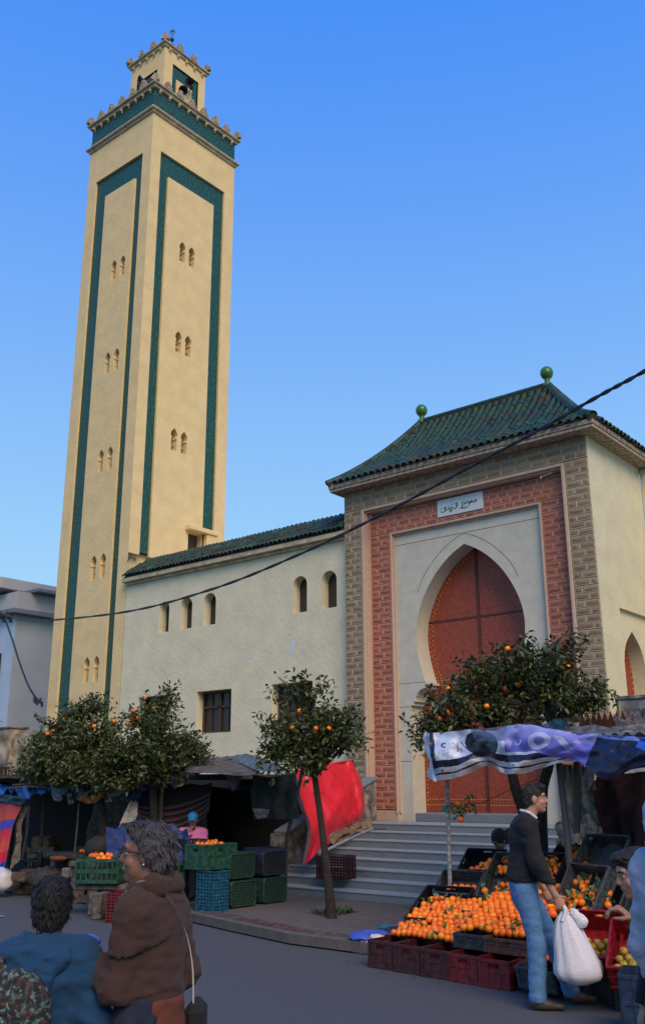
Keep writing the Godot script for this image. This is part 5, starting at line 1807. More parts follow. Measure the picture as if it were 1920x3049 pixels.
	mat("bag_teal", 0.03, 0.14, 0.18, 0.4, null, 2.0, cloth, 1.0)
	mat("maroon_blanket", 0.045, 0.012, 0.016, 0.95, stain, 1.4, cloth, 0.8)
	mat("rust_sheet", 0.50, 0.13, 0.05, 0.7, stain, 1.6)
	mat("zinc", 0.17, 0.19, 0.22, 0.6, stain, 1.4)
	mat("skin", 0.40, 0.195, 0.125, 0.5)
	M.skin.subsurf_scatter_enabled = true
	M.skin.subsurf_scatter_strength = 0.15
	mat("skin_dark", 0.22, 0.105, 0.065, 0.5)
	mat("eye_white", 0.33, 0.30, 0.28, 0.3)
	mat("eye_dark", 0.015, 0.01, 0.008, 0.3)
	mat("lips", 0.24, 0.085, 0.07, 0.5)
	mat("hair_black", 0.008, 0.007, 0.007, 0.55, wv, 3.0, weave, 0.6)
	mat("hair_brown", 0.022, 0.014, 0.010, 0.6, wv, 3.0, weave, 0.6)
	mat("hair_grey", 0.095, 0.085, 0.09, 0.6, wv, 2.5, weave, 1.0)
	mat("brown_fleece", 0.065, 0.03, 0.022, 0.98, wv, 1.5, weave, 0.4)
	M.brown_fleece.rim_enabled = true
	M.brown_fleece.rim = 0.25
	mat("rust_knit", 0.17, 0.042, 0.022, 0.95, wv, 2.0, weave, 0.5)
	mat("blue_fleece", 0.008, 0.058, 0.140, 0.97, wv, 1.5, weave, 0.4)
	M.blue_fleece.rim_enabled = true
	M.blue_fleece.rim = 0.2
	mat("jeans", 0.10, 0.23, 0.44, 0.92, noise_tex(0.03, 0.8, 1.0, 4, 61), 2.0, weave, 0.4)
	mat("dark_jeans", 0.018, 0.028, 0.06, 0.92, stain, 2.5, weave, 0.4)
	mat("black_cloth", 0.0075, 0.0075, 0.009, 0.9, null, 2.0, weave, 0.4)
	mat("pink_cloth", 0.60, 0.17, 0.37, 0.9, null, 2.0, cloth, 0.8)
	mat("cap_blue", 0.012, 0.22, 0.50, 0.7)
	mat("pale_hoodie", 0.45, 0.46, 0.55, 0.95, wv, 1.5, cloth, 0.8)
	mat("white_trousers", 0.42, 0.5, 0.72, 0.9, null, 2.0, cloth, 0.8)
	mat("shirt_white", 0.55, 0.55, 0.58, 0.8, null, 2.0, cloth, 0.8)
	mat("brown_leather", 0.045, 0.026, 0.02, 0.6)
	mat("strap_white", 0.55, 0.50, 0.46, 0.7)

func market() -> void:
	market_materials()
	nz.seed = 5
	nz.frequency = 0.01
	nz.fractal_octaves = 3
	trees()
	right_stall()
	left_stalls()
	middle_things()
	people()
	var sp := leaf_mesh(0.075, 0.034)
	sp.surface_set_material(0, M.sprig)
	var ts := []
	for p in leaf_spots:
		for q in 3: ts.append(Transform3D(Basis(Vector3(R(-1, 1), R(-1, 1), R(-1, 1)).normalized(), R(0, 6)), p + Vector3(R(-1, 1), R(0, 0.6), R(-1, 1)) * 0.03))
	var mi := scatter("orange_leaves", sp, ts, [], null)
	tag(mi, "small green leaves and sprigs strewn among the heaped oranges", "leaves")

func trees() -> void:
	orange_tree("wide dark orange tree rising behind the shack roof, its crown before the minaret foot", [Vector3(-12.953, 0.214, -10.043) * Vector3(1, 0, 1) + Vector3(0, 0.12, 0), Vector3(-12.952, 1.026, -10.044), Vector3(-13.075, 1.811, -9.942)], [0.09, 0.075, 0.06],
		[[Vector3(-13.201, 2.532, -9.708), Vector3(0.78, 0.52, 0.7), 95], [Vector3(-13.312, 2.204, -9.356), Vector3(0.62, 0.36, 0.6), 60], [Vector3(-13.287, 3.005, -9.766), Vector3(0.38, 0.28, 0.4), 28], [Vector3(-12.682, 2.162, -9.748), Vector3(0.5, 0.3, 0.5), 40], [Vector3(-13.13, 1.965, -9.377), Vector3(0.62, 0.22, 0.5), 38], [Vector3(-12.506, 1.91, -9.764), Vector3(0.45, 0.22, 0.4), 30], [Vector3(-13.681, 2.023, -9.18), Vector3(0.34, 0.24, 0.3), 16]], 11, 15)
	orange_tree("bushy orange tree beside the wide one, its top before the left shuttered window", [Vector3(-12.026, 0.249, -10.292) * Vector3(1, 0, 1) + Vector3(0, 0.12, 0), Vector3(-12.015, 1.041, -10.302), Vector3(-12.064, 1.805, -10.261)], [0.08, 0.07, 0.06],
		[[Vector3(-12.013, 2.508, -10.174), Vector3(0.60, 0.58, 0.55), 85], [Vector3(-12.075, 2.265, -9.862), Vector3(0.42, 0.36, 0.4), 40], [Vector3(-11.445, 2.244, -10.255), Vector3(0.48, 0.25, 0.4), 36], [Vector3(-11.9, 3.103, -10.397), Vector3(0.13, 0.2, 0.13), 9], [Vector3(-11.778, 1.981, -10.109), Vector3(0.5, 0.22, 0.4), 30], [Vector3(-11.149, 2.295, -10.371), Vector3(0.22, 0.1, 0.2), 8]], 7, 15)
	orange_tree("slim orange tree with a leaning bare trunk growing from the pavement before the stairs", [Vector3(-8.157, 0.165, -9.994) * Vector3(1, 0, 1) + Vector3(0, 0.1, 0), Vector3(-8.303, 0.725, -10.068), Vector3(-8.456, 1.306, -10.136), Vector3(-8.589, 1.916, -10.155)], [0.075, 0.052, 0.046, 0.04],
		[[Vector3(-8.589, 2.454, -10.155), Vector3(0.55, 0.42, 0.5), 56], [Vector3(-8.275, 2.538, -10.286), Vector3(0.40, 0.36, 0.4), 30], [Vector3(-8.83, 2.288, -9.696), Vector3(0.36, 0.33, 0.36), 34], [Vector3(-8.763, 2.946, -10.141), Vector3(0.32, 0.22, 0.3), 22], [Vector3(-8.011, 2.347, -10.245), Vector3(0.22, 0.26, 0.24), 12], [Vector3(-8.517, 2.042, -9.825), Vector3(0.34, 0.18, 0.3), 14]], 8, 14)
	var t3 := orange_tree("dark orange tree behind the banner stall, its crown before the great doors", [Vector3(-6.003, 0.671, -11.392) * Vector3(1, 0, 1) + Vector3(0, 0.12, 0), Vector3(-5.994, 1.197, -11.269), Vector3(-6.036, 1.687, -11.104), Vector3(-6.112, 2.185, -11.041)], [0.08, 0.075, 0.07, 0.05],
		[[Vector3(-6.39, 2.709, -10.681), Vector3(0.62, 0.42, 0.55), 70], [Vector3(-6.089, 3.084, -11.06), Vector3(0.55, 0.36, 0.5), 50], [Vector3(-6.677, 2.429, -10.312), Vector3(0.30, 0.22, 0.3), 20], [Vector3(-6.805, 2.32, -10.077), Vector3(0.13, 0.13, 0.13), 6], [Vector3(-5.809, 2.677, -11.032), Vector3(0.42, 0.36, 0.4), 32]], 10, 14, 0.85)
	t3.set_meta("label", "dark orange tree behind the banner stall, its crown before the great doors")
	orange_tree("orange tree with a forked black trunk right of the one before the doors", [Vector3(-5.639, 0.72, -10.914) * Vector3(1, 0, 1) + Vector3(0, 0.12, 0), Vector3(-5.605, 1.529, -10.942), Vector3(-5.506, 2.006, -11.024), Vector3(-5.463, 2.494, -11.06)], [0.07, 0.065, 0.06, 0.045],
		[[Vector3(-5.511, 3.048, -11.15), Vector3(0.40, 0.42, 0.4), 42], [Vector3(-5.25, 2.784, -11.236), Vector3(0.36, 0.22, 0.36), 26], [Vector3(-5.013, 2.766, -11.303), Vector3(0.24, 0.11, 0.2), 11], [Vector3(-5.786, 3.147, -11.052), Vector3(0.3, 0.25, 0.3), 16], [Vector3(-5.294, 3.348, -11.33), Vector3(0.12, 0.2, 0.12), 8]], 7, 14, 0.85)
	orange_tree("edge of a small tree standing before the pale blue house at far left", [Vector3(-18.118, 0.737, -10.956) * Vector3(1, 0, 1), Vector3(-18.151, 1.846, -10.929), Vector3(-18.154, 2.583, -10.926)], [0.08, 0.07, 0.05], [[Vector3(-18.185, 2.993, -10.9), Vector3(0.42, 0.32, 0.4), 26]], 0, 12)

# ---------------------------------------------------------------- fruit stall on the right
func right_stall() -> void:
	var OR := ["orange0", "orange1", "orange2", "orange3"]
	var y0 := 0.0
	var lab := ["maroon crate at the left end of the orange stall's front row", "maroon crate second from the left in the orange stall's front row", "maroon crate in the middle of the orange stall's front row", "bright red crate right of the maroon ones in the stall's front row", "bright red crate at the right end of the stall's front row, by the man"]
	for i in 5:
		var x := -5.99 + 0.335 * i
		crate("fruit_crate", lab[i], Transform3D(turned(-0.05 + 0.02 * (i % 3)), Vector3(x, y0, -8.36 + 0.035 * i)), Vector3(0.325, 0.255 - 0.004 * i, 0.5), M.maroon_plastic if i < 3 else M.red_plastic, 2, "front crates of the orange stall")
	crate("fruit_crate", "dark grey crate lying on the front row with its low side to the street", Transform3D(turned(-0.04), Vector3(-5.07, 0.252, -8.42)), Vector3(0.33, 0.13, 0.36), M.grey_plastic, 2)
	crate("fruit_crate", "reddish brown crate lying on the bright red crates under the oranges", Transform3D(turned(-0.04), Vector3(-4.62, 0.25, -8.38)), Vector3(0.54, 0.13, 0.36), M.brown_plastic, 2)
	# crates that carry the slope, and the tilted ones on them
	for e in [["black crate under the heap of oranges, behind the front row, left", -5.75, -9.05, 0.36], ["black crate under the heap of oranges, behind the front row, middle", -5.2, -9.0, 0.40], ["black crate under the heap of oranges, behind the front row, right", -4.6, -9.0, 0.42], ["black crate at the back of the orange stall, left", -5.75, -9.75, 0.55], ["black crate at the back of the orange stall, right", -5.1, -9.7, 0.62]]:
		crate("black_crate", e[0], T(Vector3(e[1], 0.0 if e[2] > -8.7 else 0.12, e[2])), Vector3(0.5, e[3], 0.5), M.black_plastic, 2)
	var tb := turned(0.1, 0.62)
	crate("tilted_crate", "black crate tilted to the street at the left of the orange slope", Transform3D(turned(0.12, 0.45), Vector3(-5.83, 0.43, -8.98)), Vector3(0.55, 0.14, 0.62), M.black_plastic, 2)
	crate("tilted_crate", "blue-grey tilted crate with pale rim holding a few oranges, by the white pole", Transform3D(tb, Vector3(-5.83, 0.60, -9.40)), Vector3(0.50, 0.16, 0.36), M.slate_plastic, 2)
	crate("tilted_crate", "black tilted crate at the top left of the orange stall", Transform3D(tb, Vector3(-5.77, 0.80, -9.82)), Vector3(0.48, 0.17, 0.36), M.black_plastic, 2)
	crate("tilted_crate", "long dark tilted crate of oranges and leaves in the middle of the stall", Transform3D(turned(0.05, 0.66), Vector3(-5.33, 0.70, -9.50)), Vector3(0.40, 0.16, 0.66), M.slate_plastic, 2)
	crate("tilted_crate", "black tilted crate of oranges behind the standing man", Transform3D(turned(0.0, 0.66), Vector3(-4.88, 0.72, -9.45)), Vector3(0.40, 0.16, 0.66), M.black_plastic, 2)
	var g := "oranges heaped on the fruit stall"
	pile("orange", "loose orange in the heap over the maroon front crates of the stall", "orange", g + " at its left", Vector3(-6.12, 0.27, -8.45), Vector3(-5.20, 0.30, -8.33), Vector3(-5.30, 0.60, -8.98), Vector3(-6.02, 0.58, -9.08), 0.037, OR, 0.96, 0.16)
	pile("orange", "loose orange in the heap over the bright red front crates of the stall", "orange", g + " at its right", Vector3(-5.22, 0.40, -8.36), Vector3(-4.36, 0.40, -8.32), Vector3(-4.40, 0.78, -9.10), Vector3(-5.26, 0.66, -9.08), 0.037, OR, 0.97, 0.16)
	pile("orange", "orange in the blue-grey tilted crate by the white pole", "orange", g + ", blue-grey crate", Vector3(-6.04, 0.60, -9.24), Vector3(-5.62, 0.60, -9.26), Vector3(-5.64, 0.70, -9.38), Vector3(-6.02, 0.68, -9.38), 0.036, OR, 0.9, 0.1)
	pile("orange", "orange in the black tilted crate at the top left of the stall", "orange", g + ", top crate", Vector3(-5.92, 0.82, -9.68), Vector3(-5.56, 0.82, -9.70), Vector3(-5.54, 0.98, -9.92), Vector3(-5.74, 0.92, -9.80), 0.036, OR, 0.85, 0.2)
	pile("orange", "orange among leaves in the long tilted crate of the stall", "orange", g + ", long crate", Vector3(-5.48, 0.64, -9.22), Vector3(-5.18, 0.64, -9.22), Vector3(-5.18, 0.96, -9.72), Vector3(-5.46, 0.94, -9.70), 0.036, OR, 0.5, 0.9)
	heap("orange", "orange in the tilted crate behind the standing man", "orange", g + ", behind the man", Vector3(-5.06, 0.68, -9.18), Vector3(-4.70, 0.69, -9.16), Vector3(-4.72, 1.0, -9.7), Vector3(-5.02, 1.0, -9.72), 0.036, OR, 0.75, 0.4)
	heap("orange", "orange among leaves on the stall between the man and the dark pole", "orange", g + ", by the dark pole", Vector3(-4.36, 0.52, -8.72), Vector3(-3.86, 0.52, -8.60), Vector3(-3.92, 0.92, -9.1), Vector3(-4.40, 0.92, -9.2), 0.036, OR, 0.72, 0.6)
	crate("black_crate", "black crate under the oranges between the man and the dark pole", T(Vector3(-4.1, 0.12, -8.95)), Vector3(0.5, 0.4, 0.5), M.black_plastic, 2)
	var lc := crate("fruit_crate", "open dark crate of oranges standing low behind the man's legs", Transform3D(turned(-0.2, 0.25), Vector3(-4.16, 0.10, -8.12)), Vector3(0.42, 0.18, 0.44), M.slate_plastic, 2)
	pile("orange", "orange in the open dark crate behind the man's legs", "orange", g + ", low crate", Vector3(-4.34, 0.28, -8.05), Vector3(-4.0, 0.28, -8.0), Vector3(-4.0, 0.42, -8.26), Vector3(-4.34, 0.44, -8.32), 0.036, OR, 1.0, 0.15)
	# yellow apples in two scarlet crates
	for e in [["scarlet tilted crate of yellow apples, left of two", Vector3(-3.70, 0.36, -8.12)], ["scarlet tilted crate of yellow apples, right of two", Vector3(-3.30, 0.34, -7.92)]]:
		var p: Vector3 = e[1]
		crate("apple_crate", e[0], Transform3D(turned(0.25, 0.62), p), Vector3(0.40, 0.22, 0.52), M.scarlet_plastic, 2, "scarlet apple crates")
		var q := turned(0.25, 0.62)
		var hb := func(x: float, y: float, z: float) -> Vector3: return p + q * Vector3(x, y, z)
		pile("apple", "yellow apple in the scarlet crate on the " + ("left" if p.x < -3.5 else "right"), "apple", "apples in the scarlet crate on the " + ("left" if p.x < -3.5 else "right"), hb.call(-0.16, 0.12, 0.22), hb.call(0.16, 0.12, 0.22), hb.call(0.15, 0.10, -0.04), hb.call(-0.15, 0.10, -0.04), 0.037, ["apple0", "apple1", "apple0"], 1.0, 0.0)
		crate("black_crate", "black crate carrying the scarlet crate on the " + ("left" if p.x < -3.5 else "right"), T(p + Vector3(0.02, -0.36, -0.12)), Vector3(0.42, 0.3, 0.42), M.black_plastic, 2)
	crate("blue_crate", "dark blue plastic tub standing before the apple crates at the right edge", Transform3D(turned(0.3), Vector3(-2.98, 0.0, -7.25)), Vector3(0.34, 0.42, 0.40), M.navy_plastic, 2)
	# big grey and black crates leaning at the back
	for e in [["big grey crate leaning with its floor to the street, behind the apples", Vector3(-4.15, 0.656, -8.901), 0.62, 0.5, M.slate_plastic], ["black crate leaning beside the big grey one behind the apples", Vector3(-3.927, 0.638, -8.955), 0.6, 0.45, M.black_plastic], ["grey wooden-rimmed crate leaning at the back of the stall", Vector3(-4.315, 0.938, -9.803), 0.5, 0.6, M.slate_plastic]]:
		var p: Vector3 = e[1]
		crate("leaning_crate", e[0], Transform3D(turned(-0.35, 0.95), Vector3(p.x, p.y, p.z)), Vector3(e[3], 0.16, e[2]), e[4], 2)
	heap("mandarin", "dull mandarin in the shadow at the back of the fruit stall", "mandarin", "mandarins at the back of the stall", Vector3(-4.801, 0.867, -9.79), Vector3(-4.536, 0.882, -9.75), Vector3(-4.681, 1.09, -10.15), Vector3(-4.951, 1.115, -10.185), 0.034, ["orange3", "apple1"], 0.7, 0.5)
	crate("black_crate", "dark crate holding the dull mandarins at the back of the stall", Transform3D(turned(0, 0.5), Vector3(-4.84, 0.809, -10.147)), Vector3(0.5, 0.2, 0.4), M.grey_plastic, 2)
	var b := MB.new()
	b.bx(Vector3(-4.4, 0.12, -10.2), Vector3(-2.3, 0.50, -9.0), 0.02)
	one("stall_bench", b, M.old_wood, "dark wooden bench carrying the crates at the back of the fruit stall", "bench")
	# poles
	bar([Vector3(-5.97, 0.12, -9.35), Vector3(-5.955, 1.1, -9.355), Vector3(-5.945, 2.25, -9.36)], [0.024, 0.024, 0.024], M.white_paint, "pole", "white painted pole holding up the left end of the banner", "pole")
	bar([Vector3(-4.36, 0.12, -9.06), Vector3(-4.40, 1.2, -9.08), Vector3(-4.45, 2.12, -9.1)], [0.035, 0.036, 0.032], M.iron, "pole", "thick dark pole under the banner right of the man", "pole")
	bar([Vector3(-4.415, 1.264, -9.331), Vector3(-4.368, 2.021, -9.37)], [0.035], M.iron, "pole", "short dark pole beside the thick one under the banner", "pole")
	bar([Vector3(-2.3, 0.0, -8.6), Vector3(-2.3, 2.3, -8.6)], [0.03], M.wood, "pole", "wooden pole at the right end of the banner, past the frame", "pole")
	bar([Vector3(-5.96, 2.12, -9.3), Vector3(-4.2, 2.08, -9.05), Vector3(-2.3, 1.98, -8.95)], [0.022], M.wood, "rail", "wooden rail the banner hangs over", "rail")
	# orange sprig tied to the white pole
	var o := thing("orange_sprig", "leafy sprig with two oranges tied to the white pole", "branch", Vector3(-5.9, 1.45, -9.3))
	b = MB.new()
	b.tube([Vector3(-5.888, 1.504, -9.343), Vector3(-5.789, 1.512, -9.36), Vector3(-5.788, 1.37, -9.361)], [0.006], 5)
	b.tube([Vector3(-5.888, 1.504, -9.343), Vector3(-5.586, 1.547, -9.528), Vector3(-5.409, 1.653, -9.675), Vector3(-5.113, 1.796, -9.921)], [0.004], 5)
	part("stem", b, M.twig, o)
	piece("orange", fruit("orange0", 0.036), T(Vector3(-5.781, 1.541, -9.301)), o, 0)
	piece("orange", fruit("orange1", 0.036), T(Vector3(-5.764, 1.371, -9.316)), o, 1)
	var ts := []
	for i in 46: ts.append(Transform3D(Basis(Vector3(R(-1, 1), R(-1, 1), R(-1, 1)).normalized(), R(0, 6)), [Vector3(-5.804, 1.441, -9.322), Vector3(-5.814, 1.47, -9.313), Vector3(-5.692, 1.53, -9.415)][i % 3] + Vector3(R(-1, 1), R(-1, 1), R(-1, 1)) * 0.06))
	var lm := leaf_mesh(0.08, 0.032)
	lm.surface_set_material(0, M.sprig)
	scatter("leaves", lm, ts, [], o)
	b = MB.new()
	b.add(sheet(Vector3(-5.947, 1.52, -9.229), Vector3(-5.881, 1.512, -9.284), Vector3(-5.888, 1.469, -9.278), Vector3(-5.958, 1.448, -9.22), 4, 3, 0.03, 2, 2))
	one("green_rag", b, M.bag_teal, "small teal rag knotted round the white pole", "rag")
	banner()
	# things hung and heaped in the dark behind
	one("plastic_sheet", sheet(Vector3(-4.939, 1.961, -10.195), Vector3(-4.584, 1.92, -10.23), Vector3(-4.556, 1.263, -10.253), Vector3(-4.935, 1.15, -10.198), 14, 16, 0.16, 5, 1.0, 0.0, 1.0), M.clear_sheet, "crumpled translucent grey plastic sheet hanging behind the dark pole", "plastic sheet")
	one("plastic_sheet", sheet(Vector3(-4.994, 1.331, -10.02), Vector3(-4.502, 1.441, -10.168), Vector3(-4.407, 1.208, -9.987), Vector3(-4.89, 1.063, -9.846), 16, 8, 0.22, 4, 3, 0.0, 2.0), M.white_cloth, "rumpled dirty white plastic heaped on the crates behind the man", "plastic sheet")
	one("blanket", sheet(Vector3(-4.468, 1.827, -10.066), Vector3(-3.474, 1.877, -9.591), Vector3(-3.545, 1.034, -9.532), Vector3(-4.456, 1.101, -10.076), 12, 10, 0.25, 4, 1, 0.0, 3.0), M.maroon_blanket, "dark maroon blanket closing the right side of the fruit stall", "blanket")
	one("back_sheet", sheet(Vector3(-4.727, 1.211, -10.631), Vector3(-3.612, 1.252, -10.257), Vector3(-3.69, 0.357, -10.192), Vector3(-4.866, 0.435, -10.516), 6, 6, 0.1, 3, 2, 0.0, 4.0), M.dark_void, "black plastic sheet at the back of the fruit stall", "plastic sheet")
	bar([Vector3(-4.573, 1.651, -10.109), Vector3(-4.419, 1.644, -10.107)], [0.03], M.wood, "batten", "short brown board across the stall frame behind the sheet", "board")
	bar([Vector3(-4.596, 1.651, -10.09), Vector3(-4.494, 1.774, -10.044)], [0.01], M.iron, "wire", "thin bent wire hanging by the plastic sheet", "wire")
	bar([Vector3(-4.498, 1.757, -10.171), Vector3(-4.461, 1.512, -10.072)], [0.01], M.iron, "wire", "straight thin wire hanging by the maroon blanket", "wire")
	# roof of the stall behind the banner and what lies on it
	o = thing("stall_roof", "grey corrugated sheet roof behind the striped banner", "roof", Vector3(-3.5, 2.3, -10))
	for i in 4:
		var rows := []
		for j in 3:
			var row := PackedVector3Array()
			for k in 41:
				var f := k / 40.0
				var x := -5.2 + 1.0 * i + f * 1.04
				row.append(Vector3(x, 2.22 + 0.07 * j + 0.02 * sin(f * TAU * 8) + 0.012 * (i % 2), -9.6 - j * 0.85))
			rows.append(row)
		b = MB.new()
		b.grid(rows)
		part("roof_sheet", b, M.zinc, o)
	for e in [[1895, 2183, 10.4, "wide flat stone weighing down the stall roof at the right edge", 0.20], [1868, 2188, 10.3, "pale lump of plaster on the stall roof", 0.08], [1912, 2200, 10.2, "brown stone on the stall roof at the right edge", 0.12]]:
		b = MB.new()
		var rows := []
		for i in 7:
			var an := -PI / 2 + PI * i / 6.0
			var row := PackedVector3Array()
			for j in 9:
				var a2 := TAU * j / 9
				var k := 1.0 + 0.25 * nz.get_noise_3d(cos(a2) * 90 + e[0], sin(a2) * 90, an * 60)
				row.append(Vector3(-4.026, 2.268, -10.173) * 0 + Vector3(cos(a2) * cos(an) * k, sin(an) * 0.4 * k, -sin(a2) * cos(an) * 0.7 * k) * e[4])
			rows.append(row)
		b.grid(rows, true)
		var st := thing("roof_stone", e[3], "stone", [Vector3(-4.026, 2.279, -10.173), Vector3(-4.063, 2.259, -10.012), Vector3(-3.898, 2.212, -10.02)][0 if e[0] == 1895 else 1 if e[0] == 1868 else 2])
		lpart("stone", b, M.concrete if e[0] != 1868 else M.white_paint, st)
	# toothed rust-red trim and the pale sheets above the roof
	b = MB.new()
	var za := Vector3(-5.446, 2.533, -11.853)
	var zb := Vector3(-4.125, 2.495, -11.13)
	var n := 13
	var pl := V2([0, -0.22])
	pl.append(Vector2(n, -0.22))
	pl.append(Vector2(n, 0.0))
	for i in n:
		pl.append(Vector2(n - i - 0.5, 0.115))
		pl.append(Vector2(n - i - 1.0, 0.0))
	var ux := (zb - za) / n
	b.plate(Transform3D(Basis(ux, Vector3.UP, ux.cross(Vector3.UP).normalized()), za), pl, [], 0.006, true, true)
	one("toothed_trim", b, M.rust_sheet, "rust-red sheet with a saw-toothed upper edge above the stall roof", "trim")
	one("pale_sheet", sheet(Vector3(-4.582, 2.413, -11.011), Vector3(-4.189, 2.65, -11.077), Vector3(-4.2, 2.323, -11.068), Vector3(-4.658, 2.343, -10.948), 10, 6, 0.2, 3, 2, 0.0, 5.0), M.grey_cloth, "pinkish grey plastic sheet slung before the toothed trim", "plastic sheet")
	one("pale_sheet", sheet(Vector3(-5.406, 2.626, -11.107), Vector3(-5.146, 2.601, -11.193), Vector3(-5.117, 2.367, -11.087), Vector3(-5.394, 2.453, -11.117), 10, 6, 0.3, 3, 3, 0.0, 6.0), M.white_cloth, "bunched whitish green cloth on the stall roof by the tree fork", "cloth")
	one("slate_sheet", sheet(Vector3(-5.379, 2.381, -10.61), Vector3(-5.246, 2.528, -10.72), Vector3(-5.035, 2.454, -10.635), Vector3(-5.028, 2.351, -10.512), 6, 4, 0.1, 3, 2, 0.0, 7.0), M.tarp_teal, "dark blue-grey flap standing up behind the banner", "tarpaulin")
	one("iron_sheet", sheet(Vector3(-5.819, 2.475, -11.024), Vector3(-4.301, 2.381, -10.984), Vector3(-4.164, 2.136, -10.578), Vector3(-5.637, 2.281, -10.656), 8, 3, 0.05, 3, 2, 0.0, 8.0), M.zinc, "dull flat iron sheet under the stall roof edge", "roof sheet")

func banner() -> void:
	# printed vinyl: white, navy and lavender fields, stripes along the lower hem
	var im := stripes(1024, 256, Color(0.70, 0.74, 0.90))
	var navy := Color(0.085, 0.10, 0.19)
	var lav := Color(0.43, 0.42, 0.78)
	var pale := Color(0.66, 0.70, 0.86)
	for x in 1024:
		var u := x / 1024.0
		for y in 256:
			var v := y / 256.0
			var c := Color(0.80, 0.83, 0.92)
			if u < 0.03 and v < 0.62: c = Color(0.12, 0.14, 0.22)
			if u < 0.66:
				if v > 0.62 and v < 0.76: c = navy
				elif v > 0.86 and v < 0.895: c = navy * 1.2
				elif v > 0.76: c = Color(0.72, 0.72, 0.74)
			var dx := (u - 0.25) / 0.085
			var dy := (v - 0.40) / 0.34
			if dx * dx + dy * dy < 1.0 and v < 0.63: c = Color(0.13, 0.15, 0.19)
			if v < 0.34 and u > 0.22 and u < 0.37 and v > 0.0: c = c.lerp(Color(0.38, 0.43, 0.56), 0.8)
			if u > 0.37 and u < 0.70 and v < 0.56 + maxf(0, u - 0.5) * 2.6:
				c = lav.lerp(pale, clampf(0.75 - v * 1.7, 0, 1))
			if u > 0.70 and u < 0.93: c = Color(0.09, 0.12, 0.24) if v > 0.10 else Color(0.42, 0.50, 0.80)
			if u > 0.84 and u < 0.93 and v < 0.62 - (0.93 - u) * 4.0: c = Color(0.22, 0.38, 0.80)
			if u >= 0.93: c = Color(0.60, 0.58, 0.56)
			# a round letter and a slanting stroke, and the small marks at the left
			var q := Vector2((u - 0.515) / 0.042, (v - 0.34) / 0.20)
			if u < 0.56 and q.length() < 1.0 and q.length() > 0.48: c = Color(0.72, 0.74, 0.88)
			if absf((u - 0.60) - (v - 0.38) * 0.13) < 0.014 and v > 0.18 and v < 0.60: c = Color(0.68, 0.70, 0.86)
			q = Vector2((u - 0.43) / 0.018, (v - 0.36) / 0.07)
			if q.length() < 1.0 and q.length() > 0.55 and q.y > -0.5: c = Color(0.75, 0.77, 0.9)
			q = Vector2((u - 0.075) / 0.014, (v - 0.30) / 0.06)
			if q.length() < 1.0 and q.length() > 0.5 and q.x < 0.4: c = Color(0.2, 0.24, 0.36)
			for k in [[0.115, 0.145], [0.135, 0.125], [0.15, 0.165]]:
				var f := clampf((v - 0.26) / 0.22, 0, 1)
				if v > 0.26 and v < 0.48 and absf(u - lerpf(k[0], k[1], f)) < 0.003: c = Color(0.45, 0.48, 0.6)
			if v > 0.80 and v < 0.84 and (absf(u - 0.05) < 0.003 or absf(u - 0.42) < 0.003): c = navy
			c *= 0.92 + 0.10 * nz.get_noise_2d(x * 1.5, y * 2.0)
			im.set_pixel(x, y, c)
	pic_mat("banner_print", im, 0.42)
	M.banner_print.cull_mode = BaseMaterial3D.CULL_DISABLED
	var o := thing("banner_awning", "printed white, navy and lavender banner slung along the stall front as an awning", "banner", Vector3(-4.6, 2.2, -8.9))
	var top := smooth([Vector3(-5.921, 2.292, -8.991), Vector3(-5.635, 2.291, -8.968), Vector3(-5.36, 2.307, -8.937), Vector3(-5.012, 2.312, -8.9), Vector3(-4.674, 2.323, -8.856), Vector3(-4.326, 2.26, -8.82), Vector3(-3.964, 2.206, -8.795), Vector3(-3.595, 2.171, -8.711), Vector3(-3.262, 2.133, -8.663), Vector3(-2.884, 2.097, -8.522)], 8)
	var bot := smooth([Vector3(-5.823, 1.776, -8.942), Vector3(-5.486, 1.822, -8.896), Vector3(-5.18, 1.935, -8.956), Vector3(-4.955, 1.862, -8.818), Vector3(-4.727, 1.832, -8.747), Vector3(-4.446, 1.9, -8.785), Vector3(-4.09, 1.944, -8.756), Vector3(-3.744, 1.772, -8.588), Vector3(-3.442, 1.869, -8.578), Vector3(-2.903, 1.882, -8.506)], 8)
	var rows := []
	var nv := 16
	for j in nv + 1:
		var f := 1.0 - float(j) / nv
		var row := PackedVector3Array()
		for i in top.size():
			var u := float(i) / (top.size() - 1)
			var p: Vector3 = (top[i] as Vector3).lerp(bot[i], f)
			var n := nz.get_noise_3d(u * 900.0 + f * 120.0, f * 130.0, 3.0) * 0.10 + nz.get_noise_3d(u * 2200.0 - f * 500.0, f * 160.0, 9.0) * 0.05
			n += 0.07 * sin(f * PI) - 0.10 * exp(-pow((u - 0.24) / 0.05, 2.0)) * f + 0.06 * sin(u * 26.0 + f * 2.2) * f * (1.0 - 0.6 * f)
			row.append(p + Vector3(0.35, 0.1, 0.93) * n)
		rows.append(row)
	var b := MB.new()
	b.grid(rows)
	part("front_drop", b, M.banner_print, o)
	# the top of the awning running back over the stall, and the folded white end
	rows = []
	for j in 5:
		var f := j / 4.0
		var row := PackedVector3Array()
		for i in range(0, top.size(), 4):
			var p: Vector3 = top[i]
			row.append(p + Vector3(0.0, -0.05 * f - 0.05 * sin(f * PI) + 0.02 * nz.get_noise_2d(i * 60, j * 90), -0.72 * f))
		rows.append(row)
	b = MB.new()
	b.grid(rows)
	part("top", b, M.bag_white, o)
	b = MB.new()
	b.add(sheet(Vector3(-6.246, 2.339, -9.371), Vector3(-5.91, 2.266, -9), Vector3(-5.829, 1.762, -8.963), Vector3(-6.1, 1.83, -9.232), 5, 12, 0.06, 2, 3, 0.0, 11.0))
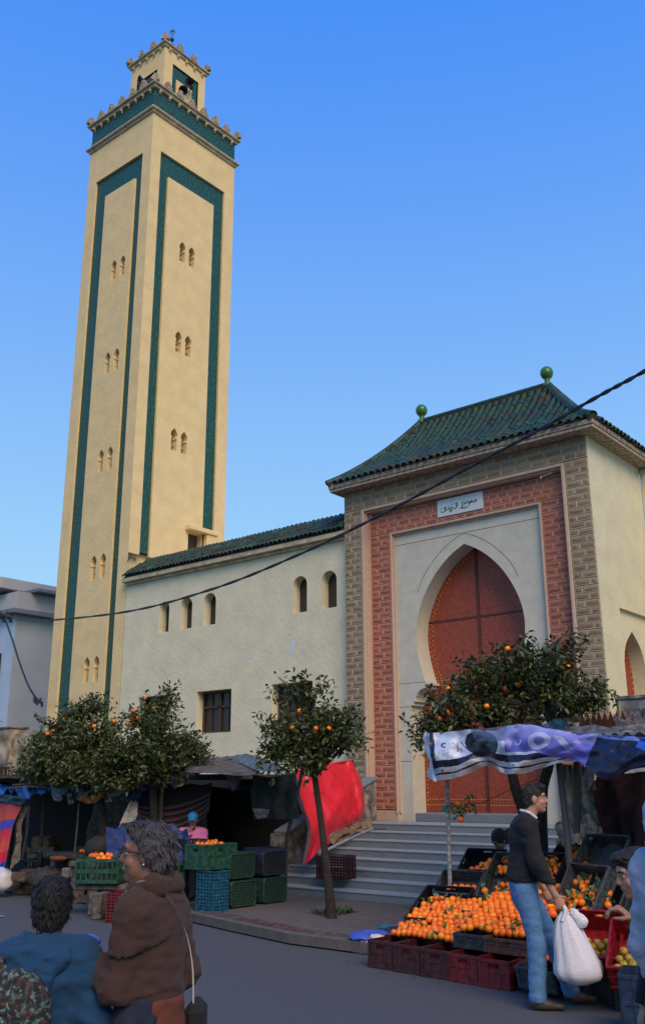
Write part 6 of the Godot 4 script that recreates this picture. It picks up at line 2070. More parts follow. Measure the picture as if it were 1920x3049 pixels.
	b.add(sheet(Vector3(-6.134, 2.327, -9.204), Vector3(-6.052, 2.221, -9.142), Vector3(-5.779, 1.779, -8.914), Vector3(-5.835, 1.769, -8.932), 3, 8, 0.04, 2, 3, 0.0, 12.0))
	part("folded_end", b, M.bag_white, o)

# ---------------------------------------------------------------- things between the two stalls
func middle_things() -> void:
	# red tarpaulin draped over a stack on the stairs
	var o := thing("red_tarpaulin", "worn red tarpaulin draped over a stack on the stairs, left of the gate", "tarpaulin", Vector3(-10.5, 0.5, -13))
	var b := tarp([Vector3(-10.258, 0.558, -11.889), Vector3(-10.213, 1.077, -11.991), Vector3(-10.35, 1.487, -11.943), Vector3(-10.502, 2.001, -11.947)], [Vector3(-10.412, 1.157, -13.45), Vector3(-10.347, 1.412, -13.505), Vector3(-10.439, 1.804, -13.558), Vector3(-10.598, 2.184, -13.557)], 26, 18, 0.10)
	part("front_sheet", b, M.tarp_red, o)
	b = tarp([Vector3(-10.502, 2.001, -11.947), Vector3(-10.92, 2.07, -12.51), Vector3(-11.4, 2.041, -13.151)], [Vector3(-10.598, 2.184, -13.557), Vector3(-10.754, 2.204, -13.816), Vector3(-10.963, 2.048, -14.163)], 18, 8, 0.03)
	part("top_sheet", b, M.tarp_red, o)
	b = tarp([Vector3(-10.412, 1.157, -13.45), Vector3(-10.347, 1.412, -13.505), Vector3(-10.439, 1.804, -13.558), Vector3(-10.598, 2.184, -13.557)], [Vector3(-10.636, 1.164, -13.915), Vector3(-10.605, 1.403, -13.94), Vector3(-10.698, 1.807, -13.993), Vector3(-10.963, 2.048, -14.163)], 6, 14, 0.03)
	part("side_sheet", b, M.tarp_red, o)
	b = tarp([Vector3(-10.258, 0.558, -11.889), Vector3(-10.213, 1.077, -11.991), Vector3(-10.35, 1.487, -11.943), Vector3(-10.502, 2.001, -11.947)], [Vector3(-10.418, 0.554, -12.017), Vector3(-10.381, 1.07, -12.112), Vector3(-10.523, 1.458, -12.059), Vector3(-10.651, 1.962, -12.083)], 4, 16, 0.03)
	part("frayed_edge", b, M.tarp_red_worn, o)
	# cardboard and pale battens on the steps
	o = thing("flattened_cardboard", "flattened brown cardboard box with black print leaning on the stairs by the red wrap", "cardboard", Vector3(-9.6, 0.8, -12.8))
	b = MB.new()
	b.add(sheet(Vector3(-8.985, 1.046, -10.996), Vector3(-9.158, 1.244, -12.152), Vector3(-8.991, 1.143, -12.031), Vector3(-8.805, 0.912, -10.886), 8, 4, 0.08, 2, 1.5, -0.06, 21.0))
	part("panel", b, M.cardboard, o)
	b = MB.new()
	b.add(sheet(Vector3(-8.948, 1.06, -10.897), Vector3(-9.046, 1.159, -11.465), Vector3(-8.916, 1.08, -11.378), Vector3(-8.809, 0.933, -10.817), 5, 4, 0.08, 2, 1.5, -0.05, 22.0))
	part("flap", b, M.cardboard, o)
	b = MB.new()
	for e in [[1028, 2462, 1046, 2457, 0.012], [1046, 2457, 1052, 2474, 0.012], [1031, 2468, 1036, 2482, 0.012], [1036, 2464, 1042, 2478, 0.01], [1036, 2482, 1050, 2476, 0.01], [1052, 2482, 1066, 2474, 0.02]]:
		var pa := pan(e[0], e[1])
		var pb := pan(e[2], e[3])
		b.tube([pa, pb], [e[4]], 4)
	part("print", b, M.ink, o)
	bar([Vector3(-8.538, 0.863, -10.198), Vector3(-8.614, 1.015, -10.914), Vector3(-8.827, 1.125, -11.777)], [0.022], M.white_paint, "batten", "long white batten lying up the stairs under the cardboard", "batten")
	bar([Vector3(-8.551, 0.883, -10.213), Vector3(-8.56, 0.912, -10.309)], [0.03], M.white_paint, "batten", "short white batten end beside the red wrap's foot", "batten")
	bar([Vector3(-8.979, 1.108, -11.911), Vector3(-8.85, 1.113, -12.148)], [0.008], M.old_wood, "stick", "thin twig lying on the top stairs beyond the cardboard", "stick")
	crate("dark_red_crate", "dark red crate standing on the second step left of the slim tree", Transform3D(turned(0.12), Vector3(-9.72, 0.37, -12.02)), Vector3(0.50, 0.34, 0.36), M.maroon_plastic, 1)
	# litter by the kerb: plastic bags and an embroidered sack
	var heap := [[1075, 2782, M.bag_blue, 0.10], [1100, 2776, M.bag_blue, 0.11], [1122, 2784, M.bag_white, 0.07], [1130, 2772, M.bag_blue, 0.08], [1150, 2770, M.bag_navy, 0.09], [1170, 2766, M.bag_navy, 0.10], [1188, 2760, M.bag_teal, 0.11], [1215, 2752, M.bag_teal, 0.09], [1240, 2744, M.clear_sheet, 0.10], [1148, 2752, M.bag_teal, 0.08]]
	var spots := [Vector3(-6.765, 0.15, -8.791), Vector3(-6.767, 0.15, -8.945), Vector3(-6.602, 0.15, -8.859), Vector3(-6.754, 0.15, -9.114), Vector3(-6.725, 0.15, -9.202), Vector3(-6.72, 0.15, -9.337), Vector3(-6.758, 0.15, -9.508), Vector3(-6.775, 0.15, -9.702), Vector3(-6.819, 0.16, -9.925), Vector3(-6.98, 0.15, -9.539)]
	for i in heap.size():
		b = crumple(spots[i], Vector3(heap[i][3] * 1.3, heap[i][3] * 0.5, heap[i][3] * 1.1), 0.5, i)
		var hue: String = {M.bag_blue: "bright blue", M.bag_white: "pale", M.bag_navy: "navy blue", M.bag_teal: "teal", M.clear_sheet: "clear"}[heap[i][2]]
		one("plastic_bag", b, heap[i][2], hue + " crumpled plastic bag in the litter on the kerb left of the oranges", "bag", "crumpled bags on the kerb, " + hue)
	b = crumple(Vector3(-6.671, 0.05, -8.803), Vector3(0.24, 0.09, 0.13), 0.35, 31)
	one("white_sack", b, M.bag_white, "limp white sack with dark trim slumped over the kerb below the blue bags", "sack")
	for e in [["small white scrap of paper on the road before the bright red crates", Vector3(-5.047, 0.004, -8.077)], ["white scrap of paper on the road at the far left edge", Vector3(-12.443, 0.004, -7.973)]]:
		b = sheet(e[1] + Vector3(-0.05, 0.012, -0.03), e[1] + Vector3(0.05, 0.01, -0.03), e[1] + Vector3(0.05, 0.006, 0.03), e[1] + Vector3(-0.05, 0.006, 0.03), 4, 3, 0.02, 3, 3)
		one("paper_scrap", b, M.white_paint, e[0], "paper")
	var ts := []
	for i in 90:
		var c: Vector3 = [Vector3(-8.515, 0.1, -10.412), Vector3(-8.515, 0.1, -10.412), Vector3(-8.595, 0.1, -10.618)][i % 3]
		var a := R(0, TAU)
		var p := c + Vector3(cos(a), 0, sin(a)) * R(0.05, 0.28)
		ts.append(Transform3D(Basis(Vector3.UP, R(0, 6)) * Basis(Vector3.RIGHT, R(0.5, 1.4)).scaled(Vector3.ONE * R(0.6, 1.3)), p))
	var gm := leaf_mesh(0.09, 0.02)
	gm.surface_set_material(0, M.grass)
	tag(scatter("weeds", gm, ts, [], null), "low green weeds round the foot of the slim orange tree", "weeds")
	ts = []
	for i in 220:
		var p: Vector3 = [Vector3(-5.307, 0, -8.039), Vector3(-4.641, 0, -7.988), Vector3(-10.364, 0, -8.395), Vector3(-5.842, 0, -8.26)][i % 4] + Vector3(R(-0.7, 0.7), 0.004, R(-0.12, 0.12))
		ts.append(Transform3D(Basis(Vector3(R(-1, 1), R(-1, 1), R(-1, 1)).normalized(), R(0, 6)).scaled(Vector3.ONE * R(0.2, 0.5)), p))
	tag(scatter("street_litter", gm, ts, [], null), "bits of leaf and dirt along the foot of the crates", "litter")
	# poster and pale door behind the slim tree
	o = thing("notice_board", "pale blue notice board with a round emblem on the mosque wall behind the slim tree", "notice board", Vector3(-12.9, 2.4, -15.1))
	b = MB.new()
	b.bx(Vector3(-13.104, 2.281, -15.17), Vector3(-12.584, 2.92, -15.2), 0.01)
	part("board", b, M.marble, o)
	b = MB.new()
	var cc := (Vector3(-13.1, 2.28, -15.165) + Vector3(-12.555, 2.917, -15.165)) * 0.5
	for i in 20:
		var a0 := TAU * i / 20
		var a1 := TAU * (i + 1) / 20
		groove(b, cc + Vector3(cos(a0), sin(a0), 0) * 0.19, cc + Vector3(cos(a1), sin(a1), 0) * 0.19, 0.03)
	for e in [[-0.1, 0.05, 0.02, -0.04], [0.02, -0.04, 0.1, 0.06], [-0.06, -0.06, 0.05, -0.08]]: groove(b, cc + Vector3(e[0], e[1], 0), cc + Vector3(e[2], e[3], 0), 0.02)
	part("emblem", b, M.cobalt, o)

func pan(u: float, v: float) -> Vector3:
	# a mark on the cardboard panel, u and v counted along its two edges
	var fu := (u - 985.0) / 115.0
	var fv := (v - 2490.0 + fu * 50.0) / 32.0
	return Vector3(-8.973, 1.047, -10.981).lerp(Vector3(-9.146, 1.244, -12.136), fu).lerp(Vector3(-8.792, 0.913, -10.871).lerp(Vector3(-8.979, 1.144, -12.014), fu), clampf(fv, 0, 1)) + Vector3(0.01, 0.035, 0.02)

# cloth between a left and a right edge, each a line of points from the foot up, with folds between
func tarp(l: Array, r: Array, nu: int, nv: int, amp: float) -> MB:
	var m := MB.new()
	var ls := smooth(l, 6)
	var rs := smooth(r, 6)
	var rows := []
	for j in nv + 1:
		var f := float(j) / nv * (ls.size() - 1)
		var k := mini(int(f), ls.size() - 2)
		var a: Vector3 = (ls[k] as Vector3).lerp(ls[k + 1], f - k)
		var b: Vector3 = (rs[k] as Vector3).lerp(rs[k + 1], f - k)
		var row := PackedVector3Array()
		for i in nu + 1:
			var u := float(i) / nu
			var v := float(j) / nv
			var w := sin(u * PI) * 0.5 - absf(fposmod(u * 3.0 + v * 0.7, 1.0) - 0.5) * 0.8 + nz.get_noise_2d(u * 260.0, v * 200.0) * 1.2 + (0.25 if v > 0.62 + 0.2 * u else 0.0) * (1.0 - v)
			w *= smoothstep(0.0, 0.08, u) * smoothstep(0.0, 0.08, 1.0 - u)
			row.append(a.lerp(b, u) + Vector3(0.55, 0.15, 0.82) * w * amp)
		rows.append(row)
	m.grid(rows)
	return m

func crumple(c: Vector3, r: Vector3, amp: float, sd: float) -> MB:
	var b := MB.new()
	var rows := []
	for i in 11:
		var an := -PI / 2 + PI * i / 10.0
		var row := PackedVector3Array()
		for j in 18:
			var a := TAU * j / 18
			var d := Vector3(cos(a) * cos(an), sin(an), -sin(a) * cos(an))
			var k := 1.0 + amp * nz.get_noise_3d(d.x * 190 + sd * 50, d.y * 190, d.z * 190)
			row.append(c + d * r * k)
		rows.append(row)
	b.grid(rows, true)
	return b

func joints(h: float) -> Dictionary:
	return {"pelvis": Vector3(0, 0.535, 0) * h, "waist": Vector3(0, 0.63, 0) * h, "chest": Vector3(0, 0.745, -0.004) * h, "neck": Vector3(0, 0.858, -0.012) * h, "head": Vector3(0, 0.933, 0.006) * h,
		"sl": Vector3(0.103, 0.805, -0.008) * h, "sr": Vector3(-0.103, 0.805, -0.008) * h, "el": Vector3(0.135, 0.63, -0.01) * h, "er": Vector3(-0.135, 0.63, -0.01) * h, "wl": Vector3(0.14, 0.49, 0.04) * h, "wr": Vector3(-0.14, 0.49, 0.04) * h,
		"hl": Vector3(0.055, 0.51, 0) * h, "hr": Vector3(-0.055, 0.51, 0) * h, "kl": Vector3(0.058, 0.285, 0.01) * h, "kr": Vector3(-0.058, 0.285, 0.01) * h, "al": Vector3(0.06, 0.05, -0.01) * h, "ar": Vector3(-0.06, 0.05, -0.01) * h}

# body under the clothes, head with face, two hands: one skin surface
func body(o: Node3D, J: Dictionary, skin: Material, s: float, hq: Basis, hl: Array, hr: Array, hcell := 0.006, girth := 1.0) -> void:
	var b := blob(scaled_shapes(limbs(J, 0.0, "torso"), s * girth) + scaled_shapes(limbs(J, -0.002, "arms"), s) + scaled_shapes(limbs(J, -0.006, "legs"), s), 0.02, 0.03)
	b.add(blob(head_shapes(J.head, hq, s) + scaled_shapes(limbs(J, 0.0, "neck"), s), hcell, 0.014))
	if hl.size(): b.add(blob(hl + [[J.el.lerp(J.wl, 0.75), J.wl, 0.030 * s, 0.026 * s]], 0.0045, 0.006))
	if hr.size(): b.add(blob(hr + [[J.er.lerp(J.wr, 0.75), J.wr, 0.030 * s, 0.026 * s]], 0.0045, 0.006))
	lpart("body", b, skin, o)

func people() -> void:
	woman()
	boy()
	man()
	others()

func woman() -> void:
	var h := 1.57
	var pos := Vector3(-3.08, 1.57, -2.642)
	pos.y = 0
	var away := pos.normalized()
	var o := person("person with short grey hair, glasses and brown fleece jacket, seen from behind, facing left", pos, Vector3.UP.cross(away) * 0.84 + away * 0.54)
	var J := joints(h)
	J.el = Vector3(0.155, 0.975, 0.035)
	J.wl = Vector3(0.10, 1.065, 0.185)
	J.er = Vector3(-0.165, 1.0, -0.06)
	J.wr = Vector3(-0.16, 0.90, 0.10)
	J.sl = Vector3(0.118, 1.24, -0.01)
	J.sr = Vector3(-0.118, 1.24, -0.015)
	J.head = Vector3(0.005, 1.455, 0.03)
	var hq := facing(Vector3(0.42, -0.04, 0.9))
	var q := Basis.looking_at(-Vector3(-0.45, 0.35, 0.8), Vector3(0, 1, 0))
	body(o, J, M.skin_dark, 1.0, hq, hand_shapes(J.wl, q, 0.95, 0.7), [], 0.006, 0.8)
	var tor := scaled_shapes(limbs(J, 0.018, "torso"), 0.84)
	var hip := [J.pelvis + Vector3(0, 0.06, -0.01), J.waist, 0.152, 0.142, Vector3(0, 0, 1), 0.84]
	var b := blob(tor + [hip, [J.chest + Vector3(0, 0, -0.03), J.waist + Vector3(0, 0.02, -0.04), 0.13, 0.125, Vector3(0, 0, 1), 0.7]] + limbs(J, 0.020, "arms"), 0.011, 0.035, [[Vector3(0, 0.93, 0), Vector3(0, -1, 0)], [J.wl + (J.wl - J.el).normalized() * -0.02, (J.wl - J.el).normalized(), 0.13], [Vector3(0, 1.375, 0), Vector3(0, 1, 0.2).normalized(), 0.25]], 0.015, 0.7, 3.0)
	lpart("jacket", b, M.brown_fleece, o)
	# collar and the loose fold over the shoulder
	b = blob([[Vector3(0.06, 1.335, -0.055), Vector3(-0.06, 1.335, -0.055), 0.042, 0.042], [Vector3(0.06, 1.335, -0.055), Vector3(0.085, 1.330, 0.02), 0.042, 0.036], [Vector3(-0.06, 1.335, -0.055), Vector3(-0.085, 1.330, 0.02), 0.042, 0.036]], 0.01, 0.03, [], 0.012, 0.6)
	lpart("collar", b, M.brown_fleece, o)
	b = blob(scaled_shapes(limbs(J, 0.042, "torso"), 0.84) + limbs(J, 0.034, "arms").slice(0, 1), 0.010, 0.03, [[Vector3(0.06, 1.165, 0), Vector3(-0.45, -1, 0.15).normalized()], [Vector3(-0.06, 1.2, 0), Vector3(-1, -0.5, 0).normalized()], [Vector3(0, 1.2, 0.05), Vector3(0, 0.1, 1).normalized()], [Vector3(0, 1.36, 0), Vector3(0, 1, 0)]], 0.012, 0.6, 5.0)
	lpart("loose_fold", b, M.brown_fleece, o)
	b = blob([[J.pelvis + Vector3(0, 0.1, -0.01), J.pelvis + Vector3(0, -0.02, -0.01), 0.146, 0.158, Vector3(0, 0, 1), 0.86]], 0.012, 0.02, [[Vector3(0, 0.945, 0), Vector3(0, 1, 0)], [Vector3(0, 0.66, 0), Vector3(0, -1, 0)]], 0.008, 0.6)
	lpart("sweater_hem", b, M.rust_knit, o)
	b = blob(limbs(J, 0.016, "legs"), 0.02, 0.04, [[Vector3(0, 0.07, 0), Vector3(0, -1, 0)]], 0.008)
	lpart("trousers", b, M.dark_jeans, o)
	for x in ["al", "ar"]: shoe(o, J[x], Vector3(0, 0, 1), M.brown_leather)
	# thick short hair, longer at the nape
	var c: Vector3 = J.head
	b = blob([[c + hq * Vector3(0, 0.030, -0.022), Vector3(0.084, 0.090, 0.100), hq], [c + hq * Vector3(0, -0.03, -0.058), Vector3(0.074, 0.082, 0.055), hq], [c + hq * Vector3(0.055, -0.01, -0.03), Vector3(0.045, 0.07, 0.06), hq], [c + hq * Vector3(-0.055, -0.01, -0.03), Vector3(0.045, 0.07, 0.06), hq], [c + hq * Vector3(0, 0.085, 0.055), Vector3(0.07, 0.035, 0.045), hq]], 0.008, 0.02,
		[[c + hq * Vector3(0, 0.05, 0.088), hq * Vector3(0, -0.75, 0.75)], [c + hq * Vector3(0.05, -0.01, 0.0), hq * Vector3(0.1, -0.55, 0.8).normalized()]], 0.016, 0.35, 9.0)
	lpart("hair", b, M.hair_grey, o)
	strands(o, b, c, hq, 1700, 0.042, 0.005, M.hair_grey, 0.55)
	face_parts(o, c, hq, 1.0, M.hair_grey)
	b = MB.new()
	for x in [-1.0, 1.0]:
		b.tube([c + hq * Vector3(0.052 * x, 0.012, 0.10), c + hq * Vector3(0.074 * x, 0.010, 0.05), c + hq * Vector3(0.082 * x, 0.0, -0.005)], [0.003], 5)
		var ring := []
		for i in 13:
			var a := TAU * i / 12
			ring.append(c + hq * Vector3((0.032 + cos(a) * 0.022) * x, 0.006 + sin(a) * 0.017, 0.104))
		b.tube(ring, [0.002], 5)
	lpart("glasses", b, M.black_metal, o)
	b = MB.new()
	b.ball(c + hq * Vector3(0.079, -0.04, 0.0), Vector3.ONE * 0.006, 8, 6)
	lpart("earring", b, M.steel, o)
	# bag strap across the back
	b = MB.new()
	var strap := smooth([Vector3(0.09, 1.28, 0.10), Vector3(0.105, 1.345, 0.0), Vector3(0.065, 1.32, -0.075), Vector3(0.0, 1.20, -0.132), Vector3(-0.075, 1.05, -0.138), Vector3(-0.145, 0.88, -0.11)], 6)
	var rows := []
	for e in [0.009, -0.009]:
		var row := PackedVector3Array()
		for i in strap.size(): row.append(strap[i] + Vector3(e * 0.8, e, 0) + Vector3(0, 0.006, -0.012))
		rows.append(row)
	b.grid(rows)
	lpart("bag_strap", b, M.strap_white, o)
	var hb := thing_t("shoulder_bag", "small black shoulder bag hanging at the right hip of the person in brown", "bag", o.transform.translated_local(Vector3(-0.20, 0.78, -0.10)))
	b = MB.new()
	b.box(Transform3D(turned(0.4), Vector3.ZERO), Vector3(0.20, 0.22, 0.08), 0.03)
	lpart("bag_body", b, M.black_cloth, hb)
	b = MB.new()
	b.ball(Vector3.ZERO, Vector3(0.04, 0.026, 0.05), 12, 8)
	var ph := thing_t("blue_purse", "bright blue purse held in the left hand of the person in brown", "purse", o.transform.translated_local(J.wl + Vector3(-0.03, 0.06, 0.05)))
	lpart("purse", b, M.bag_blue, ph)

func boy() -> void:
	var h := 1.43
	var pos := Vector3(-3.341, 1.371, -2.361)
	pos.y = 0
	var away := pos.normalized()
	var o := person("child with black hair in a blue hooded jacket and dark backpack, seen from behind", pos, away * 0.97 - Vector3.UP.cross(away) * 0.22, Basis.from_scale(Vector3.ONE * 0.958))
	var J := joints(h)
	J.sl = Vector3(0.135, 1.115, -0.01)
	J.sr = Vector3(-0.135, 1.115, -0.01)
	J.er = Vector3(-0.20, 0.91, -0.03)
	J.wr = Vector3(-0.18, 0.76, 0.10)
	J.el = Vector3(0.20, 0.91, -0.02)
	J.wl = Vector3(0.17, 0.78, 0.12)
	J.head = Vector3(0.0, 1.325, 0.01)
	J.neck = Vector3(0, 1.225, -0.012)
	var hq := facing(Vector3(0.1, 0.02, 1.0))
	var q := Basis.looking_at(Vector3(0, 0.9, -0.3), Vector3(1, 0, 0))
	body(o, J, M.skin, 0.88, hq, hand_shapes(J.wl, q, 0.8, 0.5), hand_shapes(J.wr, q, 0.8, 0.5))
	var b := blob(scaled_shapes(limbs(J, 0.035, "torso"), 0.86) + scaled_shapes(limbs(J, 0.026, "arms"), 0.95), 0.012, 0.04, [[Vector3(0, 0.70, 0), Vector3(0, -1, 0)], [J.wr + Vector3(0, -0.01, 0), (J.wr - J.er).normalized(), 0.13], [J.wl + Vector3(0, -0.01, 0), (J.wl - J.el).normalized(), 0.13], [Vector3(0, 1.21, 0), Vector3(0, 1, 0.3).normalized(), 0.25]], 0.018, 1.0, 7.0)
	lpart("jacket", b, M.blue_fleece, o)
	# hood lying on the shoulders
	b = blob([[Vector3(0.085, 1.185, -0.03), Vector3(-0.085, 1.180, -0.03), 0.034, 0.034], [Vector3(0.095, 1.180, -0.03), Vector3(0.09, 1.150, 0.06), 0.032, 0.026], [Vector3(-0.095, 1.175, -0.03), Vector3(-0.09, 1.150, 0.06), 0.032, 0.026], [Vector3(0.09, 1.150, -0.085), Vector3(-0.07, 1.140, -0.085), 0.048, 0.044], [Vector3(0.07, 1.055, -0.130), Vector3(0.0, 1.035, -0.135), 0.048, 0.04, Vector3(0, 0.3, -0.95), 0.6], [Vector3(0.10, 1.135, -0.09), Vector3(0.05, 1.045, -0.13), 0.04, 0.04], [Vector3(-0.06, 1.130, -0.09), Vector3(0.0, 1.045, -0.13), 0.036, 0.036]], 0.009, 0.03, [], 0.014, 0.6, 2.0)
	lpart("hood", b, M.blue_fleece, o)
	b = blob(scaled_shapes(limbs(J, 0.02, "legs"), 0.85), 0.02, 0.04, [[Vector3(0, 0.06, 0), Vector3(0, -1, 0)]], 0.008)
	lpart("trousers", b, M.dark_jeans, o)
	for x in ["al", "ar"]: shoe(o, J[x], Vector3(0, 0, 1), M.black_cloth, 0.85)
	var c: Vector3 = J.head
	b = blob([[c + hq * Vector3(0, 0.022, -0.012), Vector3(0.079, 0.088, 0.095), hq], [c + hq * Vector3(0, -0.035, -0.045), Vector3(0.066, 0.070, 0.052), hq], [c + hq * Vector3(0, -0.07, -0.050), Vector3(0.046, 0.03, 0.030), hq]], 0.007, 0.016,
		[[c + hq * Vector3(0, 0.045, 0.078), hq * Vector3(0, -0.7, 0.75)], [c + hq * Vector3(0, -0.02, 0.012), hq * Vector3(0, -0.75, 0.66)]], 0.012, 0.3, 4.0)
	lpart("hair", b, M.hair_black, o)
	strands(o, b, c, hq, 1300, 0.04, 0.005, M.hair_black, 0.5)
	face_parts(o, c, hq, 0.88, M.hair_black)
	# backpack of mottled dark cloth, worn to the left
	var im := Image.create_empty(256, 256, false, Image.FORMAT_RGB8)
	for x in 256:
		for y in 256:
			var a := nz.get_noise_2d(x * 9.0, y * 9.0)
			var e := nz.get_noise_2d(x * 9.0 + 900, y * 9.0)
			var cc := Color(0.075, 0.09, 0.085)
			if a > 0.16: cc = Color(0.19, 0.30, 0.29)
			if a > 0.30: cc = Color(0.42, 0.52, 0.50)
			if e > 0.22: cc = Color(0.20, 0.12, 0.12)
			if e > 0.34: cc = Color(0.34, 0.22, 0.20)
			im.set_pixel(x, y, cc)
	var bm := pic_mat("backpack_print", im, 0.9)
	bm.uv1_triplanar = true
	bm.uv1_scale = Vector3.ONE * 1.3
	var bp := thing_t("backpack", "dark mottled green and brown backpack on the back of the child in blue", "backpack", o.transform.translated_local(Vector3(0.07, 0.86, -0.20)))
	b = blob([[Vector3(0, 0.12, 0), Vector3(0, -0.14, 0), 0.140, 0.165, Vector3(0, 0, 1), 0.60], [Vector3(0.06, -0.12, -0.01), Vector3(-0.06, -0.12, -0.01), 0.10, 0.10]], 0.012, 0.04, [], 0.010, 0.8)
	lpart("pack", b, bm, bp)
	b = blob([[Vector3(0.05, -0.10, -0.085), Vector3(-0.05, -0.10, -0.085), 0.06, 0.06]], 0.012, 0.03)
	lpart("front_pocket", b, bm, bp)
	for x in [0.10, -0.13]:
		b = MB.new()
		var st := smooth([Vector3(x * 0.6, 0.17, 0.06), Vector3(x, 0.285, 0.12), Vector3(x * 1.1, 0.300, 0.20), Vector3(x * 1.15, 0.2, 0.29)], 5)
		var rows := []
		for e in [0.024, -0.024]:
			var row := PackedVector3Array()
			for p in st: row.append(p + Vector3(-e, 0.006, 0))
			rows.append(row)
		b.grid(rows)
		lpart("strap", b, bm, bp)

func man() -> void:
	var pos := Vector3(-3.958, -0.007, -7.605)
	pos.y = 0
	var o := person("man with moustache, black jacket and blue jeans standing by the orange stall, seen in profile", pos, Vector3(0.826, 0, -0.49))
	var J := {"pelvis": Vector3(-0.01, 0.93, -0.135), "waist": Vector3(0, 1.09, -0.125), "chest": Vector3(0, 1.29, -0.11), "neck": Vector3(0, 1.485, -0.07), "head": Vector3(0.0, 1.617, 0.0),
		"sl": Vector3(0.175, 1.40, -0.10), "sr": Vector3(-0.175, 1.40, -0.09), "er": Vector3(-0.235, 1.11, -0.03), "wr": Vector3(-0.225, 0.865, 0.10), "el": Vector3(0.23, 1.12, -0.06), "wl": Vector3(0.22, 0.88, 0.04),
		"hl": Vector3(0.09, 0.88, -0.13), "hr": Vector3(-0.10, 0.88, -0.135), "kr": Vector3(-0.105, 0.49, -0.065), "ar": Vector3(-0.115, 0.09, -0.085), "kl": Vector3(0.10, 0.49, 0.07), "al": Vector3(0.12, 0.11, 0.20)}
	var hq := facing(Vector3(-0.10, -0.05, 1.0))
	var q := Basis.looking_at(-Vector3(0.05, -0.9, 0.42), Vector3(-1, 0, 0))
	body(o, J, M.skin, 1.0, hq, hand_shapes(J.wl, q, 1.0, 0.5), hand_shapes(J.wr, q, 1.05, 1.05, 1.0), 0.005)
	var b := blob(limbs(J, 0.026, "torso") + limbs(J, 0.024, "arms") + [[J.pelvis + Vector3(0, 0.06, 0), J.waist, 0.188, 0.17, Vector3(0, 0, 1), 0.78]], 0.013, 0.04, [[Vector3(0, 0.955, 0), Vector3(0, -1, 0)], [J.wr + Vector3(0, -0.005, 0), (J.wr - J.er).normalized(), 0.13], [J.wl, (J.wl - J.el).normalized(), 0.13], [Vector3(0, 1.47, -0.05), Vector3(0, 1, 0.55).normalized(), 0.25]], 0.014, 1.0, 5.0)
	lpart("jacket", b, M.black_cloth, o)
	b = blob([[Vector3(0.055, 1.475, -0.10), Vector3(-0.055, 1.475, -0.10), 0.026, 0.026], [Vector3(0.06, 1.475, -0.10), Vector3(0.055, 1.425, 0.0), 0.026, 0.022], [Vector3(-0.06, 1.475, -0.10), Vector3(-0.055, 1.425, 0.0), 0.026, 0.022]], 0.009, 0.02)
	lpart("collar", b, M.black_cloth, o)
	b = MB.new()
	b.tube(smooth([Vector3(0.045, 1.455, 0.0), Vector3(0.062, 1.50, -0.06), Vector3(0.0, 1.518, -0.125), Vector3(-0.062, 1.50, -0.06), Vector3(-0.045, 1.455, 0.0)], 5), [0.013], 7)
	lpart("shirt_collar", b, M.shirt_white, o)
	b = blob(limbs(J, 0.014, "legs") + [[J.kr, J.ar + Vector3(0, 0.0, 0), 0.068, 0.070], [J.kl, J.al, 0.066, 0.068]], 0.013, 0.035, [[Vector3(0, 0.97, 0), Vector3(0, 1, 0)], [Vector3(0, 0.055, 0), Vector3(0, -1, 0)]], 0.010, 1.1, 8.0)
	lpart("jeans", b, M.jeans, o)
	b = MB.new()
	b.box(Transform3D(turned(0.3, 0.0, 0.2), Vector3(-0.145, 0.86, -0.205)), Vector3(0.006, 0.022, 0.05), 0.002)
	lpart("leather_tag", b, M.rust_sheet, o)
	shoe(o, Vector3(-0.115, 0.088, -0.07), Vector3(0.0, -0.02, 1).normalized(), M.brown_leather, 1.0)
	shoe(o, Vector3(0.12, 0.10, 0.22), Vector3(0.12, -0.02, 1).normalized(), M.brown_leather, 0.98)
	var c: Vector3 = J.head
	b = blob([[c + hq * Vector3(0, 0.030, -0.016), Vector3(0.080, 0.090, 0.098), hq], [c + hq * Vector3(0, -0.03, -0.05), Vector3(0.068, 0.07, 0.055), hq], [c + hq * Vector3(0, 0.098, 0.048), Vector3(0.058, 0.026, 0.045), hq]], 0.007, 0.014,
		[[c + hq * Vector3(0, 0.060, 0.080), hq * Vector3(0, -0.6, 0.8)], [c + hq * Vector3(0, -0.02, 0.0), hq * Vector3(0, -0.72, 0.70)]], 0.008, 0.3, 6.0)
	lpart("hair", b, M.hair_brown, o)
	strands(o, b, c, hq, 700, 0.03, 0.005, M.hair_brown, 0.6)
	b = blob([[c + hq * Vector3(-0.022, -0.043, 0.088), c + hq * Vector3(0.022, -0.043, 0.088), 0.008, 0.008]], 0.005, 0.01, [], 0.003, 0.2)
	lpart("moustache", b, M.hair_brown, o)
	face_parts(o, c, hq, 1.0, M.hair_brown)
	# white carrier bag in his right hand
	var bt := o.transform.translated_local(J.wr + Vector3(0.0, -0.10, 0.07))
	var bag := thing_t("carrier_bag", "full white plastic carrier bag hanging from the right hand of the man in black", "bag", bt)
	var rows := []
	for j in 15:
		var f := j / 14.0
		var row := PackedVector3Array()
		var wz: float = lerpf(0.03, 0.185, pow(clampf(f * 1.25, 0, 1), 0.7)) * (1.0 if f < 0.85 else sqrt(maxf(0.0, 1.0 - pow((f - 0.85) / 0.16, 2.0))))
		var wx := wz * 0.62
		for i in 28:
			var a := TAU * i / 28
			var k := 1.0 + 0.15 * sin(a * 9.0 + f * 2.5) * (1.0 - f * 0.75) + 0.05 * sin(a * 17.0 - f * 4.0) + 0.12 * nz.get_noise_3d(cos(a) * 130, sin(a) * 130, f * 110)
			row.append(Vector3(cos(a) * wx * k, -0.02 - f * 0.53, 0.075 * smoothstep(0, 1, f) + sin(a) * wz * k))
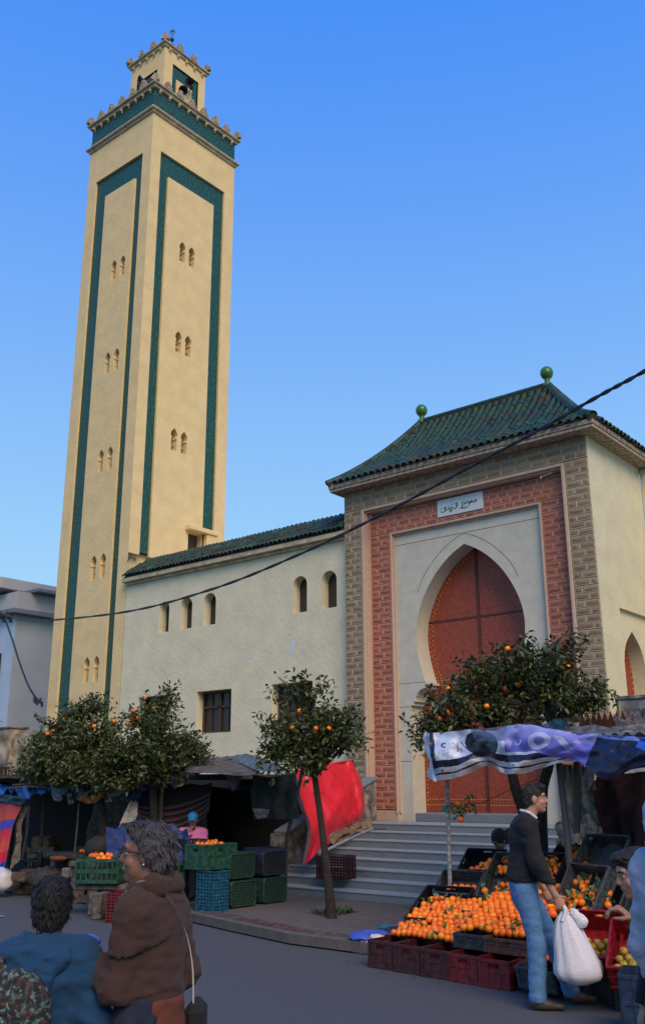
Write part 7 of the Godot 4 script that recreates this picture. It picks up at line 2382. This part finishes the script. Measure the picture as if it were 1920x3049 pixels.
		rows.append(row)
	rows.reverse()
	b = MB.new()
	b.grid(rows, true, true)
	lpart("sack", b, M.bag_white, bag)
	for s in [-1.0, 1.0]:
		b = MB.new()
		b.tube(smooth([Vector3(0.012 * s, 0.03, -0.01), Vector3(0.02 * s, -0.02, 0.0), Vector3(0.035 * s, -0.09, 0.03 * s)], 4), [0.010, 0.014, 0.02], 7)
		lpart("handle", b, M.bag_white, bag)
	b = blob([[Vector3(-0.02, -0.02, 0.06), Vector3(-0.03, -0.09, 0.12), 0.035, 0.05, Vector3(1, 0, 0), 0.5]], 0.01, 0.02, [], 0.012, 0.4)
	lpart("gathered_top", b, M.bag_white, bag)

func others() -> void:
	# seller behind the green crates
	var pos := Vector3(-11.329, 1.249, -10.481)
	pos.y = 0
	var o := person("seller in pink shirt and blue cap sitting behind the green crates", pos, Vector3(0.62, 0, 0.78))
	var J := joints(1.5)
	var drop := Vector3(0, 0.155, 0)
	for k in J.keys(): J[k] -= drop
	J.wr = Vector3(-0.02, 1.06, 0.15)
	J.er = Vector3(-0.20, 0.88, 0.16)
	J.wl = Vector3(0.08, 0.84, 0.26)
	J.el = Vector3(0.22, 0.82, 0.06)
	for k in ["kl", "kr"]: J[k] = J["h" + k[1]] + Vector3(0, -0.02, 0.36)
	for k in ["al", "ar"]: J[k] = J["k" + k[1]] + Vector3(0, -0.36, 0.0)
	var hq := facing(Vector3(0.1, -0.15, 1.0))
	body(o, J, M.skin_dark, 0.95, hq, hand_shapes(J.wl, facing(Vector3(-0.4, 0.1, 0.9)), 0.95, 0.5), hand_shapes(J.wr, facing(Vector3(0.2, 0.8, -0.2)), 0.95, 0.9), 0.008)
	var b := blob(limbs(J, 0.02, "torso") + limbs(J, 0.016, "arms"), 0.014, 0.03, [[Vector3(0, 1.13, 0), Vector3(0, 1, 0.4).normalized(), 0.25], [J.er.lerp(J.wr, 0.12), (J.wr - J.er).normalized(), 0.10], [J.el.lerp(J.wl, 0.5), (J.wl - J.el).normalized(), 0.15]], 0.012)
	lpart("shirt", b, M.pink_cloth, o)
	b = blob(limbs(J, 0.014, "legs"), 0.02, 0.04)
	lpart("trousers", b, M.dark_jeans, o)
	for x in ["al", "ar"]: shoe(o, J[x], Vector3(0, 0, 1), M.black_cloth)
	face_parts(o, J.head, hq, 0.95, M.hair_black)
	var c: Vector3 = J.head
	b = blob([[c + hq * Vector3(0, 0.035, -0.012), Vector3(0.082, 0.085, 0.10), hq]], 0.008, 0.01, [[c + hq * Vector3(0, 0.032, 0), hq * Vector3(0, -1, 0.1).normalized()]])
	b.add(blob([[c + hq * Vector3(0, 0.04, 0.08), c + hq * Vector3(0, 0.025, 0.135), 0.06, 0.05, hq * Vector3(0, 1, 0), 0.18]], 0.008, 0.01))
	lpart("cap", b, M.cap_blue, o)
	b = blob([[c + hq * Vector3(0, 0.0, -0.03), Vector3(0.078, 0.075, 0.075), hq]], 0.009, 0.01, [[c + hq * Vector3(0, 0, 0.01), hq * Vector3(0, 0, 1)]])
	lpart("hair", b, M.hair_black, o)
	# someone bent over behind the oranges
	pos = Vector3(-5.688, 1.054, -10.223)
	pos.y = 0.1
	o = person("person with black hair in a pale shirt bending over the back of the orange stall", pos, Vector3(-0.5, 0, 0.75))
	J = joints(1.6)
	J.pelvis = Vector3(0, 0.48, -0.22)
	J.waist = Vector3(0, 0.62, -0.18)
	J.chest = Vector3(0, 0.80, -0.08)
	J.neck = Vector3(0, 0.95, 0.04)
	J.head = Vector3(0, 1.025, 0.12)
	J.sl = Vector3(0.16, 0.88, -0.02)
	J.sr = Vector3(-0.16, 0.88, -0.02)
	J.el = Vector3(0.22, 0.68, 0.1)
	J.er = Vector3(-0.22, 0.68, 0.1)
	J.wl = Vector3(0.08, 0.66, 0.3)
	J.wr = Vector3(-0.08, 0.66, 0.3)
	J.hl = Vector3(0.09, 0.46, -0.2)
	J.hr = Vector3(-0.09, 0.46, -0.2)
	for s in ["l", "r"]:
		J["k" + s] = J["h" + s] + Vector3(0, 0.04, 0.38)
		J["a" + s] = J["k" + s] + Vector3(0, -0.42, -0.05)
	hq = facing(Vector3(0.2, -0.7, 0.8))
	body(o, J, M.skin_dark, 0.95, hq, hand_shapes(J.wl, facing(Vector3(-0.2, -0.3, 0.9)), 0.95, 0.6), hand_shapes(J.wr, facing(Vector3(0.2, -0.3, 0.9)), 0.95, 0.6), 0.008)
	b = blob(limbs(J, 0.024, "torso") + limbs(J, 0.02, "arms"), 0.014, 0.03, [[J.el.lerp(J.wl, 0.7), (J.wl - J.el).normalized(), 0.15], [J.er.lerp(J.wr, 0.7), (J.wr - J.er).normalized(), 0.10]], 0.02)
	lpart("shirt", b, M.shirt_white, o)
	b = blob(limbs(J, 0.014, "legs"), 0.02, 0.04)
	lpart("trousers", b, M.dark_jeans, o)
	for x in ["al", "ar"]: shoe(o, J[x], Vector3(0, 0, 1), M.black_cloth)
	c = J.head
	face_parts(o, c, hq, 0.95, M.hair_black)
	b = blob([[c + hq * Vector3(0, 0.030, -0.02), Vector3(0.085, 0.094, 0.10), hq], [c + hq * Vector3(0, -0.03, -0.05), Vector3(0.075, 0.08, 0.06), hq]], 0.008, 0.015, [[c + hq * Vector3(0, 0.05, 0.085), hq * Vector3(0, -0.6, 0.8)]], 0.012, 0.3)
	lpart("hair", b, M.hair_black, o)
	var bb := Vector3(-5.721, 1.155, -10.456)
	o = thing("black_bag", "black bag with a raised loop handle behind the bent person", "bag", bb)
	b = crumple(bb, Vector3(0.17, 0.10, 0.12), 0.25, 91)
	part("bag_body", b, M.black_cloth, o)
	b = MB.new()
	var loop := []
	for i in 9:
		var a := PI * i / 8
		loop.append(bb + Vector3(0.06, 0.05, -0.06) + Vector3(cos(a) * 0.045, sin(a) * 0.09, -cos(a) * 0.03))
	b.tube(loop, [0.012], 6)
	part("handle", b, M.black_cloth, o)
	# boy at the right edge
	pos = Vector3(-1.791, 1.348, -4.686)
	pos.y = 0
	o = person("boy with black hair in dark clothes looking down beside the apples at right", pos, Vector3(-0.62, 0, 0.72))
	J = joints(1.44)
	J.neck = Vector3(0.0, 1.19, 0.06)
	J.chest = Vector3(0, 1.05, 0.02)
	J.head = Vector3(0.01, 1.315, 0.15)
	J.sl = Vector3(0.14, 1.11, 0.02)
	J.sr = Vector3(-0.14, 1.11, 0.02)
	J.wl = Vector3(0.05, 1.12, 0.20)
	J.el = Vector3(0.19, 0.90, 0.10)
	hq = facing(Vector3(-0.1, -0.28, 1.0))
	body(o, J, M.skin, 0.92, hq, hand_shapes(J.wl, facing(Vector3(-0.4, 0.5, 0.6)), 0.85, 0.7), hand_shapes(J.wr, facing(Vector3(0, -0.9, 0.3)), 0.85, 0.5))
	b = blob(scaled_shapes(limbs(J, 0.03, "torso"), 0.85) + scaled_shapes(limbs(J, 0.024, "arms"), 0.95), 0.013, 0.04, [[Vector3(0, 0.66, 0), Vector3(0, -1, 0)], [J.wl + Vector3(0, -0.01, 0), (J.wl - J.el).normalized(), 0.13], [J.wr, (J.wr - J.er).normalized(), 0.13], [Vector3(0, 1.165, 0.04), Vector3(0, 1, 0.4).normalized(), 0.25]], 0.012)
	lpart("jacket", b, M.black_cloth, o)
	b = blob([[Vector3(0.05, 1.15, 0.07), Vector3(-0.05, 1.15, 0.07), 0.032, 0.032], [Vector3(0.03, 1.13, 0.11), Vector3(0.0, 1.03, 0.14), 0.03, 0.02]], 0.01, 0.02)
	lpart("collar", b, M.beige_cloth, o)
	b = blob(scaled_shapes(limbs(J, 0.02, "legs"), 0.98), 0.02, 0.04)
	lpart("trousers", b, M.black_cloth, o)
	for x in ["al", "ar"]: shoe(o, J[x], Vector3(0, 0, 1), M.black_cloth, 0.85)
	c = J.head
	face_parts(o, c, hq, 0.92, M.hair_black)
	b = blob([[c + hq * Vector3(0, 0.026, -0.016), Vector3(0.078, 0.088, 0.095), hq], [c + hq * Vector3(0, -0.03, -0.05), Vector3(0.066, 0.07, 0.052), hq], [c + hq * Vector3(0, 0.085, 0.05), Vector3(0.055, 0.026, 0.04), hq]], 0.007, 0.014, [[c + hq * Vector3(0, 0.052, 0.078), hq * Vector3(0, -0.6, 0.8)], [c + hq * Vector3(0, -0.015, 0.0), hq * Vector3(0, -0.72, 0.70)]], 0.010, 0.3)
	lpart("hair", b, M.hair_black, o)
	# passer-by cut by the right edge
	pos = Vector3(-1.489, 1.56, -4.092)
	pos.y = 0
	o = person("passer-by in a pale hooded top and white-blue trousers at the right edge", pos, Vector3(0.55, 0, -0.83))
	J = joints(1.68)
	J.el = Vector3(0.235, 1.06, -0.03)
	J.wl = Vector3(0.225, 0.80, 0.06)
	hq = facing(Vector3(0, 0, 1))
	body(o, J, M.skin, 1.0, hq, hand_shapes(J.wl, facing(Vector3(-0.05, -0.95, 0.3)), 1.0, 0.6), hand_shapes(J.wr, facing(Vector3(0.05, -0.95, 0.3)), 1.0, 0.6))
	b = blob(limbs(J, 0.04, "torso") + limbs(J, 0.032, "arms"), 0.013, 0.04, [[Vector3(0, 0.93, 0), Vector3(0, -1, 0)], [J.wl + Vector3(0, -0.01, 0), (J.wl - J.el).normalized(), 0.13], [J.wr, (J.wr - J.er).normalized(), 0.13]], 0.014)
	b.add(blob([[J.head + Vector3(0, 0.02, -0.015), Vector3(0.115, 0.125, 0.13), Basis()], [J.neck, J.neck + Vector3(0, 0.04, -0.02), 0.10, 0.10]], 0.012, 0.04, [[J.head + Vector3(0, 0, 0.085), Vector3(0, 0, 1)]], 0.012))
	lpart("hooded_top", b, M.pale_hoodie, o)
	b = blob(limbs(J, 0.03, "legs"), 0.014, 0.05, [[Vector3(0, 0.06, 0), Vector3(0, -1, 0)]], 0.016)
	lpart("trousers", b, M.white_trousers, o)
	for x in ["al", "ar"]: shoe(o, J[x], Vector3(0, 0, 1), M.black_cloth)
	c = J.head
	face_parts(o, c, hq, 1.0, M.hair_black)
	b = blob([[c + Vector3(0, 0.03, -0.016), Vector3(0.080, 0.088, 0.097), Basis()]], 0.009, 0.01, [[c + Vector3(0, 0.04, 0.08), Vector3(0, -0.6, 0.8)]])
	lpart("hair", b, M.hair_black, o)

# ---------------------------------------------------------------- people
# A field of rounded shapes joined by a smooth minimum, meshed as surface nets.
# shape: [a, b, ra, rb] a tapered bar, or [a, b, ra, rb, w, f] squeezed by f along w, or [c, radii, basis] an ellipsoid
func blob(shapes: Array, cell: float, k: float, cuts := [], fold := 0.0, fold_size := 1.0, sd := 0.0) -> MB:
	var lo := Vector3.INF
	var hi := -Vector3.INF
	var boxes := []
	for s in shapes:
		var a: Vector3
		var e: Vector3
		if s.size() == 3:
			var m: float = maxf(s[1].x, maxf(s[1].y, s[1].z))
			a = s[0] - Vector3.ONE * m
			e = s[0] + Vector3.ONE * m
		else:
			a = (s[0] as Vector3).min(s[1]) - Vector3.ONE * maxf(s[2], s[3])
			e = (s[0] as Vector3).max(s[1]) + Vector3.ONE * maxf(s[2], s[3])
		a -= Vector3.ONE * (k + cell * 2 + fold)
		e += Vector3.ONE * (k + cell * 2 + fold)
		boxes.append([a, e])
		lo = lo.min(a)
		hi = hi.max(e)
	var n := Vector3i(((hi - lo) / cell).ceil()) + Vector3i.ONE
	var field := PackedFloat32Array()
	field.resize(n.x * n.y * n.z)
	field.fill(1.0)
	var sy := n.x
	var sz := n.x * n.y
	for si in shapes.size():
		var s: Array = shapes[si]
		var i0 := Vector3i(((boxes[si][0] - lo) / cell).floor())
		var i1 := Vector3i(((boxes[si][1] - lo) / cell).ceil()).min(n - Vector3i.ONE)
		i0 = i0.max(Vector3i.ZERO)
		var ell := s.size() == 3
		var a: Vector3 = s[0]
		var inv := Basis()
		var rm := 0.0
		var ab := Vector3.ZERO
		var l2 := 1.0
		var ra := 0.0
		var rb := 0.0
		var w := Vector3.ZERO
		var g := 0.0
		if ell:
			inv = (s[2] as Basis).inverse()
			inv = Basis.from_scale(Vector3.ONE / s[1]) * inv
			rm = minf(s[1].x, minf(s[1].y, s[1].z))
		else:
			ab = s[1] - a
			ra = s[2]
			rb = s[3]
			if s.size() > 4:
				w = s[4]
				g = 1.0 / s[5] - 1.0
				ab += w * (w.dot(ab) * g)
			l2 = maxf(ab.length_squared(), 1e-8)
		for z in range(i0.z, i1.z + 1):
			for y in range(i0.y, i1.y + 1):
				var at := z * sz + y * sy + i0.x
				var p := lo + Vector3(i0.x, y, z) * cell - a
				for x in range(i0.x, i1.x + 1):
					var d: float
					if ell: d = ((inv * p).length() - 1.0) * rm
					else:
						var q := p + w * (w.dot(p) * g)
						var h := clampf(q.dot(ab) / l2, 0.0, 1.0)
						d = (q - ab * h).length() - lerpf(ra, rb, h)
					var f := field[at]
					var m := maxf(k - absf(f - d), 0.0)
					field[at] = minf(f, d) - m * m * 0.25 / k
					at += 1
					p.x += cell
	if fold > 0.0 or cuts.size():
		for z in n.z:
			for y in n.y:
				for x in n.x:
					var at := z * sz + y * sy + x
					var f := field[at]
					if f > 0.2: continue
					var p := lo + Vector3(x, y, z) * cell
					if fold > 0.0 and absf(f) < 0.08: f += fold * nz.get_noise_3d(p.x * 700.0 / fold_size + sd * 40.0, p.y * 1500.0 / fold_size, p.z * 700.0 / fold_size)
					for c in cuts:
						if c.size() < 3 or p.distance_squared_to(c[0]) < c[2] * c[2]: f = maxf(f, (p - c[0]).dot(c[1]))
					field[at] = f
	var b := MB.new()
	var ids := PackedInt32Array()
	ids.resize(field.size())
	ids.fill(-1)
	for z in n.z - 1:
		for y in n.y - 1:
			var at := z * sz + y * sy
			for x in n.x - 1:
				var f0 := field[at]
				if f0 < 0.6:
					var neg := 0
					var sum := Vector3.ZERO
					var cnt := 0
					var c := [f0, field[at + 1], field[at + sy], field[at + sy + 1], field[at + sz], field[at + sz + 1], field[at + sz + sy], field[at + sz + sy + 1]]
					for v in c:
						if v < 0.0: neg += 1
					if neg > 0 and neg < 8:
						for e in EDGES:
							var fa: float = c[e[0]]
							var fb: float = c[e[1]]
							if (fa < 0.0) != (fb < 0.0):
								var t := fa / (fa - fb)
								sum += CORNERS[e[0]].lerp(CORNERS[e[1]], t)
								cnt += 1
						ids[at] = b.v.size()
						b.v.append(lo + (Vector3(x, y, z) + sum / cnt) * cell)
						b.uv.append(Vector2.ZERO)
				at += 1
	var acc := PackedVector3Array()
	acc.resize(b.v.size())
	for z in range(1, n.z - 1):
		for y in range(1, n.y - 1):
			for x in range(1, n.x - 1):
				var at := z * sz + y * sy + x
				if ids[at] < 0: continue
				var f := field[at] < 0.0
				for ax in 3:
					var st: int = [1, sy, sz][ax]
					if f == (field[at + st] < 0.0): continue
					var u: int = [sy, sz, 1][ax]
					var v: int = [sz, 1, sy][ax]
					var q := [ids[at], ids[at - u], ids[at - u - v], ids[at - v]]
					if q.min() < 0: continue
					if not f: q.reverse()
					var m := (b.v[q[2]] - b.v[q[0]]).cross(b.v[q[3]] - b.v[q[1]])
					for i in 4: acc[q[i]] += m
					b.ix.append(q[0]); b.ix.append(q[2]); b.ix.append(q[1])
					b.ix.append(q[0]); b.ix.append(q[3]); b.ix.append(q[2])
	for m in acc: b.n.append(m.normalized())
	return b

const EDGES := [[0, 1], [2, 3], [4, 5], [6, 7], [0, 2], [1, 3], [4, 6], [5, 7], [0, 4], [1, 5], [2, 6], [3, 7]]
const CORNERS := [Vector3(0, 0, 0), Vector3(1, 0, 0), Vector3(0, 1, 0), Vector3(1, 1, 0), Vector3(0, 0, 1), Vector3(1, 0, 1), Vector3(0, 1, 1), Vector3(1, 1, 1)]

# a basis whose z looks along f
func facing(f: Vector3, tilt := 0.0) -> Basis:
	return Basis.looking_at(-f, Vector3.UP) * Basis(Vector3.RIGHT, tilt)

func head_shapes(c: Vector3, q: Basis, s := 1.0) -> Array:
	var e := func(p: Vector3, r: Vector3) -> Array: return [c + q * (p * s), r * s, q]
	var bar_ := func(p: Vector3, r: Vector3, a: float, g: float) -> Array: return [c + q * (p * s), c + q * (r * s), a * s, g * s]
	return [
		e.call(Vector3(0, 0.022, -0.012), Vector3(0.074, 0.088, 0.094)), e.call(Vector3(0, -0.045, 0.028), Vector3(0.058, 0.072, 0.062)),
		e.call(Vector3(0, -0.092, 0.062), Vector3(0.026, 0.022, 0.026)), bar_.call(Vector3(0, 0.012, 0.083), Vector3(0, -0.022, 0.100), 0.008, 0.0125),
		bar_.call(Vector3(-0.035, 0.028, 0.072), Vector3(0.035, 0.028, 0.072), 0.014, 0.014), bar_.call(Vector3(-0.02, -0.055, 0.082), Vector3(0.02, -0.055, 0.082), 0.009, 0.009),
		e.call(Vector3(-0.076, -0.012, -0.004), Vector3(0.010, 0.031, 0.019)), e.call(Vector3(0.076, -0.012, -0.004), Vector3(0.010, 0.031, 0.019)),
		e.call(Vector3(-0.036, -0.03, 0.062), Vector3(0.022, 0.02, 0.018)), e.call(Vector3(0.036, -0.03, 0.062), Vector3(0.022, 0.02, 0.018)),
	]

func face_parts(o: Node3D, c: Vector3, q: Basis, s: float, hair: Material) -> void:
	for x in [-1.0, 1.0]:
		var b := MB.new()
		b.ball(c + q * (Vector3(0.031 * x, 0.006, 0.0725) * s), Vector3.ONE * 0.0115 * s, 10, 8)
		var ey := lpart("eye", b, M.eye_white, o)
		b = MB.new()
		b.ball(c + q * (Vector3(0.031 * x, 0.006, 0.0785) * s), Vector3.ONE * 0.0066 * s, 8, 6)
		lpart("iris", b, M.eye_dark, ey)
		b = MB.new()
		b.tube([c + q * (Vector3(0.014 * x, 0.026, 0.090) * s), c + q * (Vector3(0.034 * x, 0.034, 0.087) * s), c + q * (Vector3(0.052 * x, 0.027, 0.074) * s)], [0.004 * s, 0.005 * s, 0.003 * s], 6)
		lpart("eyebrow", b, hair, o)
	var b := MB.new()
	b.tube([c + q * (Vector3(-0.022, -0.057, 0.088) * s), c + q * (Vector3(0, -0.055, 0.094) * s), c + q * (Vector3(0.022, -0.057, 0.088) * s)], [0.003 * s, 0.005 * s, 0.003 * s], 6)
	lpart("lips", b, M.lips, o)

# palm, four fingers of their own lengths and a thumb; q: z along the fingers, y out of the back of the hand, x towards the thumb side
func hand_shapes(p: Vector3, q: Basis, s: float, curl: float, thumb := 0.5) -> Array:
	var out := [[p, p + q * (Vector3(0, 0, 0.075) * s), 0.030 * s, 0.036 * s, (q * Vector3(0, 1, 0)).normalized(), 0.5]]
	for i in 4:
		var l: float = [0.040, 0.046, 0.042, 0.033][i] * s
		var a := p + q * (Vector3(0.030 - 0.019 * i, 0, 0.085) * s)
		var c := curl
		var d := q * Vector3(0, -sin(c), cos(c))
		var e := a + d * l
		c += curl * 1.1
		var f := e + q * Vector3(0, -sin(c), cos(c)) * l * 0.7
		c += curl * 0.8
		var g := f + q * Vector3(0, -sin(c), cos(c)) * l * 0.5
		out.append([a, e, 0.0095 * s, 0.009 * s])
		out.append([e, f, 0.009 * s, 0.0082 * s])
		out.append([f, g, 0.0082 * s, 0.007 * s])
	var t := p + q * (Vector3(0.026, -0.004, 0.022) * s)
	var u := t + q * (Vector3(0.030, -0.012 - 0.02 * thumb, 0.024) * s)
	out.append([t, u, 0.013 * s, 0.011 * s])
	out.append([u, u + q * (Vector3(0.004, -0.012 - 0.015 * thumb, 0.030) * s), 0.0105 * s, 0.0085 * s])
	return out

# thin locks laid over a hair surface, running down and back
func strands(o: Node3D, b: MB, c: Vector3, q: Basis, n: int, l: float, w: float, m: Material, wild := 0.35) -> void:
	var ts := []
	var lm := leaf_mesh(l, w)
	lm.surface_set_material(0, m)
	for i in n:
		var k := rng.randi() % b.v.size()
		var nn := b.n[k]
		var d := q * Vector3(0, -1, -0.35) + (b.v[k] - c).normalized() * 0.2 + Vector3(R(-1, 1), R(-1, 1), R(-1, 1)) * wild
		d = (d - nn * d.dot(nn)).normalized() + nn * R(-0.05, 0.22)
		if d.length() < 0.1 or absf(d.normalized().dot(nn)) > 0.98: continue
		ts.append(Transform3D(Basis.looking_at(d.normalized(), nn).scaled(Vector3.ONE * R(0.6, 1.3)), b.v[k] - d * l * 0.3))
	scatter("hair_locks", lm, ts, [], o, true)

# J: joints in metres in the figure's own axes (z forward, x to its left, y up)
func limbs(J: Dictionary, add: float, which: String) -> Array:
	var f := Vector3(0, 0, 1)
	var o := []
	if which == "torso":
		o.append([J.pelvis, J.waist, 0.150 + add, 0.138 + add, f, 0.66])
		o.append([J.waist, J.chest, 0.138 + add, 0.165 + add, f, 0.66])
		o.append([J.chest, J.neck + Vector3(0, -0.07, 0), 0.160 + add, 0.085 + add, f, 0.70])
		o.append([J.sl, J.sr, 0.062 + add, 0.062 + add])
	elif which == "neck":
		o.append([J.neck + Vector3(0, -0.06, -0.01), J.head + Vector3(0, -0.05, -0.01), 0.058 + add, 0.052 + add])
	elif which == "arms":
		for s in ["l", "r"]:
			o.append([J["s" + s], J["e" + s], 0.052 + add, 0.042 + add])
			o.append([J["e" + s], J["w" + s], 0.042 + add, 0.029 + add])
	elif which == "legs":
		o.append([J.pelvis + Vector3(0, 0.03, -0.01), J.pelvis + Vector3(0, -0.06, 0), 0.155 + add, 0.15 + add, f, 0.7])
		for s in ["l", "r"]:
			o.append([J["h" + s], J["k" + s], 0.085 + add, 0.055 + add])
			o.append([J["k" + s], J["a" + s], 0.055 + add, 0.036 + add])
	return o

func scaled_shapes(a: Array, s: float) -> Array:
	for x in a:
		x[2] *= s
		x[3] *= s
	return a

func shoe(o: Node3D, a: Vector3, d: Vector3, m: Material, s := 1.0) -> void:
	var b := blob([[a + Vector3(0, -0.035, 0) * s - d * 0.045 * s, a + Vector3(0, -0.045, 0) * s + d * 0.06 * s, 0.042 * s, 0.044 * s], [a + Vector3(0, -0.045, 0) * s + d * 0.05 * s, a + Vector3(0, -0.055, 0) * s + d * 0.165 * s, 0.042 * s, 0.032 * s, Vector3.UP, 0.85], [a, a + Vector3(0, -0.04, 0) * s, 0.045 * s, 0.05 * s]], 0.012, 0.02, [[Vector3(0, a.y - 0.085 * s, 0), Vector3(0, -1, 0)]])
	lpart("shoe", b, m, o)

func person(label: String, at_: Vector3, dir: Vector3, tilt := Basis()) -> Node3D:
	return thing_t("person", label, "person", Transform3D(Basis.looking_at(-dir.normalized(), Vector3.UP) * tilt, at_))
